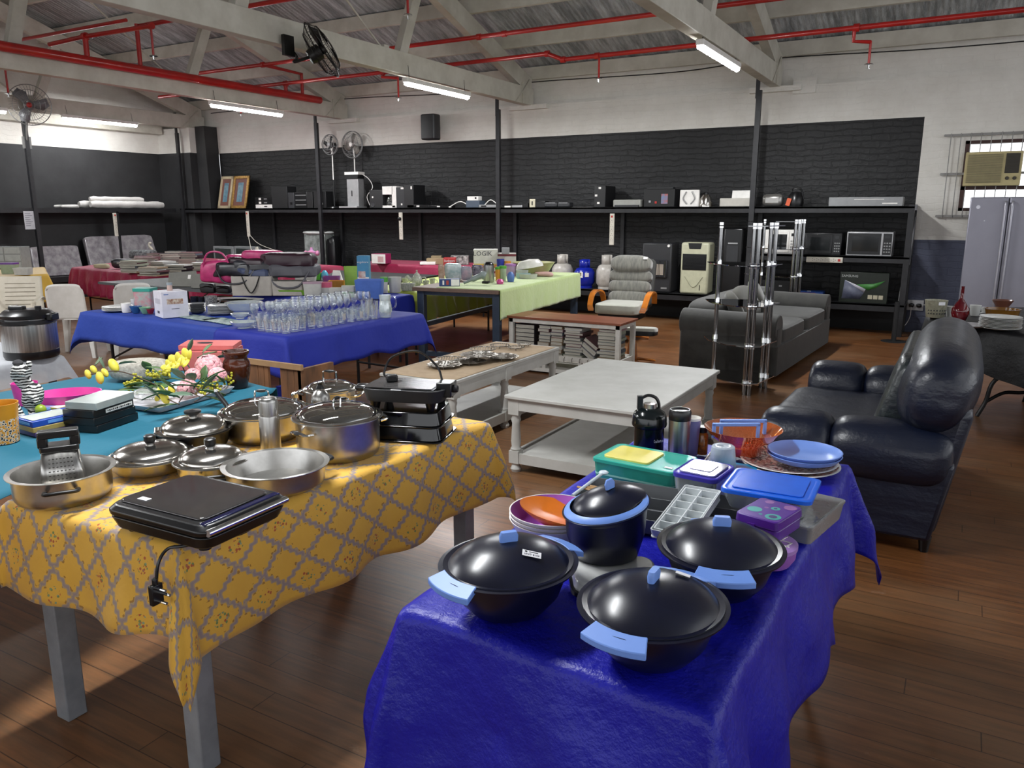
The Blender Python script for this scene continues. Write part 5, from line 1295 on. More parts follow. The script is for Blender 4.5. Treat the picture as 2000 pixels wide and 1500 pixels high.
def zebra_mat():
    m, nt, p = newmat('zebra_plush'); v = coords(nt); wv = nt.nodes.new('ShaderNodeTexWave'); wv.inputs['Scale'].default_value = 26; wv.inputs['Distortion'].default_value = 5; wv.inputs['Detail Scale'].default_value = 1.2; wv.bands_direction = 'Z'; nt.links.new(v, wv.inputs['Vector'])
    nt.links.new(ramp(nt, wv.outputs['Fac'], [(0.42, '141414'), (0.5, 'c9c9c6')]), p.inputs['Base Color']); p.inputs['Roughness'].default_value = .9; return m
ZEB = zebra_mat()
zc = onz(18, 835, ZY)
t = T('zebra_toy', 'striped black and white zebra soft toy leaning behind the mottled tub', 'toy', (zc.x - .06, zc.y + .10, ZY + .01), YAW)
b = MB(); b.M = rot('Y', R(25)); b.sph((0, 0, .10), .04, 18, .06); b.M = I4
b.tube(bez([(.03, 0, .13), (.0, 0, .17), (-.005, -.01, .20)], 4), [.028] * 8 + [.025], 12)
b.sph((.012, -.012, .205), .034, 16, .028); b.tube([(.02, -.015, .205), (.055, -.03, .195)], [.026, .018], 12)
b.tube(bez([(.02, -.02, .12), (.06, -.03, .1), (.08, -.035, .075)], 4), .013, 10); b.tube(bez([(-.02, -.03, .07), (.01, -.05, .03), (.02, -.05, .012)], 4), .015, 10)
b.tube(bez([(.03, .0, .05), (.05, -.03, .02), (.07, -.05, .012)], 4), .015, 10); body = part(t, 'body', b, ZEB)
b = MB(); b.sph((.0, -.002, .234), .02, 12, .014); part(t, 'mane_tuft', b, mat('dark_grey_plush', '38373a', .9))
b = MB(); b.sph((.035, .015, .225), .012, 8, .016); part(t, 'ear', b, ZEB)
b = MB(); b.sph((.092, -.04, .045), .022, 16); part(t, 'green_ball', b, mat('lime_green_toy', '8fa52a', .4))
def stack_boxes(labels, q, z0, hs, cols, name, cat, group, off=.004):
    c, w, d, a = q; z = z0; out = []
    for i, (lb, h, m) in enumerate(zip(labels, hs, cols)):
        f = 1 + off * 4 * (len(hs) - i); t = T(name, lb, cat, (c.x + off * math.sin(i * 3), c.y + off * math.cos(i * 2), z), a + R(1.5 * math.sin(i * 5)), group)
        b = MB(); b.rbox((0, 0), w * f, d * f, 0, h - .0008, .003, 1, 2); part(t, 'box', b, m, bev=.0015); out.append((t, w * f, d * f, h)); z += h
    return out
GBL = mat('game_box_blue', '1c3f9a', .25, c2='2348a8')
q = quad((66, 824), (163, 803), (19, 817), ZY + .062)
S = stack_boxes(['thin violet-brown game box at the bottom of the stack behind the grater', 'tan and yellow game box in the middle of the stack behind the grater', 'blue game box on top of the stack behind the grater'], q, ZY, (.018, .02, .024),
                (mat('game_violet', '4a3566', .35), mat('game_tan', 'a08a4a', .4), GBL), 'game_box', 'box', 'stacked game boxes')
t, w, d, h = S[2]
patch(t, 'light_print', (w * .1, -d / 2, h / 2), w * .62, h * .5, mat('game_light_blue', '5f95d6', .3)); patch(t, 'side_print', (-w / 2, 0, h / 2), d * .7, h * .4, mat('game_light_blue', '5f95d6', .3), 'left'); patch(t, 'wrapped_top', (-w * .05, .0, h), w * .8, d * .75, mat('shrink_wrap', 'c5ccc4', .12), 'top')
q = quad((183, 787), (258, 764), (144, 777), ZY + .122)
cols = (BLACK, BLACK, BLACK, mat('grey_white_case', '9ba29f', .2))
S = stack_boxes(['lowest black video case in the stack behind the grater', 'second black video case from the bottom of the stack', 'third video case, black with a white spine label', 'topmost video case with a pale shiny cover'], q, ZY, (.03, .03, .03, .03), cols, 'video_case', 'case', 'stacked video cases', .005)
t, w, d, h = S[2]; sp = patch(t, 'spine_label', (w * .12, -d / 2, h / 2), w * .66, h * .5, WHITE)
b = MB()
for k in range(13): b.box((w * .12 - w * .28 + k * w * .046, -d / 2 - .002, h / 2), (w * .02 * (1 + (k % 3) * .4), .0008, h * (.14 + .1 * (k % 2))))
part(sp, 'spine_print', b, BLACK)
c, r = rim(67, 192, 766, ZY + .06); PK = mat('hot_pink_plastic', 'd6429a', .25)
b = MB(); b.lathe([(.001, 0), (r * .8, 0), (r * .95, .05), (r, .06), (r * .96, .061), (r * .78, .006), (.001, .006)], 40, sy=.7); b_ = solo('basin', 'shiny hot pink basin at the back of the teal cloth', 'basin', b, PK, loc=(c.x, c.y, ZY), rz=YAW + R(20))
c, r = rim(-10, 38, 775, ZY + .05)
b = MB(); b.lathe([(.001, 0), (r * .8, 0), (r, .10), (r * .96, .10), (r * .78, .006)], 28); solo('bucket', 'hot pink tub behind the zebra toy at the left edge', 'bucket', b, PK, loc=(c.x, c.y + .08, ZY), rz=0)
q = quad((112, 797), (150, 788), (100, 782), ZY + .022); c, w, d, a = q
t = T('picture_book', 'thin yellow and white book between the pink basin and the video cases', 'book', (c.x, c.y, ZY), a); b = MB(); b.rbox((0, 0), w, d, 0, .02, .002); part(t, 'pages', b, mat('yellow_cover', 'c2ab45', .5)); patch(t, 'white_cover', (0, 0, .02), w * .96, d * .94, WHITE, 'top')
q = quad((55, 800), (112, 795), (48, 784), ZY + .02); c, w, d, a = q
b = MB(); b.sq((0, 0, .012), (w, d, .024), .4, 20, 8, wob=.1); solo('toy_packet', 'clear packet with pink, green and blue toys beside the pink basin', 'packet', b, mat('toy_packet_print', 'c86a9c', .2, c2='4f8fc0', ns=30), loc=(c.x, c.y, ZY), rz=a)
# white tray under the flowers
q = quad((312, 799), (460, 757), (240, 772), ZY + .022); c, w, d, a = q
t = T('serving_tray', 'long white ribbed dish holding the artificial flowers', 'tray', (c.x, c.y, ZY), a)
b = MB(); b.shell((0, 0), w * .93, d * .9, 0, .026, .015, 1.1, .006); part(t, 'dish', b, mat('white_ceramic', 'd4d2d8', .25))
for k in range(3):
    P = [(x * (1 + .012 * k), y * (1 + .012 * k), .008 + .006 * k) for x, y in rrect(w * .95, d * .92, .015)]; b = MB(); b.tube(P, .0015, 5, closed=True); part(t, 'rib', b, mat('white_ceramic', 'd4d2d8', .25))
# flowers: each spray is a thing
GRN = mat('leaf_green', '3c5a33', .5, c2='4f6e3a', ns=8); GRN2 = mat('leaf_grey_green', '5d7560', .5, c2='48614c'); YF_ = mat('petal_yellow', 'd9ce4a', .5, c2='c9b83a'); YG = mat('petal_lime_yellow', 'b3ad2a', .5); PF = mat('petal_pink', 'c98590', .6, c2='e0b0b0', ns=70); STM = mat('stem_brown', '4c3a2c', .6)
def leafp(b, p, d, L, W, roll=0):
    d = Vector(d).normalized(); s = d.cross(Vector((0, 0, 1))).normalized(); n = s.cross(d)
    s = s * math.cos(roll) + n * math.sin(roll)
    p = Vector(p); vs = []
    for i, (t_, w_) in enumerate(((0, .02), (.25, .8), (.55, 1), (.8, .6), (1, .02))):
        q_ = p + d * L * t_ - Vector((0, 0, 1)) * L * .18 * t_ * t_
        vs += [q_ - s * W * w_ / 2 + Vector((0, 0, .004)), q_, q_ + s * W * w_ / 2 + Vector((0, 0, .004))]
    fs = []
    for i in range(4): fs += [(3 * i, 3 * i + 1, 3 * i + 4, 3 * i + 3), (3 * i + 1, 3 * i + 2, 3 * i + 5, 3 * i + 4)]
    b.add(vs, fs)
fr = random.Random(4)
def P3(px, py, z): v = onz(px, py, z); return v
def spray(label, pts, kind, heads, leaves, headr=.02):
    base = P3(*pts[0]); t = T('artificial_flower', label, 'flower', base, 0, 'artificial flowers on the white dish')
    loc = [P3(*p) - base for p in pts]
    b = MB(); b.tube(bez(loc, 5), .0028, 6); part(t, 'stem', b, STM)
    for (px, py, z, rr_) in heads:
        rr_ *= 1.3 if kind == 'pink' else 1.5; c0 = P3(px, py, z) - base; b = MB()
        if kind == 'pink':
            for k in range(46):
                u = Vector((fr.gauss(0, 1), fr.gauss(0, 1), abs(fr.gauss(0, 1)) * .8 - .1)).normalized(); q_ = c0 + u * rr_ * .9
                b.M = tr(*q_) @ u.to_track_quat('Z', 'Y').to_matrix().to_4x4()
                for j in range(4): a = j * PI / 2 + k; b.sph((rr_ * .22 * math.cos(a), rr_ * .22 * math.sin(a), 0), rr_ * .2, 6, rr_ * .07)
            b.M = I4; part(t, 'blossom', b, PF)
        elif kind == 'orchid':
            for j in range(5):
                a = j * 2 * PI / 5 + fr.random(); b.M = tr(*c0) @ rot('X', R(60)) @ rot('Z', a) @ rot('Y', R(-25)); b.sph((rr_ * .55, 0, 0), rr_ * .55, 10, rr_ * .14, rr_ * .42)
            b.M = tr(*c0); b.sph((0, 0, 0), rr_ * .25, 8); part(t, 'blossom', b, YF_)
        elif kind == 'bud':
            b.M = tr(*c0) @ rot('Y', R(fr.uniform(-50, 50))); b.sph((0, 0, 0), rr_ * .6, 10, rr_); part(t, 'bud', b, YF_)
        else:
            for k in range(30):
                q_ = c0 + Vector((fr.gauss(0, rr_ * .8), fr.gauss(0, rr_ * .5), fr.gauss(0, rr_ * .45))); b.sph(q_, .0065, 6)
            part(t, 'blossom', b, YG)
    for (px, py, z, dx, dy, dz, L, W) in leaves:
        b = MB(); leafp(b, P3(px, py, z) - base, CR * dx + FWH * dy + Vector((0, 0, dz)), L * 1.5, W * 1.7, fr.uniform(-.6, .6)); part(t, 'leaf', b, GRN if fr.random() < .6 else GRN2, solid=.001)
spray('long branch of pale yellow buds reaching left over the dish', [(330, 765, .80), (290, 745, .83), (230, 725, .86), (170, 732, .86)], 'bud', [(172, 731, .86, .016), (183, 722, .87, .016), (195, 738, .855, .02), (222, 714, .88, .025), (205, 728, .87, .016)], [(205, 722, .88, -.3, 0, 1, .05, .02), (232, 712, .88, 1, 0, .3, .06, .03), (185, 715, .88, .6, .2, .8, .04, .02)])
spray('yellow orchid blossoms standing highest in the bunch', [(370, 760, .80), (362, 730, .85), (352, 705, .90)], 'orchid', [(346, 710, .90, .035), (366, 702, .91, .036), (330, 718, .88, .025)], [(368, 690, .92, .3, 0, 1, .06, .03), (385, 700, .9, .8, .2, .4, .07, .035), (320, 722, .87, -1, 0, .3, .06, .025)])
spray('pink hydrangea head at the right end of the bunch', [(380, 770, .79), (405, 745, .83)], 'pink', [(408, 718, .865, .05), (425, 735, .845, .034)], [(420, 700, .88, .8, .3, .2, .06, .03), (395, 690, .9, .5, .2, .6, .05, .025)])
spray('pink hydrangea head low at the front of the bunch', [(350, 785, .785), (368, 758, .81)], 'pink', [(367, 760, .80, .036), (377, 735, .84, .03)], [(345, 740, .83, -1, -.1, .1, .10, .04), (330, 755, .81, -1, -.2, 0, .10, .045)])
spray('sprig of tiny yellow-green blossoms at the right front of the dish', [(380, 785, .785), (430, 755, .80)], 'tiny', [(415, 755, .80, .026), (440, 742, .81, .022), (395, 760, .80, .018)], [(400, 775, .79, .8, -.3, 0, .06, .02)])
spray('sprig of tiny yellow blossoms in the middle left of the bunch', [(340, 775, .79), (285, 740, .82)], 'tiny', [(268, 741, .82, .016), (300, 733, .83, .018), (255, 752, .81, .014)], [(300, 745, .82, -.8, .2, .2, .07, .03), (280, 760, .80, -1, 0, .1, .08, .035)])
spray('pale green buds lying at the front of the dish', [(350, 790, .785), (318, 775, .79)], 'bud', [(315, 765, .80, .02), (335, 762, .80, .018), (308, 777, .79, .014), (322, 778, .79, .02)], [(345, 790, .785, -1, -.2, 0, .09, .025), (300, 750, .82, -1, -.1, .1, .09, .035)])
lv = lambda n, x0, x1, y0, y1, z0, z1: [(fr.uniform(x0, x1), fr.uniform(y0, y1), fr.uniform(z0, z1), fr.uniform(-1, .6), fr.uniform(-.4, .3), fr.uniform(-.1, .6), fr.uniform(.055, .085), fr.uniform(.022, .034)) for _ in range(n)]
spray('leafy green spray filling the middle of the bunch', [(390, 775, .785), (340, 750, .81), (310, 742, .82)], 'tiny', [(325, 728, .86, .014)], lv(18, 280, 400, 725, 780, .79, .86))
spray('leafy grey-green spray at the right of the bunch', [(420, 765, .785), (410, 735, .83), (400, 710, .86)], 'bud', [(398, 700, .89, .012)], lv(14, 360, 440, 700, 765, .79, .88))
b = MB(); c = onz(285, 780, ZY + .02); b.sq((0, 0, .02), (.11, .07, .045), .5, 20, 10, wob=.25); solo('cellophane', 'crumpled cellophane wrap at the left end of the white dish', 'wrapping', b, clear('cellophane', 'ffffff', .4, .15, .08, .15), loc=(c.x, c.y, ZY + .027), rz=YAW)
c = onz(245, 748, ZY); LACE = mat('white_lace', 'b8b3a8', .8, c2='8f8a80', ns=70, bs=.6, bscale=90)
b = MB(); b.sq((0, 0, .055), (.30, .16, .11), .6, 30, 14, wob=.12); b_ = solo('lace_bundle', 'bundle of white lace and netting behind the flowers', 'cloth bundle', b, LACE, loc=(c.x, c.y + .10, ZY), rz=YAW + R(15))
c, w, h = fit(431, 483, 762, ZY, 685, .9); r = w / 2
t = T('pottery_jar', 'dark brown glazed pottery jar to the right of the flowers', 'jar', c, YAW); BG = mat('brown_glaze', '4a2110', .12, c2='2c140a', ns=6)
b = MB(); b.lathe([(r * a, h * k) for a, k in ((0, 0), (.62, 0), (.7, .03), (.92, .35), (1, .55), (.95, .7), (.8, .8), (.82, .86), (.94, .92), (.96, 1), (.84, 1), (.78, .9), (.6, .2), (0, .1))], 36); part(t, 'jar_body', b, BG)
b = MB(); b.lathe([(r * .96, h * .93), (r * .98, h * .965), (r * .96, h)], 32); part(t, 'rim', b, BG)
CORAL = mat('coral_card', 'c96a66', .5)
c = onz(398, 722, ZY + .0); q = quad((352, 722), (452, 722), (345, 712), ZY); c, w, d, a = q; hh = height_at((c.x, c.y), 668) - ZY
t = T('storage_box', 'coral pink cardboard box with a cut-out lid behind the flowers', 'box', (c.x, c.y, ZY), a)
b = MB(); b.bb(-w / 2, w / 2, -d / 2 - .02, d / 2 + .06, 0, hh * .72); part(t, 'box', b, CORAL)
b = MB(); b.M = tr(0, .02, hh * .86) @ rot('X', R(4)); b.bb(-w / 2 - .01, w / 2 + .01, -.07, .07, -.012, .012); part(t, 'lid', b, CORAL)
b = MB(); b.M = tr(0, .02, hh * .86) @ rot('X', R(4)); b.sph((-w * .1, .0, .013), w * .16, 12, .001, .02); b.bb(0, w * .4, -.075, -.06, -.03, -.012); part(t, 'dark_opening', b, mat('coral_dark', '2a1420', .7))
# wooden crate on the floor
P0, P1 = ony(482, 703, 3.6), ony(587, 709, 3.6); w = P1.x - P0.x; hz = (P0.z + P1.z) / 2
CRW = mat('rough_crate_wood', '7a5232', .7, c2='4f3520', ns=9, stretch=(1, 1, .3)); CRL = mat('pale_crate_edge', '9a7a56', .7)
t = T('wooden_crate', 'rough wooden crate standing on the floor behind the teal table', 'crate', (P0.x, 3.6, 0))
for x, wk in ((0, .2), (.21, .1), (.32, .07), (.62, .12), (.745, .12), (.87, .12)):
    x *= w; b = MB(); b.bb(x, x + w * wk, 0, .02, 0, hz - .03); part(t, 'slat', b, CRW)
b = MB(); b.bb(-.01, w + .01, -.012, .012, hz - .035, hz); part(t, 'top_board', b, CRL)
b = MB(); b.bb(w - .03, w, 0, .3, 0, hz - .03); b.bb(w * .8, w - .03, 0, .3, .1, .13); part(t, 'side_board', b, CRW)
b = MB(); b.bb(w * .3, w * .75, .1, .28, 0, hz * .7); solo('storage_bin', 'blue plastic bin inside the rough wooden crate', 'bin', b, mat('bin_blue', '1c2a86', .4), loc=(P0.x, 3.6, 0))
# electric pressure cooker
c, w, h = fit(-14, 82, 705, .652, 597); r = w / 2
t = T('electric_cooker', 'tall steel and black electric pressure cooker on the sheer grey cloth', 'cooker', (c.x, c.y, .652), YAW)
b = MB(); b.lathe([(.001, 0), (r * .96, 0), (r, .015), (r, .05), (.001, .05)], 48); part(t, 'base', b, BLACK)
b = MB(); b.lathe([(r * .985, .05), (r * 1.0, .06), (r * 1.0, h * .66), (r * .97, h * .67)], 48); part(t, 'steel_wall', b, BRUSH)
b = MB(); b.lathe([(r * .97, h * .66), (r * 1.02, h * .68), (r * 1.02, h * .74), (r * .9, h * .76), (r * .97, h * .78), (r * .98, h * .84), (r * .8, h * .92), (r * .3, h * .94), (.001, h * .94)], 48); o = part(t, 'lid', b, BLACK)
b = MB(); b.lathe([(r * .92, h * .752), (r * .93, h * .775)], 48); part(o, 'chrome_band', b, CHROME)
b = MB(); b.rbox((-r * .3, -r * .1), .10, .05, h * .93, h * 1.0, .01); part(o, 'lid_handle', b, BLACK, bev=.005)
b = MB(); b.cyl((r * .55, -.02, h * .88), (r * .55, -.02, h * 1.0), .018, .02, 14); part(o, 'steam_valve', b, BLACK)
b = MB(); b.rbox((-r * .45, -r * .1), .05, .04, h * .96, h * 1.01, .006); part(o, 'steel_badge', b, BRUSH)
b = MB(); b.box((r * 1.02, 0, h * .79), (.04, .09, .05)); part(t, 'side_grip', b, BLACK, bev=.008)
# ============================================================ WIRE RACKS, BOOKS
PEW = mat('antique_pewter', '8d857b', .35, .7, c2='6f685f', ns=40)
zt = .502
def rack(label, x0, x1, yc, z, feet=.015, solid=False):
    c, r = rim(x0, x1, yc, z + feet); t = T('trivet', label, 'trivet', (c.x, c.y, z), YAW, 'ornate metal trivets')
    b = MB()
    if solid:
        n = 64; R0 = [((1 + .05 * math.cos(12 * 2 * PI * i / n)) * r * math.cos(2 * PI * i / n), (1 + .05 * math.cos(12 * 2 * PI * i / n)) * r * math.sin(2 * PI * i / n)) for i in range(n)]
        b.loft([[(x * .5, y * .5, feet - .006) for x, y in R0], [(x * .8, y * .8, feet - .003) for x, y in R0], [(x, y, feet + .003) for x, y in R0], [(x * .97, y * .97, feet + .006) for x, y in R0], [(x * .75, y * .75, feet + .001) for x, y in R0], [(x * .4, y * .4, feet) for x, y in R0]]); part(t, 'platter', b, PEW)
        b = MB()
        for k in range(12): a = k * PI / 6; b.tube([(r * .35 * math.cos(a), r * .35 * math.sin(a), feet + .004), (r * .85 * math.cos(a), r * .85 * math.sin(a), feet + .006)], .003, 5)
        part(t, 'raised_ribs', b, PEW)
    else:
        b.tube([(r * math.cos(2 * PI * i / 32), r * math.sin(2 * PI * i / 32), feet) for i in range(32)], .004, 6, closed=True)
        for k in range(-4, 5):
            x = r * k / 5; y = math.sqrt(r * r - x * x); b.tube([(x, -y, feet), (x, 0, feet + .006), (x, y, feet)], .0025, 5)
        part(t, 'wire_top', b, PEW)
    for k in range(3):
        a = R(30 + 120 * k); b = MB(); b.tube([(r * .75 * math.cos(a), r * .75 * math.sin(a), 0), (r * .75 * math.cos(a), r * .75 * math.sin(a), feet)], .004, 6); part(t, 'foot', b, PEW)
rack('scalloped metal platter lying nearest on the brown paper', 834, 902, 712, zt, .018, True)
rack('scalloped metal platter beside the nearest one, partly under the big trivet', 885, 950, 705, zt, .018, True)
rack('small wire trivet on top of the nearest platter', 853, 903, 700, zt + .026, .02)
rack('large scalloped trivet stacked in the middle of the brown paper', 898, 972, 693, zt + .026, .028, True)
rack('small wire trivet on top of the large stacked trivet', 918, 968, 681, zt + .062, .012)
rack('scalloped metal platter at the right edge of the brown paper', 947, 1013, 696, zt, .022, True)
rack('wire trivet at the far left of the brown paper', 957, 995, 674, zt, .02)
rack('tiny wire stand in the middle far end of the brown paper', 992, 1023, 678, zt, .02)
rack('tiny wire stand at the far right end of the brown paper', 1011, 1037, 672, zt, .02)
# books in the low bookcase
BKC = [mat('book_%s' % n, c, .5) for n, c in (('black', '1d1a20'), ('white', 'bfbdba'), ('grey', '6c706f'), ('maroon', '5c3a40'), ('sage', '8c9080'), ('slate', '4d555e'), ('tan', '8e7a62'), ('dusty_pink', '8d6c74'))]
PGE = mat('book_pages', 'b5b0a4', .8, ns=120, stretch=(.1, .1, 3), c2='8f8b80')
def book(label, c, w, d, h, a, cover, group, tilt=0, name='book'):
    t = T(name, label, 'book', c, a, group); 
    if tilt: t.rotation_euler = (0, tilt, a)
    b = MB(); b.bb(-w / 2 + .004, w / 2 - .002, -d / 2 + .004, d / 2, .003, h - .003); part(t, 'pages', b, PGE)
    b = MB(); b.bb(-w / 2, w / 2, -d / 2, d / 2, 0, .003); b.bb(-w / 2, w / 2, -d / 2, d / 2, h - .003, h - .0005); b.bb(w / 2 - .003, w / 2, -d / 2, d / 2, .003, h - .003); part(t, 'cover', b, cover); return t
br_ = random.Random(11)
BX, BY = -3.98, 6.95
cols_ = [('first', .17, 8, .042), ('second', .39, 9, .037), ('third', .53, 9, .036), ('fourth', .71, 12, .028), ('last', 1.07, 10, .031)]
ordn = ['lowest', 'second', 'third', 'fourth', 'fifth', 'sixth', 'seventh', 'eighth', 'ninth', 'tenth', 'eleventh', 'twelfth']
for ci, (cn, cx, n, th) in enumerate(cols_):
    z = .1905
    for k in range(n):
        h = th * (1 if ci == 0 else br_.uniform(.75, 1.2)); w = .22 if ci == 0 else br_.uniform(.16, .21)
        if ci in (1, 2): w = .13
        if z + h > .502: break
        m_ = BKC[0] if ci == 0 else br_.choice(BKC[1:])
        book('%s book in the %s pile from the left in the low bookcase' % (ordn[k] if k else 'lowest', cn), (BX + cx + (0 if ci == 0 else br_.uniform(-.006, .006)), BY + .15 + (0 if ci == 0 else br_.uniform(-.015, .015)), z), w, .26, h - .0005, 0 if ci == 0 else R(br_.uniform(-2, 2)), m_, 'books piled in the low bookcase'); z += h
for k, (x, z, a, lb) in enumerate(((.845, .225, 38, 'lower slanting book leaning between the piles in the low bookcase'), (.87, .275, 36, 'middle slanting book leaning between the piles in the low bookcase'), (.89, .325, 35, 'upper slanting maroon book leaning between the piles in the low bookcase'))):
    book(lb, (BX + x, BY + .15, z), .17, .25, .038, 0, BKC[3] if k == 2 else BKC[1], 'books piled in the low bookcase', R(a))
b = MB(); b.sq((0, 0, .05), (.18, .12, .10), .6, 18, 8, wob=.3); solo('glassware_bundle', 'odd bits of glass on the bottom board of the low bookcase', 'glassware', b, clear('cellophane', 'ffffff', .4, .15, .08, .15), loc=(BX + .25, BY + .18, .052))

# ============================================================ BLUE TABLES: CROCKERY AND GLASS
ZG = .742
q = quad((326, 577), (365, 569), (292, 569), ZG + .2); c = onz(319, 622, ZG); cc, w, d, a = q
hb = height_at((c.x, c.y), 571) - ZG; w, d, a = .21, .22, YAW + R(40)
t = T('product_box', 'white carton with a small food picture standing on the left blue table', 'box', (c.x + (math.cos(a) * w - math.sin(a) * d) / 2, c.y + (math.sin(a) * w + math.cos(a) * d) / 2, ZG), a)
b = MB(); b.bb(-w / 2, w / 2, -d / 2, d / 2, 0, hb); part(t, 'box', b, mat('white_carton', 'd5d3dc', .4), bev=.002)
pic = patch(t, 'food_picture', (0, -d / 2, hb * .62), w * .62, hb * .2, mat('food_print', '8a5a44', .4, c2='cfc4b0', ns=50)); patch(t, 'dark_line', (0, -d / 2, hb * .34), w * .3, hb * .02, mat('print_grey', '4a4a58', .6)); patch(t, 'side_drawing', (-w / 2, 0, hb * .62), d * .6, hb * .2, mat('print_pale_grey', 'b5b3bd', .5), 'left'); patch(t, 'blue_mark', (-w * .32, -d / 2, hb * .9), w * .18, hb * .04, mat('print_blue', '5c74a8', .5)); patch(t, 'side_code', (-w / 2, 0, hb * .2), d * .25, hb * .1, mat('print_grey', '4a4a58', .6), 'left')
bt = Vector((t.location.x, t.location.y, ZG + hb + .001))
t = T('salt_shaker', 'small pale shaker standing on top of the white carton', 'shaker', bt); b = MB(); b.lathe([(.001, 0), (.022, 0), (.022, .02), (.02, .045), (.001, .047)], 16); part(t, 'body', b, mat('peach_tub', 'b59a92', .3)); b = MB(); b.lathe([(.023, .045), (.024, .065), (.001, .066)], 16); part(t, 'lid', b, mat('grey_blue_lid', '8a949a', .3))
PLT = mat('grey_white_china', 'c9c9c6', .2); 
def platestack(label0, x0, x1, yb, z, n, step, m, group, square=False, name='plate', k=1.0):
    c, w, h = fit(x0, x1, yb, z); r = w / 2 * k
    proto = None
    for i in range(n):
        lb = label0 % ('lowest' if i == 0 else 'topmost' if i == n - 1 else ordn[i])
        loc = (c.x, c.y, z + step * i)
        if proto is None:
            proto = T(name, lb, 'plate', loc, YAW + (R(10) if square else 0), group); b = MB()
            if square: b.loft([[(x * .7, y * .7, 0) for x, y in rrect(2 * r, 2 * r, r * .4)], [(x, y, .016) for x, y in rrect(2 * r, 2 * r, r * .4)], [(x * .98, y * .98, .018) for x, y in rrect(2 * r, 2 * r, r * .4)], [(x * .7, y * .7, .004) for x, y in rrect(2 * r, 2 * r, r * .4)]])
            else: b.lathe([(.001, 0), (r * .6, 0), (r, .016), (r * .98, .018), (r * .6, .004), (.001, .004)], 28)
            part(proto, 'dish', b, m)
        else: clone(proto, loc, None, lb)
    return c, r
platestack('%s white oval dish in the stack at the left end of the blue table', 188, 245, 611, ZG, 4, .009, PLT, 'white dishes at the left end of the blue table')
platestack('%s dark-rimmed plate in the left stack behind the white carton', 362, 396, 613, ZG, 8, .0095, mat('grey_rim_china', '6d6e70', .25), 'plates behind the white carton')
platestack('%s grey square plate in the stack beside the glass bowls', 395, 450, 617, ZG, 7, .0105, mat('pale_grey_china', 'a9aaab', .2), 'square plates beside the glass bowls', True, k=.85)
cupv('mug', 'white mug right of the white dishes on the blue table', 'mug', 234, 252, 611, ZG, 592, WHITE, .85, True)
cupv('bowl', 'small blue bowl left of the white carton', 'bowl', 249, 272, 613, ZG, 598, mat('cobalt_glaze', '2f5a8c', .2), .5)
cupv('bowl', 'small pale green bowl left of the white carton', 'bowl', 268, 290, 614, ZG, 600, mat('mint_glaze', '7fae8c', .2), .5)
cupv('bowl', 'small red bowl touching the white carton', 'bowl', 283, 299, 614, ZG, 603, mat('red_glaze', '8c2430', .2), .5)
cupv('mug', 'glossy black mug behind the dark-rimmed plates', 'mug', 370, 386, 597, ZG, 579, BLACK, .9, True)
cupv('mug', 'second glossy black mug beside the patterned one', 'mug', 384, 398, 597, ZG, 580, BLACK, .9, True)
cupv('mug', 'speckled grey mug behind the square plates', 'mug', 397, 420, 598, ZG, 578, mat('speckled_grey', '8f8d88', .3, c2='3a3a3c', ns=90), .9, True)
c, w, h = fit(262, 296, 604, ZG, 562)
t = T('plastic_tub', 'teal-lidded clear tub behind the small bowls', 'container', c, YAW); b = MB(); b.rbox((0, 0), w, w, 0, h * .85, .02); part(t, 'container_body', b, mat('cloudy_mixed_plastic', '94a09a', .2, c2='b07c84', ns=25)); b = MB(); b.rbox((0, 0), w * 1.05, w * 1.05, h * .85, h, .02); part(t, 'lid', b, mat('teal_lid', '2f8f80', .3))
cupv('cup', 'upturned white cup behind the small blue bowl', 'cup', 252, 272, 600, ZG, 583, PLT, .85, True)
# patterned mats at the front edge
MATP = mat('leaf_print_mat', '9fb0aa', .5, c2='2f4a50', ns=22)
for i, (a_, b_, c_, lb) in enumerate((((345, 618), (395, 626), (352, 610), 'left leaf-printed placemat at the front edge of the blue table'), ((392, 624), (447, 634), (400, 614), 'right leaf-printed placemat at the front edge of the blue table'))):
    cq, w, d, a = quad(a_, b_, c_, ZG + .004); b = MB(); b.rbox((0, 0), w, d, 0, .004, .01); solo('placemat', lb, 'placemat', b, MATP, loc=(cq.x, cq.y, ZG + .0005), rz=a, group='leaf-printed placemats')
# glass bowls
def gbowl(label, x0, x1, yc, z, h, base=.45, foot=0, m=GLASS):
    c, r = rim(x0, x1, yc, z + h); t = T('glass_bowl', label, 'bowl', (c.x, c.y, z), 0, 'clear glass bowls'); b = MB()
    b.lathe([(.001, 0), (r * base, 0), (r * base, .008), (r * .75, h * .45), (r * .95, h * .9), (r, h), (r * .96, h), (r * .72, h * .5), (r * base * .9, .02), (.001, .018)], 24); part(t, 'bowl', b, m, angle=12); return t
FG = clear('cut_glass', 'f6faf9', .45, .14, .1, .2, 'e8efec')
gbowl('wide pale glass bowl at the front left of the glassware', 449, 500, 628, ZG, .05, m=FG)
gbowl('second glass bowl, standing in the wide pale one', 450, 486, 612, ZG + .052, .04, m=FG)
gbowl('large cut glass fruit bowl behind the pale ones', 440, 512, 590, ZG, .11, .3, m=FG)
gbowl('glass salad bowl in the middle of the glassware', 518, 568, 592, ZG, .08, .4, m=FG)
gbowl('glass dish right of the salad bowl', 562, 604, 603, ZG, .05, .5, m=FG)
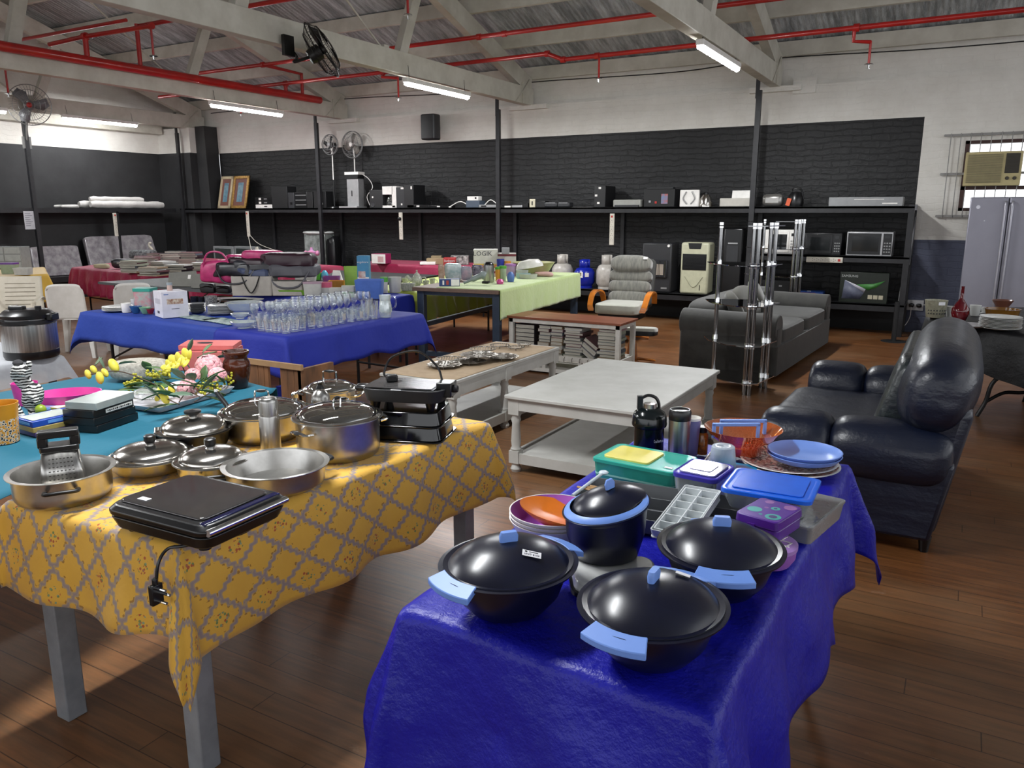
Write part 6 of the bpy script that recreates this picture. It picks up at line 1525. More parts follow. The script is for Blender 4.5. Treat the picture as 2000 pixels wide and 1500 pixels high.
# drinking glasses: protos then a crowd
def wall(prof, n=20):
    b = MB(); b.lathe(prof, n); return b
def tumbler(nm, lb, cat, loc, r, h, facets=0, handle=False, group='glasses crowded on the blue table'):
    t = T(nm, lb, cat, loc, 0, group); b = MB(); b.lathe([(.001, .0), (r * .82, 0), (r * .86, h * .12), (r, h), (r * .93, h), (r * .8, h * .16), (.001, h * .15)], facets or 20); o = part(t, 'glass_wall', b, GLASS, angle=20 if facets else 50)
    if handle:
        b = MB(); b.tube(bez([(r * .95, 0, h * .82), (r * 1.55, 0, h * .75), (r * 1.5, 0, h * .3), (r * .88, 0, h * .22)], 4), r * .11, 6); part(t, 'handle', b, GLASS)
    return t
def stemglass(nm, lb, loc, r, h, up=True, group='stemmed glasses on the blue table'):
    t = T(nm, lb, 'glass', loc, 0, group); P = [(.001, 0), (r * .95, .001), (r * .9, .004), (r * .16, .012), (r * .11, h * .25), (r * .11, h * .42), (r * .5, h * .5), (r * .95, h * .68), (r, h * .82), (r * .88, h), (r * .83, h), (r * .93, h * .8), (r * .45, h * .53), (.001, h * .5)]
    if not up: P = [(a, h - z) for a, z in P][::-1]
    b = MB(); b.lathe(P, 20); part(t, 'glass_wall', b, GLASS, angle=50); return t
gr = random.Random(5)
mug0 = tumbler('glass_mug', 'clear glass mug at the front corner of the blue table', 'glass', (0, 0, 0), .036, .085, 0, True); tum0 = tumbler('tumbler', 'clear tumbler', 'glass', (0, 0, 0), .032, .11, 8); dia0 = tumbler('shot_tumbler', 'short tumbler', 'glass', (0, 0, 0), .033, .075, 6); wine0 = stemglass('wine_glass', 'clear stemmed glass', (0, 0, 0), .037, .165)
used = set()
def put(proto, x, y, lb, sc=1.0):
    s = sc * gr.uniform(.95, 1.05)
    if proto.name not in used:
        used.add(proto.name); proto.location = (x, y, ZG + .001); proto.rotation_euler = (0, 0, gr.uniform(0, 6)); proto['label'] = lb; proto.scale = (s, s, s)
    else: clone(proto, (x, y, ZG + .001), gr.uniform(0, 6), lb, scale=s)
# grid over the table top, seen between columns 500 and 765
rows = []
for j, y in enumerate([4.10 + .088 * k for k in range(16)]):
    for i in range(9):
        x = -4.81 + .085 * i + gr.uniform(-.01, .01); yy = y + gr.uniform(-.01, .01)
        px, py = proj((x, yy, ZG))
        if px < 495 or px > 735: continue
        if x > -4.16: continue
        rows.append((i, j, x, yy, px, py))
for (i, j, x, y, px, py) in rows:
    if py > 632 and px < 590: put(mug0, x, y, 'clear glass mug among those at the near left corner of the glassware')
    elif px > 610 and px < 715 and x > -4.55: put(dia0, x, y, 'short faceted tumbler in the patterned block at the front right of the glassware')
    elif x < -4.55: put(wine0, x, y, 'clear stemmed glass in the rows at the back left of the glassware', 1.0)
    else: put(tum0, x, y, 'tall faceted tumbler in the middle rows of the glassware')
# cut jug and tall glasses at the right
def gjug(label, x0, x1, yb, yt):
    c, w, h = fit(x0, x1, yb, ZG, yt); r = w / 2; t = T('glass_jug', label, 'jug', c, YAW); b = MB(); b.lathe([(r * a, h * k) for a, k in ((0, 0), (.8, 0), (1, .25), (.95, .55), (.8, .75), (.9, 1), (.82, 1), (.72, .75), (.86, .5), (.9, .25), (0, .06))], 16); part(t, 'jug_body', b, FG, angle=15)
    b = MB(); b.tube(bez([(r * .8, 0, h * .88), (r * 1.5, 0, h * .9), (r * 1.55, 0, h * .5), (r * .95, 0, h * .35)], 5), .007, 8); part(t, 'handle', b, GLASS)
gjug('cut glass jug with a handle at the right end of the glassware', 738, 764, 621, 576)
for x0, x1, yb, yt, lb in ((704, 722, 626, 586, 'tall glass left of the cut jug, front'), (722, 738, 624, 588, 'tall glass touching the cut jug'), (712, 728, 614, 582, 'tall glass behind the pair beside the cut jug')):
    cupv('tumbler', lb, 'glass', x0, x1, yb, ZG, yt, GLASS, .8)
# serving sheets behind the glasses
TRN = mat('pale_grey_glossy', 'b5b6b4', .2)
for (x0, x1, yc, lb) in ((450, 540, 578, 'oval white platter at the back left of the glassware'), (505, 600, 574, 'oval white platter behind the salad bowls')):
    c, r = rim(x0, x1, yc, ZG + .012); 
    if c.y > 5.9: c.y = 5.9
    b = MB(); b.lathe([(.001, 0), (r * .7, 0), (r, .012), (r * .7, .005), (.001, .005)], 32, sy=.6); solo('platter', lb, 'platter', b, TRN, loc=(c.x, min(c.y, 5.45), ZG + .001), rz=YAW)
# ============================================================ TABLE OF BOARDS AND BAGS
QG5 = [(-9.6, 6.15), (-7.0, 6.05), (-7.0, 7.2), (-9.3, 7.3)]
ZC = .74
table('folding_table', 'folding table carrying the grey boards and the bag box', QG5, ZC - .002, legs='tube', inset=.15, legm=FOLDM, topm=mat('grey_table_top', '55575a', .5))
GBD = mat('grey_board', '77766f', .6)
for (x0, x1, yb, yt, dy, lb) in ((285, 345, 572, 540, .1, 'small grey display board leaning at the left end behind the white carton'), (320, 375, 560, 531, .45, 'grey display board at the back of the leaning group'), (330, 400, 573, 541, .2, 'grey display board in the middle of the leaning group'), (372, 432, 562, 534, .3, 'grey display board with a white tag, at the right of the leaning group')):
    p = onz((x0 + x1) / 2, yb, ZC); p = Vector((p.x, max(6.2, p.y), ZC)); w = (x1 - x0) * depth(p) / FPX; h = height_at(p, yt) - ZC
    t = T('display_board', lb, 'board', p, YAW + R(-4), 'grey display boards leaning together'); b = MB(); b.M = rot('X', R(-25))
    b.loft([[(-w / 2, 0, 0), (w / 2 * 1.2, 0, 0), (w / 2 * 1.2, .02, 0), (-w / 2, .02, 0)], [(-w / 2 * 1.05, 0, h), (w / 2 * .9, 0, h * 1.15), (w / 2 * .9, .02, h * 1.15), (-w / 2 * 1.05, .02, h)]]); part(t, 'board', b, GBD)
    b = MB(); b.M = rot('X', R(-25)); b.box((w * .25, -.003, h * .7), (.035, .002, .05)); part(t, 'white_tag', b, WHITE)
for (x0, x1, yb, yt, lb) in ((387, 416, 586, 556, 'black camera bag left of the white canvas box'), (418, 446, 585, 560, 'second black camera bag touching the white canvas box')):
    c, w, h = fit(x0, x1, 574, ZC, 553 if x0 < 400 else 557); b = MB(); b.sq((0, 0, h / 2), (w, w * .6, h), .35, 20, 10, wob=.12); t = T('camera_bag', lb, 'bag', c, YAW); part(t, 'bag_body', b, mat('black_nylon', '121215', .45))
    b = MB(); b.tube(bez([(-w * .4, -w * .25, h * .6), (0, -w * .35, h * .75), (w * .4, -w * .25, h * .6)], 4), .008, 6); part(t, 'strap', b, BLACK)
c, w, h = fit(455, 532, 577, ZC, 538, .5)
CAN = mat('pale_canvas', 'aaa49c', .8, bs=.2)
t = T('storage_box', 'pale canvas storage box with looped black handles, piled with bags', 'box', c, YAW)
b = MB(); b.shell((0, 0), w, w * .6, 0, h, .02, 1.02, .01); part(t, 'box', b, CAN)
for s in (-1, 1):
    b = MB(); P = bez([(-w * .22, s * w * .31, h), (-w * .12, s * w * .34, h * .45), (0, s * w * .35, h * .15), (w * .12, s * w * .34, h * .45), (w * .22, s * w * .31, h)], 4); b.tube(P, .014, 6, flat=.4); part(t, 'handle', b, BLACK)
bx, by, bw = c.x, c.y, w
c2, w2, h2 = fit(533, 592, 577, ZC, 548, .5)
b = MB(); b.shell((0, 0), w2, w2 * .6, 0, h2, .02, 1.02, .01); solo('storage_box', 'second pale canvas box beside the one with black handles', 'box', b, CAN, loc=c2, rz=YAW)
HD = depth((bx, by, ZC + .2))
def bag(label, px, py, z, w, d, h, m, seed=0, a=0, strap=None, wob=.25):
    p = CAM + ray(px, py) * (HD + .05); z = max(ZC + .01, p.z);  t = T('handbag', label, 'bag', (p.x, p.y, z), YAW + a, 'bags piled on the canvas boxes')
    b = MB(); b.sq((0, 0, h / 2), (w, d, h), .45, 24, 10, wob=wob); part(t, 'bag_body', b, m)
    if strap: b = MB(); b.tube(bez([(-w * .4, -d * .4, h * .5), (-w * .2, -d * .6, h * strap), (w * .2, -d * .6, h * strap), (w * .4, -d * .4, h * .5)], 4), .01, 6); part(t, 'strap', b, m)
ZH = ZC + h
BAGB = mat('black_bag_leather', '15151a', .35, c2='2a2a30', ns=14); BAGP = mat('pink_bag', 'c43a76', .4, c2='a02a5c'); BAGW = mat('dark_wine_bag', '2d1420', .4); BAGG = mat('grey_bag', '4f4e54', .6); BAGU = mat('blue_grey_bag', '404a66', .6)
bag('black handbag heaped at the left over the canvas box', 468, 540, ZH, .5, .3, .16, BAGB, strap=-.3)
bag('blue-grey bag folded under the black one on the canvas box', 505, 540, ZH, .4, .3, .1, BAGU)
bag('studded black bag in the middle of the bag heap', 500, 529, ZH + .09, .62, .3, .12, BAGB)
bag('long dark wine bag lying across the top right of the heap', 560, 522, ZH + .08, .60, .3, .16, BAGW)
bag('flat dark wine bag with pink piping at the top of the heap', 490, 518, ZH + .18, .55, .3, .09, BAGW)
bag('pink rounded bag on top of the heap', 513, 512, ZH + .26, .42, .22, .13, BAGP, wob=.1)
bag('pink bag at the top left of the heap', 476, 515, ZH + .25, .3, .2, .10, BAGP)
bag('grey bag with drooping straps over the second canvas box', 570, 541, ZH, .55, .3, .14, BAGG, strap=-.6)
bag('pink tote at the left of the heap beside the dark pink table', 432, 552, ZC + .02, .4, .2, .24, BAGP, wob=.2, strap=1.3)

# ============================================================ TABLE OF PLASTIC BOXES
ZP = .742
def ptub(label, x0, x1, yb, yt, m, lid=None, k=.6, taper=1.1, name='food_container', cat='container', z=ZP, a=0, lidk=.15):
    c, w, h = fit(x0, x1, yb, z, yt, k); t = T(name, label, cat, c, YAW + a)
    b = MB(); b.shell((0, 0), w / taper, w * k / taper, 0, h * (1 - (lidk if lid else 0)), .02, taper, .004); part(t, 'container_body', b, m)
    if lid: b = MB(); b.rbox((0, 0), w * 1.02, w * k * 1.02, h * (1 - lidk), h, .02); part(t, 'lid', b, lid)
    return t
LIME = mat('lime_plastic', '8fb648', .35); ABLUE = mat('mid_blue_plastic', '4a6bb8', .35, c2='4463ad'); MILK = mat('milky_white_plastic', 'b9b8b2', .3); PNKL = mat('pink_lid', 'b64a68', .35); MAU = mat('mauve_plastic', 'a58c98', .35); YOR = mat('orange_yellow_plastic', 'c98a30', .35)
t = ptub('light blue open tub at the front of the plastic boxes', 693, 745, 584, 546, ABLUE, None, .8, 1.12, 'tub', 'tub'); b = MB(); P = [(x, y, .155) for x, y in rrect(.345, .28, .03)]; 
ptub('tall lime green tub standing behind the light blue one', 672, 704, 566, 520, LIME, None, .6, 1.15, 'tub', 'tub')
ptub('oval lime tray at the left end of the plastic boxes', 541, 600, 577, 565, mat('green_tray', '6a9a2c', .35), None, .6, 1.1, 'tray', 'tray')
ptub('mauve lidded box stacked over the lime tray', 556, 600, 569, 553, MAU, MAU, .6)
ptub('pale pink plate-like lid on the mauve box', 553, 600, 556, 549, mat('pale_pink_lid', 'c9b7b4', .35), None, .6, name='lid', cat='lid')
ptub('white box with a mauve lid in the middle of the plastic boxes', 592, 627, 578, 550, MILK, MAU, .6)
ptub('small white box with a pink lid in front of the orange one', 614, 646, 577, 551, MILK, PNKL, .6, lidk=.4)
ptub('flat orange-yellow box behind the pink-lidded one', 640, 673, 563, 548, YOR, None, .6)
ptub('low white box with a white lid left of the light blue tub', 642, 670, 579, 562, MILK, MILK, .6, lidk=.3)
ptub('low clear box with a green base left of the light blue tub', 667, 693, 581, 558, mat('green_base_plastic', '6f9a68', .35), MILK, .7, lidk=.5)
ptub('long white box at the back of the plastic boxes', 575, 615, 552, 537, MILK, MILK, .5, z=ZP)
ptub('green beaker lying at the back of the plastic boxes', 611, 626, 547, 533, mat('leaf_green_plastic', '4c9a2c', .35), None, .8)
ptub('purple and pink toy box behind the orange box', 630, 662, 556, 539, mat('violet_plastic', '7c4a8c', .35, c2='8c3a5a', ns=12), None, .6)
cupv('toy_ball', 'round cyan bottle at the back of the plastic boxes', 'bottle', 626, 640, 547, ZP, 528, mat('cyan_plastic', '4a9ab4', .3), prof=[(0, 0), (.6, .02), (1, .35), (1, .6), (.6, .9), (.3, 1), (0, 1)])
t, r, h = cupv('shaker_bottle', 'clear bottle with a green lid right of the light blue tub', 'bottle', 742, 757, 573, ZP, 541, MILK, .85)
b = MB(); b.lathe([(r * 1.05, h * .7), (r, h * 1.0), (.001, h * 1.01)], 20); part(t, 'green_lid', b, mat('leaf_green_plastic', '4c9a2c', .35))
cupv('bucket', 'translucent white bucket at the right end of the plastic boxes', 'bucket', 757, 783, 572, ZP, 541, MILK, .8)
c, w, h = fit(646, 668, 548, ZP, 528, .1); b = MB(); b.loft([[(-w / 2, 0, 0), (w / 2, 0, 0), (w / 2, .06, 0), (-w / 2, .06, 0)], [(-w * .3, .02, h), (w * .3, .02, h * .95), (w * .3, .03, h * .95), (-w * .3, .03, h)]]); solo('paper_card', 'tilted white card behind the plastic boxes', 'card', b, WHITE, loc=c, rz=YAW)
# ============================================================ PORCELAIN
CHN = mat('flower_china', 'b9b8ac', .2, c2='8f968c', ns=60)
c, w, h = fit(803, 824, 562, ZP, 527, 1); r = w / 2; t = T('teapot', 'white porcelain teapot with a pointed lid on the lime cloth', 'teapot', c, YAW)
b = MB(); b.lathe([(r * a, h * k) for a, k in ((0, 0), (.7, 0), (.5, .08), (.9, .25), (1, .42), (.8, .62), (.55, .68))], 24); part(t, 'body', b, CHN)
b = MB(); b.lathe([(r * a, h * k) for a, k in ((.6, .68), (.5, .76), (.2, .84), (.1, .88), (.2, .93), (.08, 1), (0, 1))], 20); part(t, 'lid', b, CHN)
b = MB(); b.tube(bez([(-r * .9, 0, h * .35), (-r * 1.5, 0, h * .5), (-r * 1.8, 0, h * .7)], 4), [.02] * 4 + [.015] * 4 + [.01], 8); part(t, 'spout', b, CHN)
b = MB(); b.tube(bez([(r * .9, 0, h * .55), (r * 1.6, 0, h * .55), (r * 1.5, 0, h * .25), (r * .9, 0, h * .25)], 4), .008, 6); part(t, 'handle', b, CHN)
ptub('white covered butter dish left of the porcelain teapot', 782, 810, 568, 553, CHN, CHN, .6, name='butter_dish', cat='dish')
for (x0, x1, yb, yt, lb) in ((784, 797, 556, 543, 'porcelain cup at the left behind the butter dish'), (825, 838, 561, 548, 'porcelain cup just right of the teapot'), (838, 850, 558, 544, 'porcelain milk jug near the workbench corner'), (790, 800, 550, 540, 'small porcelain cup farthest back on the lime cloth')):
    cupv('tea_cup', lb, 'cup', x0, x1, yb, ZP, yt, CHN, .6, True)
# ============================================================ WINE PINK TABLE
ZK = .782
def bx(label, x0, x1, yb, yt, z, m, d=.15, a=None, name='product_box', cat='box', group=None):
    """carton with its front face between columns x0..x1"""
    F_ = onz((x0 + x1) / 2, yb, z); w = (x1 - x0) * depth(F_) / FPX; h = height_at(F_, yt) - z; a = YAW if a is None else a
    t = T(name, label, cat, (F_.x - math.sin(a) * d / 2, F_.y + math.cos(a) * d / 2, z), a, group); b = MB(); b.bb(-w / 2, w / 2, -d / 2, d / 2, 0, h); part(t, 'box', b, m, bev=.003); return t, w, h, d
t, w, h, d = bx('blue and white baby monitor box beside the wine pink table', 699, 722, 566, 500, ZP, mat('sky_print_blue', '3f86ad', .4), .12)
patch(t, 'white_lower_panel', (0, -d / 2, h * .2), w * .96, h * .36, WHITE); text(t, 'lettering', 'angelcare', mat('print_white', 'd7dbe0', .5), .034, FRONT(0, -d / 2 - .003, h * .82)); patch(t, 'baby_photo', (-w * .1, -d / 2 - .001, h * .45), w * .6, h * .2, mat('baby_print', 'b07a70', .5, c2='d8cfc8', ns=20))
t, w, h, d = bx('white fronted box with a pink side on the wine pink cloth', 724, 755, 515, 496, ZK, mat('rose_box', '8c2450', .45), .2, YAW + R(-18))
patch(t, 'white_front', (0, -d / 2, h / 2), w * .96, h * .94, WHITE); patch(t, 'pale_figure', (w * .15, -d / 2 - .001, h * .45), w * .4, h * .6, mat('pale_rose', 'c9a4a4', .5))
t, w, h, d = bx('red kettle box at the right end of the wine pink table', 866, 890, 522, 504, ZK, mat('box_red', 'a02a2c', .4), .2)
text(t, 'lettering', 'Sunbeam', mat('print_white', 'd7dbe0', .5), .045, FRONT(0, -d / 2 - .003, h * .7))
for (x0, x1, yb, yt, m_, lb) in ((833, 872, 516, 505, mat('cardboard_brown', '8f7a5c', .7), 'flat brown carton on the wine pink cloth'), (842, 862, 506, 500, mat('cardboard_pale', 'a5906e', .7), 'small carton on top of the flat brown one'), (820, 850, 517, 512, WHITE, 'thin white sheet of card beside the brown carton'), (880, 915, 517, 500, mat('black_white_print', '2b2829', .6, c2='a8a4a0', ns=18), 'black and white bundle behind the red kettle box')):
    bx(lb, x0, x1, yb, yt, ZK, m_, .2)
# ============================================================ WORKBENCH
ZW = .838
t, w, h, d = bx('white appliance box lettered LOGIK at the back of the workbench', 925, 972, 530, 487, ZW, mat('logik_white', 'c9c6c0', .45), .18)
text(t, 'lettering', 'LOGIK', mat('print_dark_grey', '3b3b42', .5), .085, FRONT(-w * .12, -d / 2 - .002, h * .80))
patch(t, 'orange_band', (0, -d / 2, h * .22), w * .99, h * .12, mat('print_orange', 'c96a28', .5)); patch(t, 'yellow_band', (0, -d / 2, h * .32), w * .99, h * .06, mat('print_yellow', 'cfae4a', .5)); patch(t, 'black_knob_photo', (w * .1, -d / 2 - .001, h * .22), w * .25, h * .24, BLACK)
t, w, h, d = bx('white and maroon box right of the LOGIK box', 972, 1008, 530, 495, ZW, mat('white_carton2', 'b9b3ae', .5), .2); patch(t, 'maroon_band', (0, -d / 2, h * .9), w, h * .12, mat('maroon_print', '6b2430', .5))
bx('small grey and white box standing on the maroon striped one', 980, 995, 496, 484, ZW + h, mat('grey_print', '8c8c90', .5), .1)
t, w, h, d = bx('blue and white razor pack lying at the front corner of the workbench', 858, 898, 559, 545, ZW, mat('pack_blue', '1f3b70', .4), .08, YAW + R(6))
patch(t, 'white_panel', (w * .28, -d / 2, h * .5), w * .4, h * .9, WHITE); patch(t, 'red_mark', (-w * .1, -d / 2 - .0008, h * .5), w * .12, h * .6, mat('print_red', 'a23a30', .5)); patch(t, 'white_mark', (-w * .3, -d / 2 - .0008, h * .5), w * .08, h * .6, WHITE)
for (x0, x1, yb, yt, m_, lb) in ((868, 902, 547, 514, mat('clear_pack_teal', '8fa6a6', .2, c2='c9cfd0', ns=14), 'clear zipped pack with teal print on the workbench'), (856, 868, 548, 516, mat('clear_pack_amber', 'b09a86', .2, c2='8c6a50', ns=20), 'tall clear pack with brown brushes at the bench end'), (900, 922, 548, 520, mat('clear_pack_pink', 'a38c98', .2, c2='6f7684', ns=14), 'clear pack with pink contents beside the teal one'), (921, 944, 541, 517, mat('clear_pack_dark', '7a7484', .2, c2='2c2a38', ns=22), 'bag of small dark bottles in the middle of the bench')):
    c, w, h = fit(x0, x1, yb, ZW, yt, .4); b = MB(); b.sq((0, 0, h / 2), (w, w * .45, h), .4, 20, 10, wob=.12); solo('plastic_pack', lb, 'packet', b, m_, loc=c, rz=YAW)
t, r, h = cupv('coffee_flask', 'steel flask with a black collar in the middle of the bench', 'flask', 944, 965, 552, ZW, 518, BRUSH, 1.0); b = MB(); b.lathe([(r * .9, h), (r * .85, h * 1.1), (r * .5, h * 1.2), (.001, h * 1.2)], 20); part(t, 'black_top', b, BLACK)
c, w, h = fit(905, 950, 557, ZW, 538, .3); t = T('hair_clipper', 'grey hand appliance lying in front of the steel flask', 'appliance', c, YAW + R(10)); b = MB(); b.tube(bez([(-w * .5, 0, .02), (-w * .1, 0, .06), (w * .3, 0, .10), (w * .45, 0, .09)], 5), [.015] * 5 + [.03] * 5 + [.045] * 5 + [.03], 12); part(t, 'body', b, mat('grey_green_plastic', '7c8584', .35))
b = MB(); b.tube(bez([(w * .3, -.05, .03), (w * .5, -.08, .03), (w * .6, -.02, .03)], 4), .015, 8); part(t, 'cord', b, BLACK)
for (x0, x1, yb, yt, m_, lm, lb) in ((967, 978, 549, 522, YOR, mat('leaf_green_plastic', '4c9a2c', .35), 'orange cup with a green rim on the workbench'), (975, 989, 549, 520, mat('clear_green', '9aa88c', .3), mat('leaf_green_plastic', '4c9a2c', .35), 'clear beaker with a bright green lid'), (970, 985, 538, 506, mat('navy_blue_plastic', '1d2f8c', .35), None, 'dark blue funnel behind the green-lidded beaker'), (985, 998, 538, 510, YOR, None, 'orange lid-like cup beside the blue funnel'), (987, 1009, 540, 516, mat('lilac_clear', 'a88cae', .3), mat('violet_pink_lid', '9c6aa6', .35), 'lilac beaker with a violet rim')):
    t, r, h = cupv('plastic_beaker', lb, 'beaker', x0, x1, yb, ZW, yt, m_, .85)
    if lm: b = MB(); b.lathe([(r * 1.04, h * .85), (r * 1.04, h * 1.03), (.001, h * 1.03)], 20); part(t, 'lid', b, lm)
cupv('powder_puff', 'round blue bottle at the front of the green towelling', 'bottle', 990, 1005, 551, ZW, 531, mat('denim_blue_plastic', '4a6aa6', .4), prof=[(0, 0), (.8, 0), (1, .4), (.9, .75), (.4, 1), (0, 1)])
cupv('toy_cluster', 'bright pink round toy beside the blue bottle', 'toy', 969, 984, 555, ZW, 545, mat('bright_pink', 'cc4f93', .35), prof=[(0, 0), (.8, 0), (1, .5), (.6, 1), (0, 1)])
for (x0, x1, yb, yt, z, m_, lb) in ((1008, 1036, 544, 533, ZW, mat('pale_teal_plastic', '93b0ad', .3), 'flat pale teal box on the green towelling'), (1008, 1032, 534, 527, ZW + .06, mat('pale_grey_clear', 'a3a8a4', .25), 'clear lid stacked on the pale teal box')):
    ptub(lb, x0, x1, yb, yt, m_, m_, .7, z=z)
def roundtub(label, x0, x1, yc, z, h, m, prof=None, name='serving_bowl', cat='bowl', sy=1):
    c, r = rim(x0, x1, yc, z + h); t = T(name, label, cat, (c.x, c.y, z), YAW); b = MB(); b.lathe(prof(r, h) if prof else [(.001, 0), (r * .6, 0), (r * .95, h * .9), (r, h), (r * .95, h), (r * .58, .01)], 32, sy=sy); part(t, 'bowl', b, m); return t
roundtub('large pale yellow enamel basin on the workbench', 1000, 1084, 512, ZW, .16, mat('cream_enamel', 'a8a678', .3))
roundtub('clear round tub with a lid in front of the enamel basin', 1010, 1052, 522, ZW, .10, mat('milky_clear_tub', 'b3b5ac', .25), lambda r, h: [(.001, 0), (r * .9, 0), (r * .95, h * .8), (r, h * .85), (r, h), (.001, h)])
roundtub('second clear round tub under the lidded one', 1012, 1050, 535, ZW, .05, mat('milky_clear_tub', 'b3b5ac', .25), lambda r, h: [(.001, 0), (r * .9, 0), (r, h), (.001, h)])
t = roundtub('white oval bowl turned over inside the enamel basin', 1008, 1062, 506, ZW + .12, .10, mat('white_enamel', 'cfccc6', .25), lambda r, h: [(r, 0), (r * .95, h * .4), (r * .7, h * .85), (.001, h)], sy=.6)
t.rotation_euler = (0, R(-9), YAW)
c, w, h = fit(1044, 1082, 541, ZW, 524, .6); b = MB(); b.sq((0, 0, h * .3), (w, w * .4, h * .6), .7, 22, 8, wob=.35); solo('baby_clothes', 'pale pink crumpled cloth at the far end of the green towelling', 'cloth', b, mat('pale_pink_cloth', 'c09a94', .8), loc=c, rz=YAW)
# ============================================================ LEFT: MUSTARD TABLE, PINK BOOK TABLE
def drawers():
    t, w, h, d = bx('clear three-drawer organiser on the mustard cloth', -20, 44, 525, 482, ZP, mat('organiser_grey', '8a8d8c', .25), .25)
    for k in range(3):
        for j in range(2): b = MB(); b.bb(-w / 2 + .01 + j * w / 2, -.01 + j * w / 2, -d / 2 - .008, -d / 2, h * (k / 3) + .008, h * ((k + 1) / 3) - .008); part(t, 'drawer', b, mat('organiser_drawer', 'a9adad', .15))
drawers()
ptub('clear tub with a purple lid on the mustard cloth', 0, 27, 535, 513, mat('tub_greenish', '8c9a80', .3), mat('purple_lid', '6a3f8c', .35), .8)
ptub('cream tub at the corner of the mustard cloth', 25, 56, 537, 523, MILK, MILK, .6)
ptub('blue lid tub behind the cream one on the mustard cloth', 30, 54, 523, 515, ABLUE, ABLUE, .6, z=ZP)
bk = random.Random(3)
BKM = [BKC[i] for i in (0, 0, 1, 2, 3, 4, 5, 6, 0)]
piles = ((262, 540, 7), (290, 528, 6), (300, 546, 5), (322, 538, 6), (335, 524, 7), (352, 541, 5), (375, 528, 9), (395, 536, 4), (345, 512, 5), (310, 515, 5), (280, 518, 4))
names_ = ('front left', 'back left', 'nearest', 'front middle', 'middle', 'front right', 'tall right', 'right-hand end', 'far back right', 'far back', 'far back left')
for (px, py, n), nm in zip(piles, names_):
    p = onz(px, py - 8, ZP); z = ZP; a0 = YAW + R(bk.uniform(-25, 25))
    for k in range(n):
        h = bk.uniform(.018, .034); book('%s book in the %s pile on the dark pink cloth' % (ordn[k] if k else 'bottom', nm), (p.x + bk.uniform(-.02, .02), p.y + bk.uniform(-.02, .02), z), bk.uniform(.26, .34), bk.uniform(.2, .26), h - .0008, a0 + R(bk.uniform(-8, 8)), bk.choice(BKM), 'books piled on the dark pink cloth'); z += h
c, w, h = fit(215, 258, 526, ZP, 503, .6); b = MB(); b.sq((0, 0, h * .45), (w, w * .5, h * .9), .6, 22, 10, wob=.2); solo('black_pouch', 'black cloth pouch at the left end of the dark pink table', 'bag', b, BAGB, loc=c, rz=YAW)
c, w, h = fit(180, 210, 525, ZP, 515, .6); b = MB(); b.sq((0, 0, h * .5), (w, w * .5, h), .5, 18, 8, wob=.2); solo('cream_cloth', 'folded cream cloth at the left corner of the dark pink table', 'cloth', b, mat('cream_cotton', 'a9a184', .8), loc=c, rz=YAW)
c, w, h = fit(250, 298, 505, ZP, 488, .5); b = MB(); b.sq((0, 0, h * .5), (w, w * .6, h), .4, 18, 8, wob=.1); solo('patterned_pillow', 'grey patterned pillow behind the books by the swan', 'cushion', b, mat('grey_leaf_print', '77797a', .8, c2='2f3032', ns=26), loc=c, rz=YAW)
c, w, h = fit(278, 298, 502, ZP, 473, .8); t = T('swan_ornament', 'white swan ornament behind the piles of books', 'ornament', c, YAW)
SW = mat('swan_white', 'b8b2a4', .4); b = MB(); b.sph((0, 0, h * .18), w * .5, 16, h * .18, w * .3); b.tube(bez([(w * .15, 0, h * .25), (w * .35, 0, h * .5), (w * .1, 0, h * .75), (w * .15, 0, h * .95), (w * .35, 0, h * .9)], 5), [w * .14] * 10 + [w * .09] * 6 + [w * .1] * 4 + [.005], 10); part(t, 'body', b, SW)
# old televisions on the low shelf
TVG = mat('tv_grey', '7f8182', .4); SCR = mat('tv_screen', '2f3634', .15)
for x0, x1, lb in ((412, 451, 'left grey tube television behind the bag heap'), (453, 494, 'right grey tube television behind the bag heap')):
    A, B_ = ony(x0, 500, 11.35), ony(x1, 500, 11.35); w = B_.x - A.x; hh = ony(x0, 481, 11.35).z - ZL
    t = T('television', lb, 'television', ((A.x + B_.x) / 2, 11.42, ZL + .001)); b = MB(); b.loft([[(-w / 2, 0, 0), (w / 2, 0, 0), (w / 2, 0, hh), (-w / 2, 0, hh)], [(-w / 2, .12, 0), (w / 2, .12, 0), (w / 2, .12, hh), (-w / 2, .12, hh)], [(-w * .3, .42, .02), (w * .3, .42, .02), (w * .3, .42, hh * .7), (-w * .3, .42, hh * .7)]]); part(t, 'casing', b, TVG, bev=.01)
    b = MB(); b.box((0, -.004, hh * .56), (w * .8, .012, hh * .7)); part(t, 'screen', b, SCR, bev=.005)
# plastic-wrapped mattresses on the left low shelf
WRP = mat('wrapped_grey_plastic', 'b9b5b8', .12, c2='8f8a90', ns=9, bs=1.0, bscale=16, coat=.6)
for y0, y1, ztop, lb in ((8.35, 9.28, .98, 'smaller plastic-wrapped cushion pad leaning on the left low shelf'), (9.45, 10.95, 1.14, 'larger plastic-wrapped mattress leaning on the left low shelf')):
    b = MB(); b.M = tr(-14.88, (y0 + y1) / 2, .422) @ rot('Y', R(-12)); b.sq((0, 0, (ztop - .42) / 2), (.10, y1 - y0, ztop - .42), .12, 30, 14, wob=.03); solo('wrapped_mattress', lb, 'mattress', b, WRP)
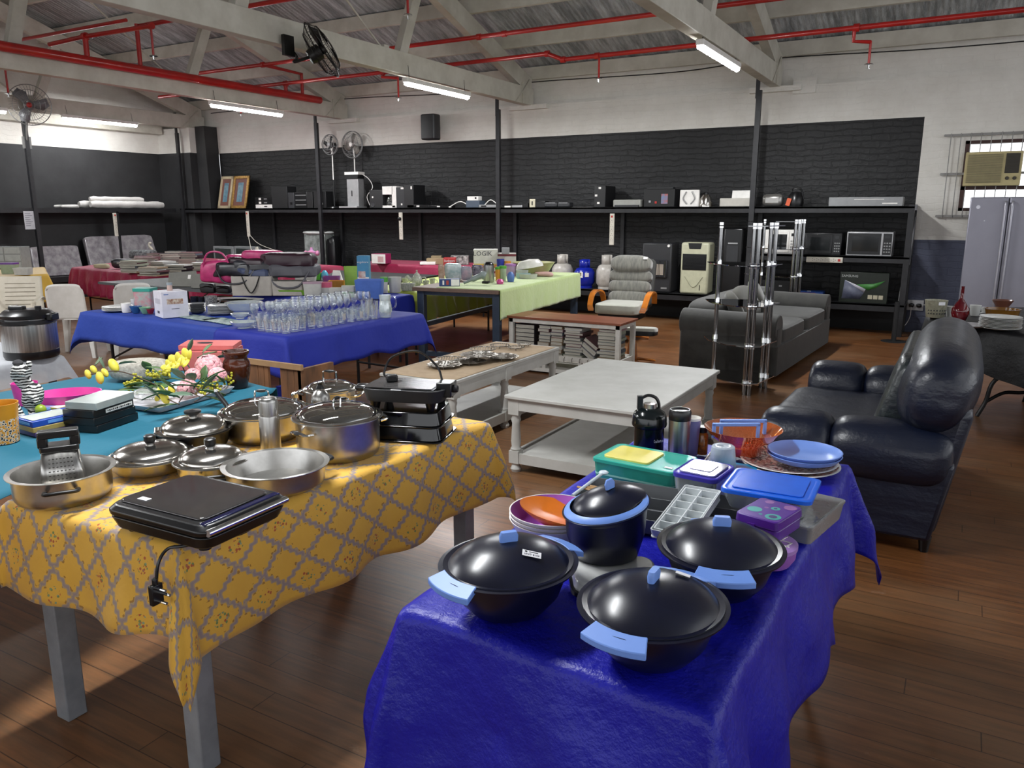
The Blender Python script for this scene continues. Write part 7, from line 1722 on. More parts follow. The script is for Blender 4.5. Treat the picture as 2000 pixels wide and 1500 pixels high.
# white rolls on the left top shelf
ROL = mat('white_quilt', 'c9c6c2', .8, bs=.3, bscale=9)
for (y0, y1, r_, x, z, lb) in ((9.5, 11.1, .07, -14.75, 1.75, 'long white fabric roll at the front of the left top shelf'), (9.4, 10.9, .07, -14.95, 1.75, 'second white fabric roll behind the first on the left top shelf'), (9.55, 10.7, .055, -14.83, 1.85, 'white fabric roll resting on top of the other two')):
    b = MB(); n = 14; b.tube([(x + .01 * math.sin(i), y0 + (y1 - y0) * i / n, z - .003 + .004 * math.sin(i * 1.7)) for i in range(n + 1)], [r_ * (.75 if i in (0, n) else 1 + .06 * math.sin(i * 2.1)) for i in range(n + 1)], 14); solo('fabric_roll', lb, 'fabric roll', b, ROL, group='white fabric rolls on the left shelf')
for (y0, y1, lb) in ((8.9, 9.3, 'flat scrap of white cloth beside the left post'), (7.5, 7.75, 'cream cloth bundle at the far left on the top shelf')):
    b = MB(); b.sq((0, 0, .03), (.2, y1 - y0, .06 if y0 > 8 else .10), .6, 18, 8, wob=.3); solo('cloth_scrap', lb, 'cloth', b, ROL, loc=(-14.85, (y0 + y1) / 2, ZT + .005))
b = MB(); b.bb(0, .002, -.09, .09, -.16, .16); t = solo('notice', 'white printed notice hanging from the left shelf edge', 'notice', b, mat('paper_white', 'c3c3c8', .6), loc=(XL + .002, 8.22, 1.46))
b = MB()
for k in range(7): b.bb(.0022, .003, -.07, .03 + .03 * math.sin(k * 2), .11 - k * .035, .118 - k * .035)
part(t, 'printed_lines', b, mat('print_grey', '4a4a58', .6))
# extension sockets
SKW = mat('socket_cream', 'cbc5b8', .4)
def strip(label, loc, L, rz=0, horizontal=False, plug=False, red=True, n=5):
    t = T('extension_socket', label, 'extension socket', loc, rz, 'white extension sockets on the shelving'); M_ = rot('Y', PI / 2) if horizontal else I4
    b = MB(); b.M = M_; b.rbox((0, -.02), .075, .03, -L / 2, L / 2, .012); part(t, 'body', b, SKW, bev=.006)
    for k in range(n):
        b = MB(); b.M = M_
        for dx, dz in ((0, .014), (-.014, -.01), (.014, -.01)): b.cyl((dx, -.035, -L / 2 + .09 + k * (L - .14) / n + dz), (dx, -.0368, -L / 2 + .09 + k * (L - .14) / n + dz), .005, .005, 8)
        part(t, 'outlet', b, mat('outlet_dark', '5a554e', .6))
    if red: b = MB(); b.M = M_; b.box((0, -.036, L / 2 - .045), (.03, .006, .03)); part(t, 'red_switch', b, mat('switch_red', 'b32a22', .4))
    if plug: b = MB(); b.M = M_; b.sq((0, -.06, L / 2 - .11), (.06, .05, .06), .6, 12, 8); part(t, 'plug', b, BLACK)
    return t
YS = YF + .004
strip('extension socket hanging over the pink book table from the left shelf', (XL - .004, 9.87, 1.36), .45, R(90))
t = strip('extension socket with white plugs and leads hanging above the televisions', (-12.52, YS, 1.37), .5)
b = MB(); b.tube(bez([(0, -.03, -.25), (.05, -.04, -.45), (.1, -.04, -.6), (.2, -.04, -.72)], 4), .008, 6); b.tube(bez([(.02, -.03, -.2), (.3, -.02, -.4), (.8, .2, -.6), (1.0, .3, -.8)], 4), .006, 6); part(t, 'lead', b, SKW)
b = MB(); b.M = rot('Y', R(-20)); b.rbox((.05, -.04), .07, .03, -.78, -.5, .01); part(t, 'second_strip', b, SKW)
strip('extension socket with a black plug hanging near the coffee machine', (-8.70, YS, 1.36), .47, plug=True, red=False)
strip('extension socket hanging above the recliner', (-4.695, YS, 1.345), .47)
strip('extension socket lying along the middle shelf edge under the microwaves', (-1.62, YS, .975), .46, horizontal=True, n=6)
# ============================================================ SHELF GOODS
def sh(name, label, cat, x0, x1, yt, m, d=.2, z=ZT, y0=YF + .05, part_name='body', bev=.006, group=None, w_k=1.0):
    A, B_ = ony(x0, 400, y0), ony(x1, 400, y0); w = (B_.x - A.x) * w_k; hh = ony((x0 + x1) / 2, yt, y0).z - z
    t = T(name, label, cat, ((A.x + A.x + w) / 2, y0, z + .001), 0, group); b = MB(); b.bb(-w / 2, w / 2, 0, d, 0, hh); part(t, part_name, b, m, bev=bev); return t, w, hh, d
SPK = mat('speaker_black', '101012', .5); SPD = mat('speaker_dark_grey', '2a2b2e', .45); SIL = mat('silver_plastic', 'a9a9aa', .3, .4)
GOLD = mat('gilt_frame', 'a8813e', .35, .5, c2='7d5d2c', ns=30)
for (x0, x1, yt, fm, lb) in ((424, 448, 343, mat('pale_gilt', 'b5a588', .4, .3), 'left framed picture leaning on the wall at the end of the shelf'), (449, 479, 342, GOLD, 'right gilt-framed picture leaning on the wall at the end of the shelf')):
    A, B_ = ony(x0, 400, 11.6), ony(x1, 400, 11.6); w = B_.x - A.x; hh = ony(x0, yt, 11.75).z - ZT
    t = T('framed_picture', lb, 'picture', ((A.x + B_.x) / 2, 11.6, ZT + .002), 0, 'framed pictures on the shelf'); M_ = rot('X', R(-14))
    for (a0, a1, z0, z1) in ((-w / 2, -w / 2 + .06, 0, hh), (w / 2 - .06, w / 2, 0, hh), (-w / 2, w / 2, 0, .06), (-w / 2, w / 2, hh - .06, hh)):
        b = MB(); b.M = M_; b.bb(a0, a1, 0, .03, z0, z1); part(t, 'frame', b, fm, bev=.006)
    b = MB(); b.M = M_; b.bb(-w / 2 + .05, w / 2 - .05, .012, .02, .05, hh - .05); part(t, 'mount', b, mat('red_brown_mount', '6a3a2c', .5))
    b = MB(); b.M = M_; b.bb(-w * .17, w * .17, .008, .012, .14, hh - .14); part(t, 'picture', b, mat('blue_abstract_print', '3f6a80', .3, c2='6f8f9a', ns=12))
def dot(t, x, z, w_=.03, h_=.03, d=0, m=WHITE, nm='price_sticker'):
    b = MB(); b.box((x, -.002 + d, z), (w_, .004, h_)); part(t, nm, b, m)
for i, (yt, lb, m_) in enumerate(((397, 'white disc player at the bottom of the left stack on the shelf', WHITE), (388, 'black disc player second from the bottom of the left stack', BLACK), (380, 'black disc player on top of the left stack', BLACK))):
    z = ZT + .0 + .072 * i; t, w, h, d = sh('disc_player', lb, 'hi-fi unit', 499, 532, 0, m_, .2, z=z + 0, group='disc players on the shelf') if 0 else (None,) * 4
    A, B_ = ony(499, 400, YF + .05), ony(532, 400, YF + .05); w = B_.x - A.x; t = T('disc_player', lb, 'hi-fi unit', ((A.x + B_.x) / 2, YF + .05, z + .001), 0, 'disc players on the shelf'); b = MB(); b.bb(-w / 2, w / 2, 0, .2, 0, .07); part(t, 'casing', b, m_, bev=.004); dot(t, .05, .035, .08, .02, nm='display', m=BLACK if i == 0 else SIL); dot(t, -.1, .035, .06, .04)
sh('speaker_box', 'tall black speaker box right of the disc players', 'speaker', 531, 562, 364, SPK, .25)
t, w, h, d = sh('speaker_box', 'small dark grey speaker left of the mini hi-fi', 'speaker', 563, 575, 376, SPD, .2); dot(t, 0, h * .3, .05, .05, nm='cone', m=BLACK)
t, w, h, d = sh('mini_hifi', 'black and silver mini hi-fi with three bands', 'hi-fi unit', 576, 600, 375, BLACK, .2)
for k in range(3): dot(t, 0, h * (.2 + .3 * k), w * .85, .012, m=SIL, nm='silver_band')
sh('speaker_box', 'narrow black speaker right of the mini hi-fi', 'speaker', 600, 611, 375, SPK, .2)
t, w, h, d = sh('speaker_box', 'square black speaker by the second post', 'speaker', 613, 637, 374, SPK, .2); dot(t, .06, .08)
# pedestal fans
def ped(label, px, pyc, pyb, rpx, blade, pole, hub, yb=11.55):
    c = ony(px, pyc, yb); r = rpx * depth(c) / FPX; t = T('pedestal_fan', label, 'fan', (c.x, yb, ZT + .001), 0, 'pedestal fans on the shelf'); zc = c.z - ZT
    b = MB(); b.lathe([(.001, 0), (.14, 0), (.13, .02), (.03, .035), (.001, .035)], 24); b.cyl((0, 0, .02), (0, 0, zc * .45), .014, .014, 10); part(t, 'base', b, BLACK)
    b = MB(); b.cyl((0, 0, zc * .4), (0, 0, zc - .16), .011, .011, 10); b.tube([(0, 0, zc - .17), (.01, -.02, zc - .08), (0, 0.02, zc)], .02, 10); part(t, 'upper_pole', b, pole)
    b = MB(); b.cyl((0, .10, zc), (0, -.02, zc), .05, .045, 18); part(t, 'motor', b, hub)
    b = MB()
    for k in range(4 if blade is BLACK else 3):
        n = 4 if blade is BLACK else 3; b.M = tr(0, -.04, zc) @ rot('Y', 2 * PI * k / n); b.add([(-.02, .01, .03), (.03, -.01, .03), (r * .45, -.02, r * .75), (r * .1, 0, r * .88), (-r * .15, .02, r * .6)], [(0, 1, 2, 3, 4)])
    b.M = I4; part(t, 'blades', b, blade, solid=.004)
    b = MB(); b.M = tr(0, -.06, zc) @ rot('X', PI / 2); b.lathe([(.04, .035), (.028, .045), (.001, .048)], 20); b.M = I4; part(t, 'hub_cap', b, hub)
    b = MB()
    for yy, rr2 in ((-.085, .55), (-.08, .8), (0, 1.0), (-.03, 1.0), (.045, .8)):
        b.tube([(r * rr2 * math.cos(2 * PI * k / 36), -.03 + yy, zc + r * rr2 * math.sin(2 * PI * k / 36)) for k in range(36)], .0035 if rr2 < 1 else .006, 5, closed=True)
    for k in range(36):
        a = 2 * PI * k / 36; ca, sa = math.cos(a), math.sin(a)
        for s in (-1, 1): b.tube([(.05 * ca, -.03 + s * .08, zc + .05 * sa), (r * .7 * ca, -.03 + s * .07, zc + r * .7 * sa), (r * ca, -.04, zc + r * sa)], .0016, 4)
    part(t, 'wire_guard', b, mat('guard_wire', '8c8c8c' if pole is not BLACK else '333333', .4, .5)); return t
ped('black-bladed pedestal fan standing left of the white one', 648, 283, 403, 19, BLACK, WHITE, mat('grey_hub', '8c8c8c', .3))
ped('white pedestal fan with a clear guard behind the tower heater', 691, 283, 403, 25, mat('smoky_blades', '77726a', .4), WHITE, WHITE, 11.75)
t, w, h, d = sh('tower_heater', 'tall silver tower appliance with a white cap on the shelf', 'appliance', 679, 701, 349, SIL, .16, y0=YF + .12)
b = MB(); b.bb(-w * .55, w * .55, -.02, d, h, h + .07); part(t, 'black_collar', b, BLACK); b = MB(); b.bb(-w * .6, w * .6, -.02, d, h + .07, h + .12); part(t, 'white_cap', b, WHITE)
b = MB(); b.bb(-w * .9, w * .7, -.12, d, 0, .03); part(t, 'foot_plate', b, SIL, bev=.005); dot(t, -.02, h * .5, .02, .1, m=BLACK, nm='slot')
b = MB(); b.tube(bez([(w * .4, .1, h + .1), (w * 1.1, .1, h), (w * 1.5, .08, h * .7), (w * 1.0, .08, h * .4), (w * 1.2, .08, .05)], 5), .006, 6); part(t, 'power_lead', b, WHITE)
t, w, h, d = sh('speaker_box', 'tall black speaker with a round cone left of the coffee machine', 'speaker', 722, 748, 371, SPK, .2)
b = MB(); b.M = tr(-w * .25, -.001, h * .2) @ rot('X', PI / 2); b.lathe([(.05, .0), (.045, .006), (.03, .002), (.001, .006)], 20); part(t, 'cone', b, SPD); dot(t, -w * .25, h * .6)
t, w, h, d = sh('coffee_machine', 'white coffee machine with its glass jug', 'coffee machine', 750, 772, 364, WHITE, .2, w_k=.4)
t.location.x += .18; b = MB(); b.bb(-.26, -.03, 0, .18, h * .62, h); part(t, 'filter_head', b, WHITE, bev=.004); b = MB(); b.bb(-.27, .02, 0, .2, 0, .04); part(t, 'hot_plate', b, WHITE); b = MB(); b.lathe([(.001, .04), (.07, .04), (.08, .1), (.06, .17), (.05, .19)], 20, (-.15, .09, 0)); part(t, 'glass_jug', b, GLASS)
t, w, h, d = sh('computer_tower', 'grey computer tower right of the coffee machine', 'computer', 774, 790, 366, SPD, .35); dot(t, .05, h * .95, .06, .03); dot(t, .03, .06)
t, w, h, d = sh('computer_tower', 'black computer tower with its side turned, nearest the coffee machine', 'computer', 789, 808, 361, SPK, .35); dot(t, w * .3, h * .87, .03, .05)
for x0, x1, yt, m_, lb in ((795, 838, 400, BLACK, 'thin black disc player right of the computer towers'), (838, 875, 401, BLACK, 'second thin black disc player farther right')):
    t, w, h, d = sh('disc_player', lb, 'hi-fi unit', x0, x1, yt, m_, .22); dot(t, 0, h * .5, .06, h * .5)
t, w, h, d = sh('phone_charger', 'white charger lead and plugs left of the third post', 'charger', 876, 880, 403, WHITE, .03); b = MB(); b.tube(bez([(0, .02, .02), (.2, .04, .1), (.4, .04, .01)], 5), .008, 6); part(t, 'lead', b, WHITE)
t, w, h, d = sh('small_printer', 'blue-grey box with a white camera on it', 'box', 910, 936, 392, mat('slate_blue', '4a5563', .5), .2)
b = MB(); p = t.location; b.bb(-.12, .10, 0, .12, 0, .07); t2 = solo('camera', 'small white camera standing on the blue-grey box', 'camera', b, WHITE, loc=(p.x, p.y + .02, p.z + h + .001), bev=.006); dot(t2, .05, .04, .03, .03, nm='lens', m=BLACK)
t, w, h, d = sh('clock_radio', 'pale grey telephone handset base left of the third post', 'telephone', 934, 974, 400, SIL, .16, w_k=.9); dot(t, -w * .2, h * .5, .1, h * .5, m=BLACK, nm='display'); b = MB(); b.tube(bez([(-.1, .08, h), (0, .1, h + .08), (.12, .1, h + .02)], 4), .008, 6); part(t, 'handset_cord', b, WHITE)
for x0, x1, yt, m_, nm, lb in ((985, 997, 402, WHITE, 'power_adapter', 'small white adapter right of the third post'), (1000, 1020, 401, SIL, 'network_box', 'flat silver box right of the white adapter'), (1022, 1031, 397, BLACK, 'router', 'small black router with an aerial'), (1045, 1064, 393, BLACK, 'video_camera', 'black camera case beside the cream card'), (1062, 1088, 395, SPD, 'radio', 'rounded dark radio on the shelf'), (1088, 1112, 395, SPD, 'radio', 'second rounded dark radio, right of the first'), (1115, 1155, 406, WHITE, 'keyboard', 'white slim device lying on the shelf')):
    t, w, h, d = sh(nm, lb, nm.replace('_', ' '), x0, x1, yt, m_, .16, bev=.02 if nm == 'radio' else .004)
    if nm == 'router': b = MB(); b.cyl((0, .1, h), (0, .1, h + .17), .008, .005, 8); part(t, 'aerial', b, BLACK)
    if nm == 'radio': dot(t, 0, h * .85, w * .7, .008, m=SIL, nm='silver_trim')
t, w, h, d = sh('card', 'upright cream card in front of the camera case', 'card', 1034, 1045, 389, mat('cream_card', 'c3bda6', .6), .02, y0=YF + .03); dot(t, 0, h * .5, .02, .06, m=BLACK, nm='mark')
t, w, h, d = sh('computer_tower', 'black computer tower above the gas bottles', 'computer', 1160, 1182, 363, SPK, .4)
for x_, z_ in ((0, .9), (-.06, .55), (-.02, .2)): dot(t, x_, h * z_, .04, .03)
t, w, h, d = sh('printer', 'low pale grey printer right of the computer tower', 'printer', 1197, 1251, 390, mat('pale_grey_printer', '9a9a94', .4), .3, bev=.015)
b = MB(); b.bb(-w * .4, w * .45, -.04, 0, 0, .03); part(t, 'paper_tray', b, SPD)
t, w, h, d = sh('printer', 'large black printer with a coloured sticker', 'printer', 1257, 1320, 369, SPK, .35, w_k=.95)
b = MB(); b.bb(-w * .4, w * .45, -.01, .1, h, h + .02); part(t, 'scanner_lid', b, BLACK); dot(t, w * .18, h * .45, .1, .14, m=mat('sticker_orange_blue', 'b0563c', .5, c2='3f86b0', ns=9), nm='coloured_sticker'); dot(t, -w * .3, h * .3, .03, .03, m=SIL, nm='button'); dot(t, -w * .1, h * .25, .03, .03, m=mat('switch_red', 'b32a22', .4), nm='button')
t, w, h, d = sh('bread_maker', 'pair of white moulded boards standing on the shelf', 'moulded board', 1327, 1364, 371, WHITE, .06, bev=.01)
for s in (-1, 1): b = MB(); b.tube(bez([(s * w * .1, -.003, .04), (s * w * .3, -.006, h * .5), (s * w * .15, -.003, h * .9)], 5), .012, 6); part(t, 'moulded_rib', b, mat('soft_grey_plastic', '9d9c9a', .4))
c_ = ony(1378, 400, YF + .15); KH = ony(1378, 376, YF + .15).z - ZT; t = T('kettle', 'steel kettle with a black handle beside the white boards', 'kettle', (c_.x, c_.y, ZT + .001)); b = MB(); b.lathe([(.001, 0), (.10, 0), (.10, .02), (.085, KH * .6), (.05, KH * .85), (.001, KH * .88)], 24); part(t, 'body', b, STEEL); b = MB(); b.lathe([(.03, KH * .85), (.03, KH * 1.0), (.001, KH * 1.05)], 16); b.tube(bez([(-.03, 0, KH * .9), (-.11, 0, KH * .8), (-.11, 0, KH * .2)], 4), .012, 8); part(t, 'handle', b, BLACK)
t, w, h, d = sh('printer', 'white printer with an open paper tray left of the fourth post', 'printer', 1405, 1466, 387, mat('warm_white_printer', 'bdb9b0', .4), .3, bev=.012)
b = MB(); b.M = tr(0, .15, h) @ rot('X', R(-12)); b.bb(-w * .2, w * .48, 0, .02, 0, .11); part(t, 'paper_tray', b, WHITE)
t, w, h, d = sh('toaster', 'rounded silver toaster right of the fourth post', 'toaster', 1487, 1527, 379, mat('brushed_toaster', 'a4a29e', .3, .8), .18, bev=.05); b = MB(); b.bb(-w * .35, w * .35, .05, .08, h - .001, h + .003); b.bb(-w * .35, w * .35, .11, .14, h - .001, h + .003); part(t, 'slots', b, BLACK)
c_ = ony(1520, 402, YF + .02); b = MB(); b.lathe([(.001, 0), (.05, 0), (.09, .02), (.001, .01)], 20); solo('saucer', 'small white saucer in front of the toaster', 'saucer', b, WHITE, loc=(c_.x, YF + .10, ZT + .001)) if 0 else None
c_ = ony(1553, 400, YF + .15); t = T('kettle', 'glossy black kettle with an orange tag', 'kettle', (c_.x, c_.y, ZT + .001)); b = MB(); b.lathe([(.001, 0), (.10, 0), (.11, .05), (.10, .13), (.06, .19), (.001, .2)], 24); part(t, 'body', b, BLACK); b = MB(); b.tube(bez([(-.06, 0, .17), (-.05, 0, .23), (.06, 0, .23), (.10, 0, .1)], 4), .013, 8); part(t, 'handle', b, BLACK)
b = MB(); b.M = tr(-.07, -.115, .06) @ rot('Y', R(15)); b.box((0, 0, 0), (.055, .003, .10)); part(t, 'orange_tag', b, mat('tag_orange', 'd2562a', .5))
t, w, h, d = sh('dvd_player', 'long silver flat media player at the right end of the shelf', 'media player', 1618, 1763, 385, mat('flat_silver', '8e8f90', .4, .2), .25, bev=.006); dot(t, w * .33, h * .3, w * .2, .014, m=WHITE, nm='printed_name'); dot(t, w * .05, h * .75, w * .4, .005, m=WHITE, nm='printed_line')
# middle shelf: microwaves
def microwave(label, x0, x1, yt, body, door, panel, win=.62):
    t, w, h, d = sh('microwave', label, 'microwave', x0, x1, yt, body, .33, z=ZM, group='microwaves on the middle shelf', bev=.008); sp_ = w * (.5 - (1 - win - .10))
    b = MB(); b.bb(-w / 2 + .015, w / 2 - w * .24, -.012, 0, .02, h - .02); o = part(t, 'door', b, door, bev=.004); b = MB(); b.bb(-w / 2 + .07, w / 2 - w * .30, -.014, -.012, .06, h - .06); part(o, 'window', b, mat('oven_window', '1a1c1d', .1))
    b = MB(); b.bb(w / 2 - w * .20, w / 2 - .012, -.008, 0, .02, h - .02); o = part(t, 'control_panel', b, panel); 
    b = MB(); b.bb(w / 2 - w * .175, w / 2 - .035, -.010, -.008, h * .74, h * .86); part(o, 'display', b, BLACK if panel is not BLACK else SPD)
    b = MB()
    for i in range(4):
        for j in range(3): b.box((w / 2 - w * .165 + j * w * .055, -.010, h * (.18 + .12 * i)), (w * .035, .004, h * .055))
    part(o, 'buttons', b, mat('grey_button', '8c8c8c', .5)); return t, w, h
microwave('white microwave seen between the chrome poles', 1497, 1562, 449, WHITE, WHITE, WHITE)
microwave('black glossy microwave in the middle of the three', 1577, 1650, 455, BLACK, BLACK, BLACK)
t, w, h = microwave('silver-framed black microwave at the right end', 1660, 1751, 453, mat('silver_front', 'b3b3b4', .3, .6), BLACK, BLACK); b = MB(); b.bb(w / 2 - w * .245, w / 2 - w * .205, -.025, 0, .02, h - .02); part(t, 'door_handle', b, SIL)
# low shelf
def low(name, label, cat, x0, x1, yt, m, d=.3, bev=.02, y0=YF + .04): return sh(name, label, cat, x0, x1, yt, m, d, z=ZL, y0=y0, bev=bev)
t, w, h, d = low('gas_heater', 'dark grey gas heater with pale ceramic panels on the low shelf', 'heater', 1258, 1316, 475, mat('heater_grey', '2c2c2f', .45), .35)
b = MB(); b.bb(-w * .42, w * .38, -.03, 0, h * .30, h * .66); o = part(t, 'burner_frame', b, mat('heater_frame', '38383c', .3, .5), bev=.01)
for k in range(3): b = MB(); b.bb(-w * .26 + k * w * .18, -w * .10 + k * w * .18, -.034, -.03, h * .36, h * .58); part(o, 'ceramic_panel', b, mat('heater_ceramic', 'a3978a', .8))
b = MB()
for k in range(5): b.tube([(-w * .36 + k * w * .17, -.05, h * .32), (-w * .36 + k * w * .17, -.05, h * .64)], .004, 5)
part(o, 'wire_guard', b, CHROME); b = MB(); b.M = tr(w * .4, 0, h * .95) @ rot('X', PI / 2); b.lathe([(.02, 0), (.02, .02), (.001, .02)], 14); part(t, 'knob', b, WHITE); dot(t, w * .28, h * .09, w * .2, .025, m=SIL, nm='badge')
CRP = mat('cream_cooler', 'c3c2a6', .35)
t, w, h, d = low('air_cooler', 'cream air cooler with a dark louvred grille on the low shelf', 'air cooler', 1334, 1390, 474, CRP, .3, .03)
b = MB(); b.bb(-w * .42, w * .42, -.008, 0, h * .47, h * .78); o = part(t, 'grille', b, BLACK)
b = MB()
for k in range(12): b.bb(-w * .40, w * .40, -.014, -.008, h * (.49 + .024 * k), h * (.494 + .024 * k))
part(o, 'louvres', b, SPD); b = MB(); b.loft([[(-w * .2, -.006, h * .88), (w * .2, -.006, h * .88), (w * .24, -.006, h * .99), (-w * .24, -.006, h * .99)], [(-w * .2, .0, h * .88), (w * .2, .0, h * .88), (w * .24, .0, h * .99), (-w * .24, .0, h * .99)]]); part(t, 'control_panel', b, BLACK)
b = MB(); b.tube(bez([(-w * .32, -.003, h * .34), (0, -.006, h * .14), (w * .32, -.003, h * .34)], 6), .006, 6); part(t, 'moulded_curve', b, mat('cream_shade', 'a9a88c', .4)); dot(t, w * .22, h * .13, .01, .08, m=BLACK, nm='level_gauge')
t, w, h, d = low('water_dispenser', 'tall black water dispenser behind the left chrome pole', 'water dispenser', 1417, 1455, 446, BLACK, .32); dot(t, 0, h * .78, w * .5, .02, m=SIL, nm='silver_tap_bar'); b = MB(); b.bb(-w * .3, w * .3, -.01, 0, h * .5, h * .75); part(t, 'recess', b, SPD)
t, w, h, d = low('black_cabinet', 'low black cabinet with two small knobs behind the grey sofa', 'cabinet', 1497, 1562, 548, BLACK, .3, .004); dot(t, w * .1, h * .7, .04, .02, m=SIL, nm='knob')
t, w, h, d = low('toy_box', 'small blue and red toy box on the low shelf behind the sofa', 'box', 1571, 1622, 570, mat('toy_box_blue', '16408c', .4), .2, .002); dot(t, -w * .1, h * .5, w * .6, h * .7, m=mat('toy_red_print', 'a3241e', .4, c2='5c1612', ns=30), nm='red_print'); dot(t, -w * .05, h + .004, .05, .006)
BXG = mat('monitor_box', '10180f', .35, c2='1a2018'); t, w, h, d = low('monitor_box', 'dark printed monitor box lettered SAMSUNG at the right end of the low shelf', 'box', 1654, 1751, 533, BXG, .18, .003)
text(t, 'lettering', 'SAMSUNG', mat('print_grey_white', 'a9aba9', .5), .045, FRONT(-w * .3, -.003, h * .87))
b = MB(); b.add([(-w * .44, -.003, h * .12), (-w * .06, -.003, h * .12), (w * .02, -.003, h * .34), (-w * .40, -.003, h * .74)], [(0, 1, 2, 3)]); part(t, 'screen_picture', b, mat('print_blue_grey', '3a3f52', .5, c2='6c6f80', ns=4), solid=.001)
b = MB(); b.add([(-w * .40, -.0045, h * .74), (w * .02, -.0045, h * .34), (w * .05, -.0045, h * .46), (-w * .2, -.0045, h * .62)], [(0, 1, 2, 3)]); part(t, 'white_wedge', b, mat('print_pale_grey', 'b5b3bd', .5), solid=.001)
b = MB(); b.add([(-w * .15, -.006, h * .60), (w * .1, -.006, h * .42), (w * .26, -.006, h * .52), (w * .44, -.006, h * .76), (w * .2, -.006, h * .64)], [(0, 1, 2, 3, 4)]); part(t, 'green_swoosh', b, mat('print_green', '3c7a36', .5), solid=.001)
for k in range(3): dot(t, w * (.15 + .11 * k), h * .2, w * .09, h * .13, m=mat('print_cream', 'b5ae96', .5), nm='printed_icon')
# gas bottles
def gas(label, px, yt, m, r, collar_m=None):
    c = ony(px, 560, YF + .02 + r); zt_ = ony(px, yt, c.y).z; h = zt_ - ZL; t = T('gas_bottle', label, 'gas bottle', (c.x, c.y, ZL + .001), 0, 'gas bottles on the low shelf')
    b = MB(); b.lathe([(r * .8, 0), (r * .8, .03), (r * .75, .035), (r, .09), (r, h * .55), (r * .8, h * .68), (r * .4, h * .74), (.001, h * .75)], 32); part(t, 'tank', b, m)
    for a0 in (-150, 30):
        b = MB(); n = 10; ring0 = []
        P = [(r * .5 * math.cos(R(a0 + 120 * i / n)), r * .5 * math.sin(R(a0 + 120 * i / n))) for i in range(n + 1)]
        b.add([(x, y, h * .70) for x, y in P] + [(x, y, h) for x, y in P], [(i, i + 1, n + 2 + i, n + 1 + i) for i in range(n)]); part(t, 'collar', b, m, solid=.006)
    b = MB(); b.cyl((0, 0, h * .74), (0, 0, h * .92), .015, .015, 10); b.sph((0, 0, h * .88), .022, 10); part(t, 'valve', b, mat('brass_dark', '4a4030', .4, .6)); return t, h
CYW = mat('gas_white', 'b9b4ad', .35, c2='a39d95')
t, h = gas('white gas bottle farthest left, at the end of the workbench', 1098, 497, CYW, .17)
b = MB(); b.lathe([(.1705, h * .36), (.1705, h * .42)], 32); part(t, 'brown_band', b, mat('brown_label', '6a4434', .5))
t, h = gas('bright blue gas bottle between the workbench and the recliner', 1141, 507, mat('gas_blue', '14259a', .25), .165)
b = MB(); b.box((.02, -.163, h * .48), (.05, .008, .09)); b.box((.10, -.13, h * .48), (.06, .01, .06), rot('Z', R(38))); part(t, 'paper_label', b, WHITE)
gas('white gas bottle half hidden behind the recliner back', 1184, 498, CYW, .16)
# plastic-wrapped stand and lilac mannequin by the second post
t, w, h, d = low('wrapped_chair', 'clear plastic wrapped chair on the low shelf by the second post', 'wrapped chair', 589, 630, 455, mat('plastic_wrap_grey', '5d625f', .12, c2='8c918e', ns=7, bs=1, bscale=20, coat=.5), .3, .03)
b = MB(); b.sq((0, .12, h), (w * 1.15, .3, .06), .5, 22, 8, wob=.2); part(t, 'bunched_top', b, mat('plastic_wrap_white', 'b5b6b4', .2, bs=.6))
b = MB(); b.M = tr(w * .75, 0, 0); b.sq((0, .1, h * .45), (.2, .2, h * .9), .4, 16, 8, wob=.2); part(t, 'dark_wrap', b, BLACK)
c_ = onz(609, 528, .76); t = T('dress_form', 'lilac and pink child dress form in front of the wrapped chair', 'dress form', (-9.55, 10.2, ZK - .78 + .74), YAW)
t.location = (ony(609, 500, 11.08).x, 11.08, .0); zb = ony(609, 524, 11.08).z; zt2 = ony(609, 483, 11.08).z; H_ = zt2 - zb
b = MB(); b.lathe([(.13, zb), (.10, zb + H_ * .2), (.065, zb + H_ * .42), (.09, zb + H_ * .65), (.10, zb + H_ * .78), (.03, zb + H_ * .86), (.02, zb + H_)], 20, sy=.6); part(t, 'torso', b, mat('lilac_satin', 'b184b4', .4, c2='c76f86', ns=7))
b = MB(); b.sph((-.11, 0, zb + H_ * .72), .04, 10, .05); b.sph((.11, 0, zb + H_ * .72), .04, 10, .05); part(t, 'puff_sleeve', b, mat('lilac_satin', 'b184b4', .4))
b = MB(); b.cyl((0, 0, 0), (0, 0, zb), .02, .02, 10); b.cyl((0, 0, 0), (0, 0, .03), .15, .14, 20); b.bb(-.22, .22, -.1, .1, zb - .03, zb); part(t, 'stand', b, mat('dark_stand_wood', '4a382a', .5))
# wall speaker
t = T('wall_speaker', 'black loudspeaker mounted on the white wall above the paint line', 'speaker', (-8.27, YW - .25, 3.04))
b = MB(); b.rbox((0, 0), .30, .22, -.21, .21, .05); part(t, 'cabinet', b, SPD, bev=.02)
b = MB(); b.rbox((0, -.112), .24, .008, -.19, .19, .003); part(t, 'grille', b, SPK); b = MB(); b.bb(-.03, .03, .1, .25, -.03, .03); part(t, 'bracket', b, BLACK)
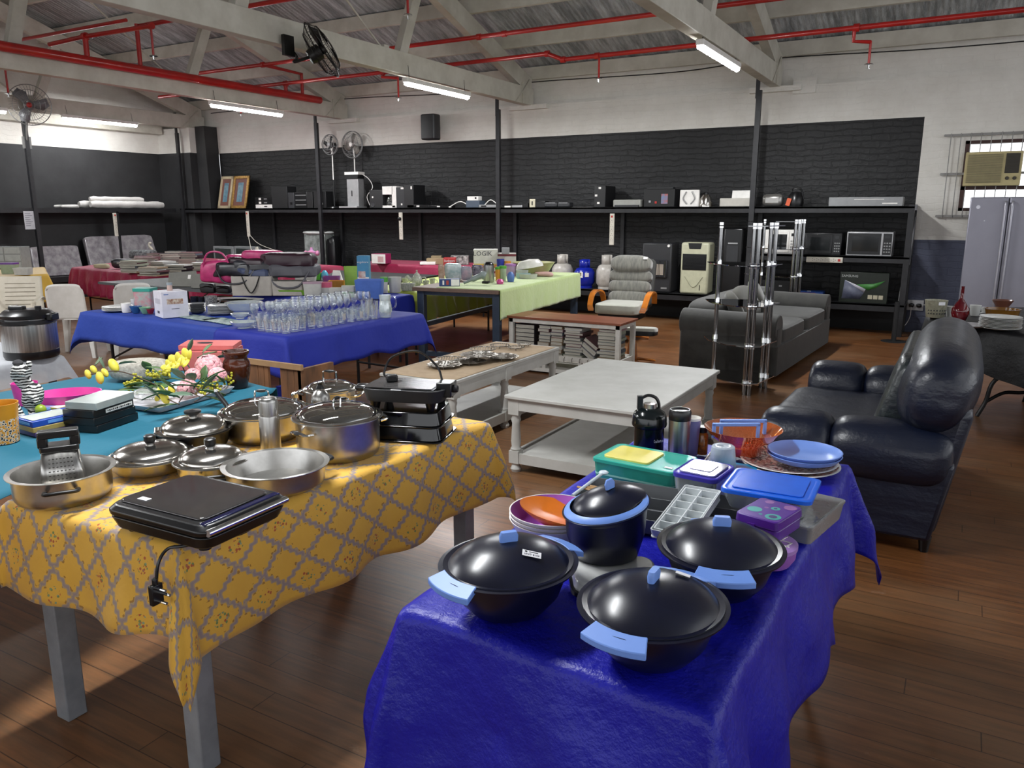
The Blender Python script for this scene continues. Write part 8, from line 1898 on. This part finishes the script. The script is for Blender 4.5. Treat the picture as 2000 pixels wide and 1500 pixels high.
# ============================================================ CEILING FANS ON ARMS
FB = mat('fan_black_metal', '24221f', .4, .5)
def cagefan(label, c, aim, r, m, blade, mount, hubc=None, wire=.003):
    t = T('wall_fan', label, 'fan', c, 0); q = Vector(aim).normalized().to_track_quat('Z', 'Y').to_matrix().to_4x4()
    b = MB(); b.M = q; b.lathe([(.001, -.16), (.07, -.15), (.085, -.1), (.08, -.02), (.03, 0), (.001, 0)], 20); part(t, 'motor', b, m)
    b = MB()
    for k in range(3):
        b.M = q @ rot('Z', 2 * PI * k / 3); b.add([(.02, -.03, .0), (.03, .05, .03), (r * .8, r * .38, .05), (r * .92, 0, .0), (r * .6, -r * .25, -.01)], [(0, 1, 2, 3, 4)])
    part(t, 'blades', b, blade, solid=.004)
    b = MB(); b.M = q; b.lathe([(.05, 0), (.045, .04), (.001, .05)], 16); part(t, 'hub', b, hubc or m)
    b = MB(); b.M = q; N_ = 40
    for rr_, zz in ((1, 0), (.75, .075), (.5, .095), (.25, .10), (.75, -.075), (.45, -.1)): b.tube([(r * rr_ * math.cos(2 * PI * k / N_), r * rr_ * math.sin(2 * PI * k / N_), zz) for k in range(N_)], wire * (2.2 if rr_ == 1 else 1), 5, closed=True)
    for k in range(N_):
        a = 2 * PI * k / N_
        for s in (1, -1): b.tube([(.04 * math.cos(a), .04 * math.sin(a), s * .10), (r * .7 * math.cos(a + .12), r * .7 * math.sin(a + .12), s * .08), (r * math.cos(a + .2), r * math.sin(a + .2), 0)], wire * .6, 4)
    part(t, 'wire_guard', b, m)
    b = MB(); b.tube(bez([Vector(p) - Vector(c) for p in mount], 6), .016, 8); o = part(t, 'arm', b, m)
    b = MB(); p = Vector(mount[-1]) - Vector(c); b.box(p, (.04, .14, .2)); part(t, 'wall_bracket', b, m); return t
fc = onx(628, 98, -6.05)
mt = onx(557, 90, -6.36)
cagefan('big black cage fan fixed to the middle truss, tilted upwards', fc, Vector((.55, .55, .5)), .30, FB, FB, [fc - Vector((.55, .55, .5)).normalized() * .12, fc + Vector((-.15, -.25, -.14)), (mt.x + .06, mt.y + .1, mt.z - .1), (mt.x + .04, mt.y, mt.z)])
fc = ony(57, 205, 8.2)
fc = onx(57, 205, -14.15)
cagefan('grey cage fan with a red hub high on the left', fc, Vector((.8, -.45, -.1)), .33, mat('grey_fan_metal', '8a8a88', .35, .5), mat('grey_blade', '77777a', .35), [fc + Vector((-.1, .05, 0)), fc + Vector((-.3, .1, -.25)), (-14.6, 8.35, 2.8)], RED, .0035)
# ============================================================ ROUND TABLE CROCKERY
ZR = .782
CRE = mat('stoneware_cream', '9c9a86', .35, c2='7d7b6a', ns=40)
t, r, h = cupv('colander', 'cream ceramic colander with small holes on the black cloth', 'colander', 1816, 1857, 622, ZR, 586, CRE, .75); sticker(t, (0, -r * 1.0, h * .85), .05, .025, 0, R(90))
b = MB()
for k in range(9):
    for j in range(2): a = R(200 + 17 * k); b.sph((r * .85 * math.cos(a), r * .85 * math.sin(a), h * (.25 + .18 * j)), .006, 6)
part(t, 'holes', b, SPD)
c, r = rim(1822, 1937, 633, ZR + .02); b = MB(); b.lathe([(.001, 0), (r * .6, 0), (r, .02), (r * .6, .006), (.001, .006)], 40, sy=.62); solo('oval_platter', 'large white oval platter under the red bottle vase', 'platter', b, mat('white_ceramic', 'd4d2d8', .25), loc=(c.x, c.y, ZR + .001), rz=YAW - R(10))
RGL = mat('ruby_glass', '5c0812', .06, c2='4a0610'); cupv('bottle_vase', 'dark red glass bottle vase with a long thin neck', 'vase', 1866, 1898, 631, ZR + .01, 559, RGL, prof=[(0, 0), (.55, 0), (.75, .08), (1, .25), (.95, .38), (.5, .55), (.2, .66), (.17, .98), (.22, 1), (.1, 1), (.1, .7)])
for (x0, x1, yb, yt, lb) in ((1851, 1868, 620, 598, 'white cup with a handle left of the red vase'), (1899, 1920, 618, 596, 'white cup with a handle right of the red vase'), (1920, 1934, 612, 600, 'small grey cup beside the stacked dishes')): cupv('tea_cup', lb, 'cup', x0, x1, yb, ZR, yt, PLT, .7, True)
roundtub('amber glass casserole dish on the black cloth', 1927, 1990, 603, ZR + .04, .07, mat('amber_glass_dish', '7a5320', .15), lambda r, h: [(.001, 0), (r * .85, 0), (r * .95, h * .85), (r * 1.02, h), (r * .9, h), (r * .8, .01)], 'casserole_dish', 'dish')
roundtub('brown bowl standing in the amber casserole dish', 1940, 1978, 586, ZR + .11, .05, mat('brown_bowl', '6a4438', .3))
roundtub('grey metal dish under the amber casserole', 1916, 1960, 618, ZR, .035, mat('dark_pewter_dish', '55514c', .3, .5))
c, w, h = fit(1938, 2012, 648, ZR)
for i in range(9):
    r = w / 2; lb = '%s white dinner plate in the stack at the right edge' % ('lowest' if i == 0 else 'topmost' if i == 8 else ordn[i]); 
    if i == 0: p0_ = T('dinner_plate', lb, 'plate', (c.x, c.y, ZR), 0, 'white plates stacked at the right edge'); b = MB(); b.lathe([(.001, 0), (r * .6, 0), (r, .014), (r * .98, .016), (r * .6, .004), (.001, .004)], 32); part(p0_, 'dish', b, PLT)
    else: clone(p0_, (c.x + .003 * math.sin(i * 2), c.y, ZR + .0095 * i), None, lb)
# price stickers as seen on a few things; loose floor details
b = MB(); b.cyl((0, 0, 0), (0, 0, .006), .15, .15, 24); b.cyl((0, 0, .006), (0, 0, .5), .03, .03, 12); solo('pole_base', 'black round pole base on the floor at the shelf end', 'stand', b, BLACKM, loc=(-.66, 10.95, 0))
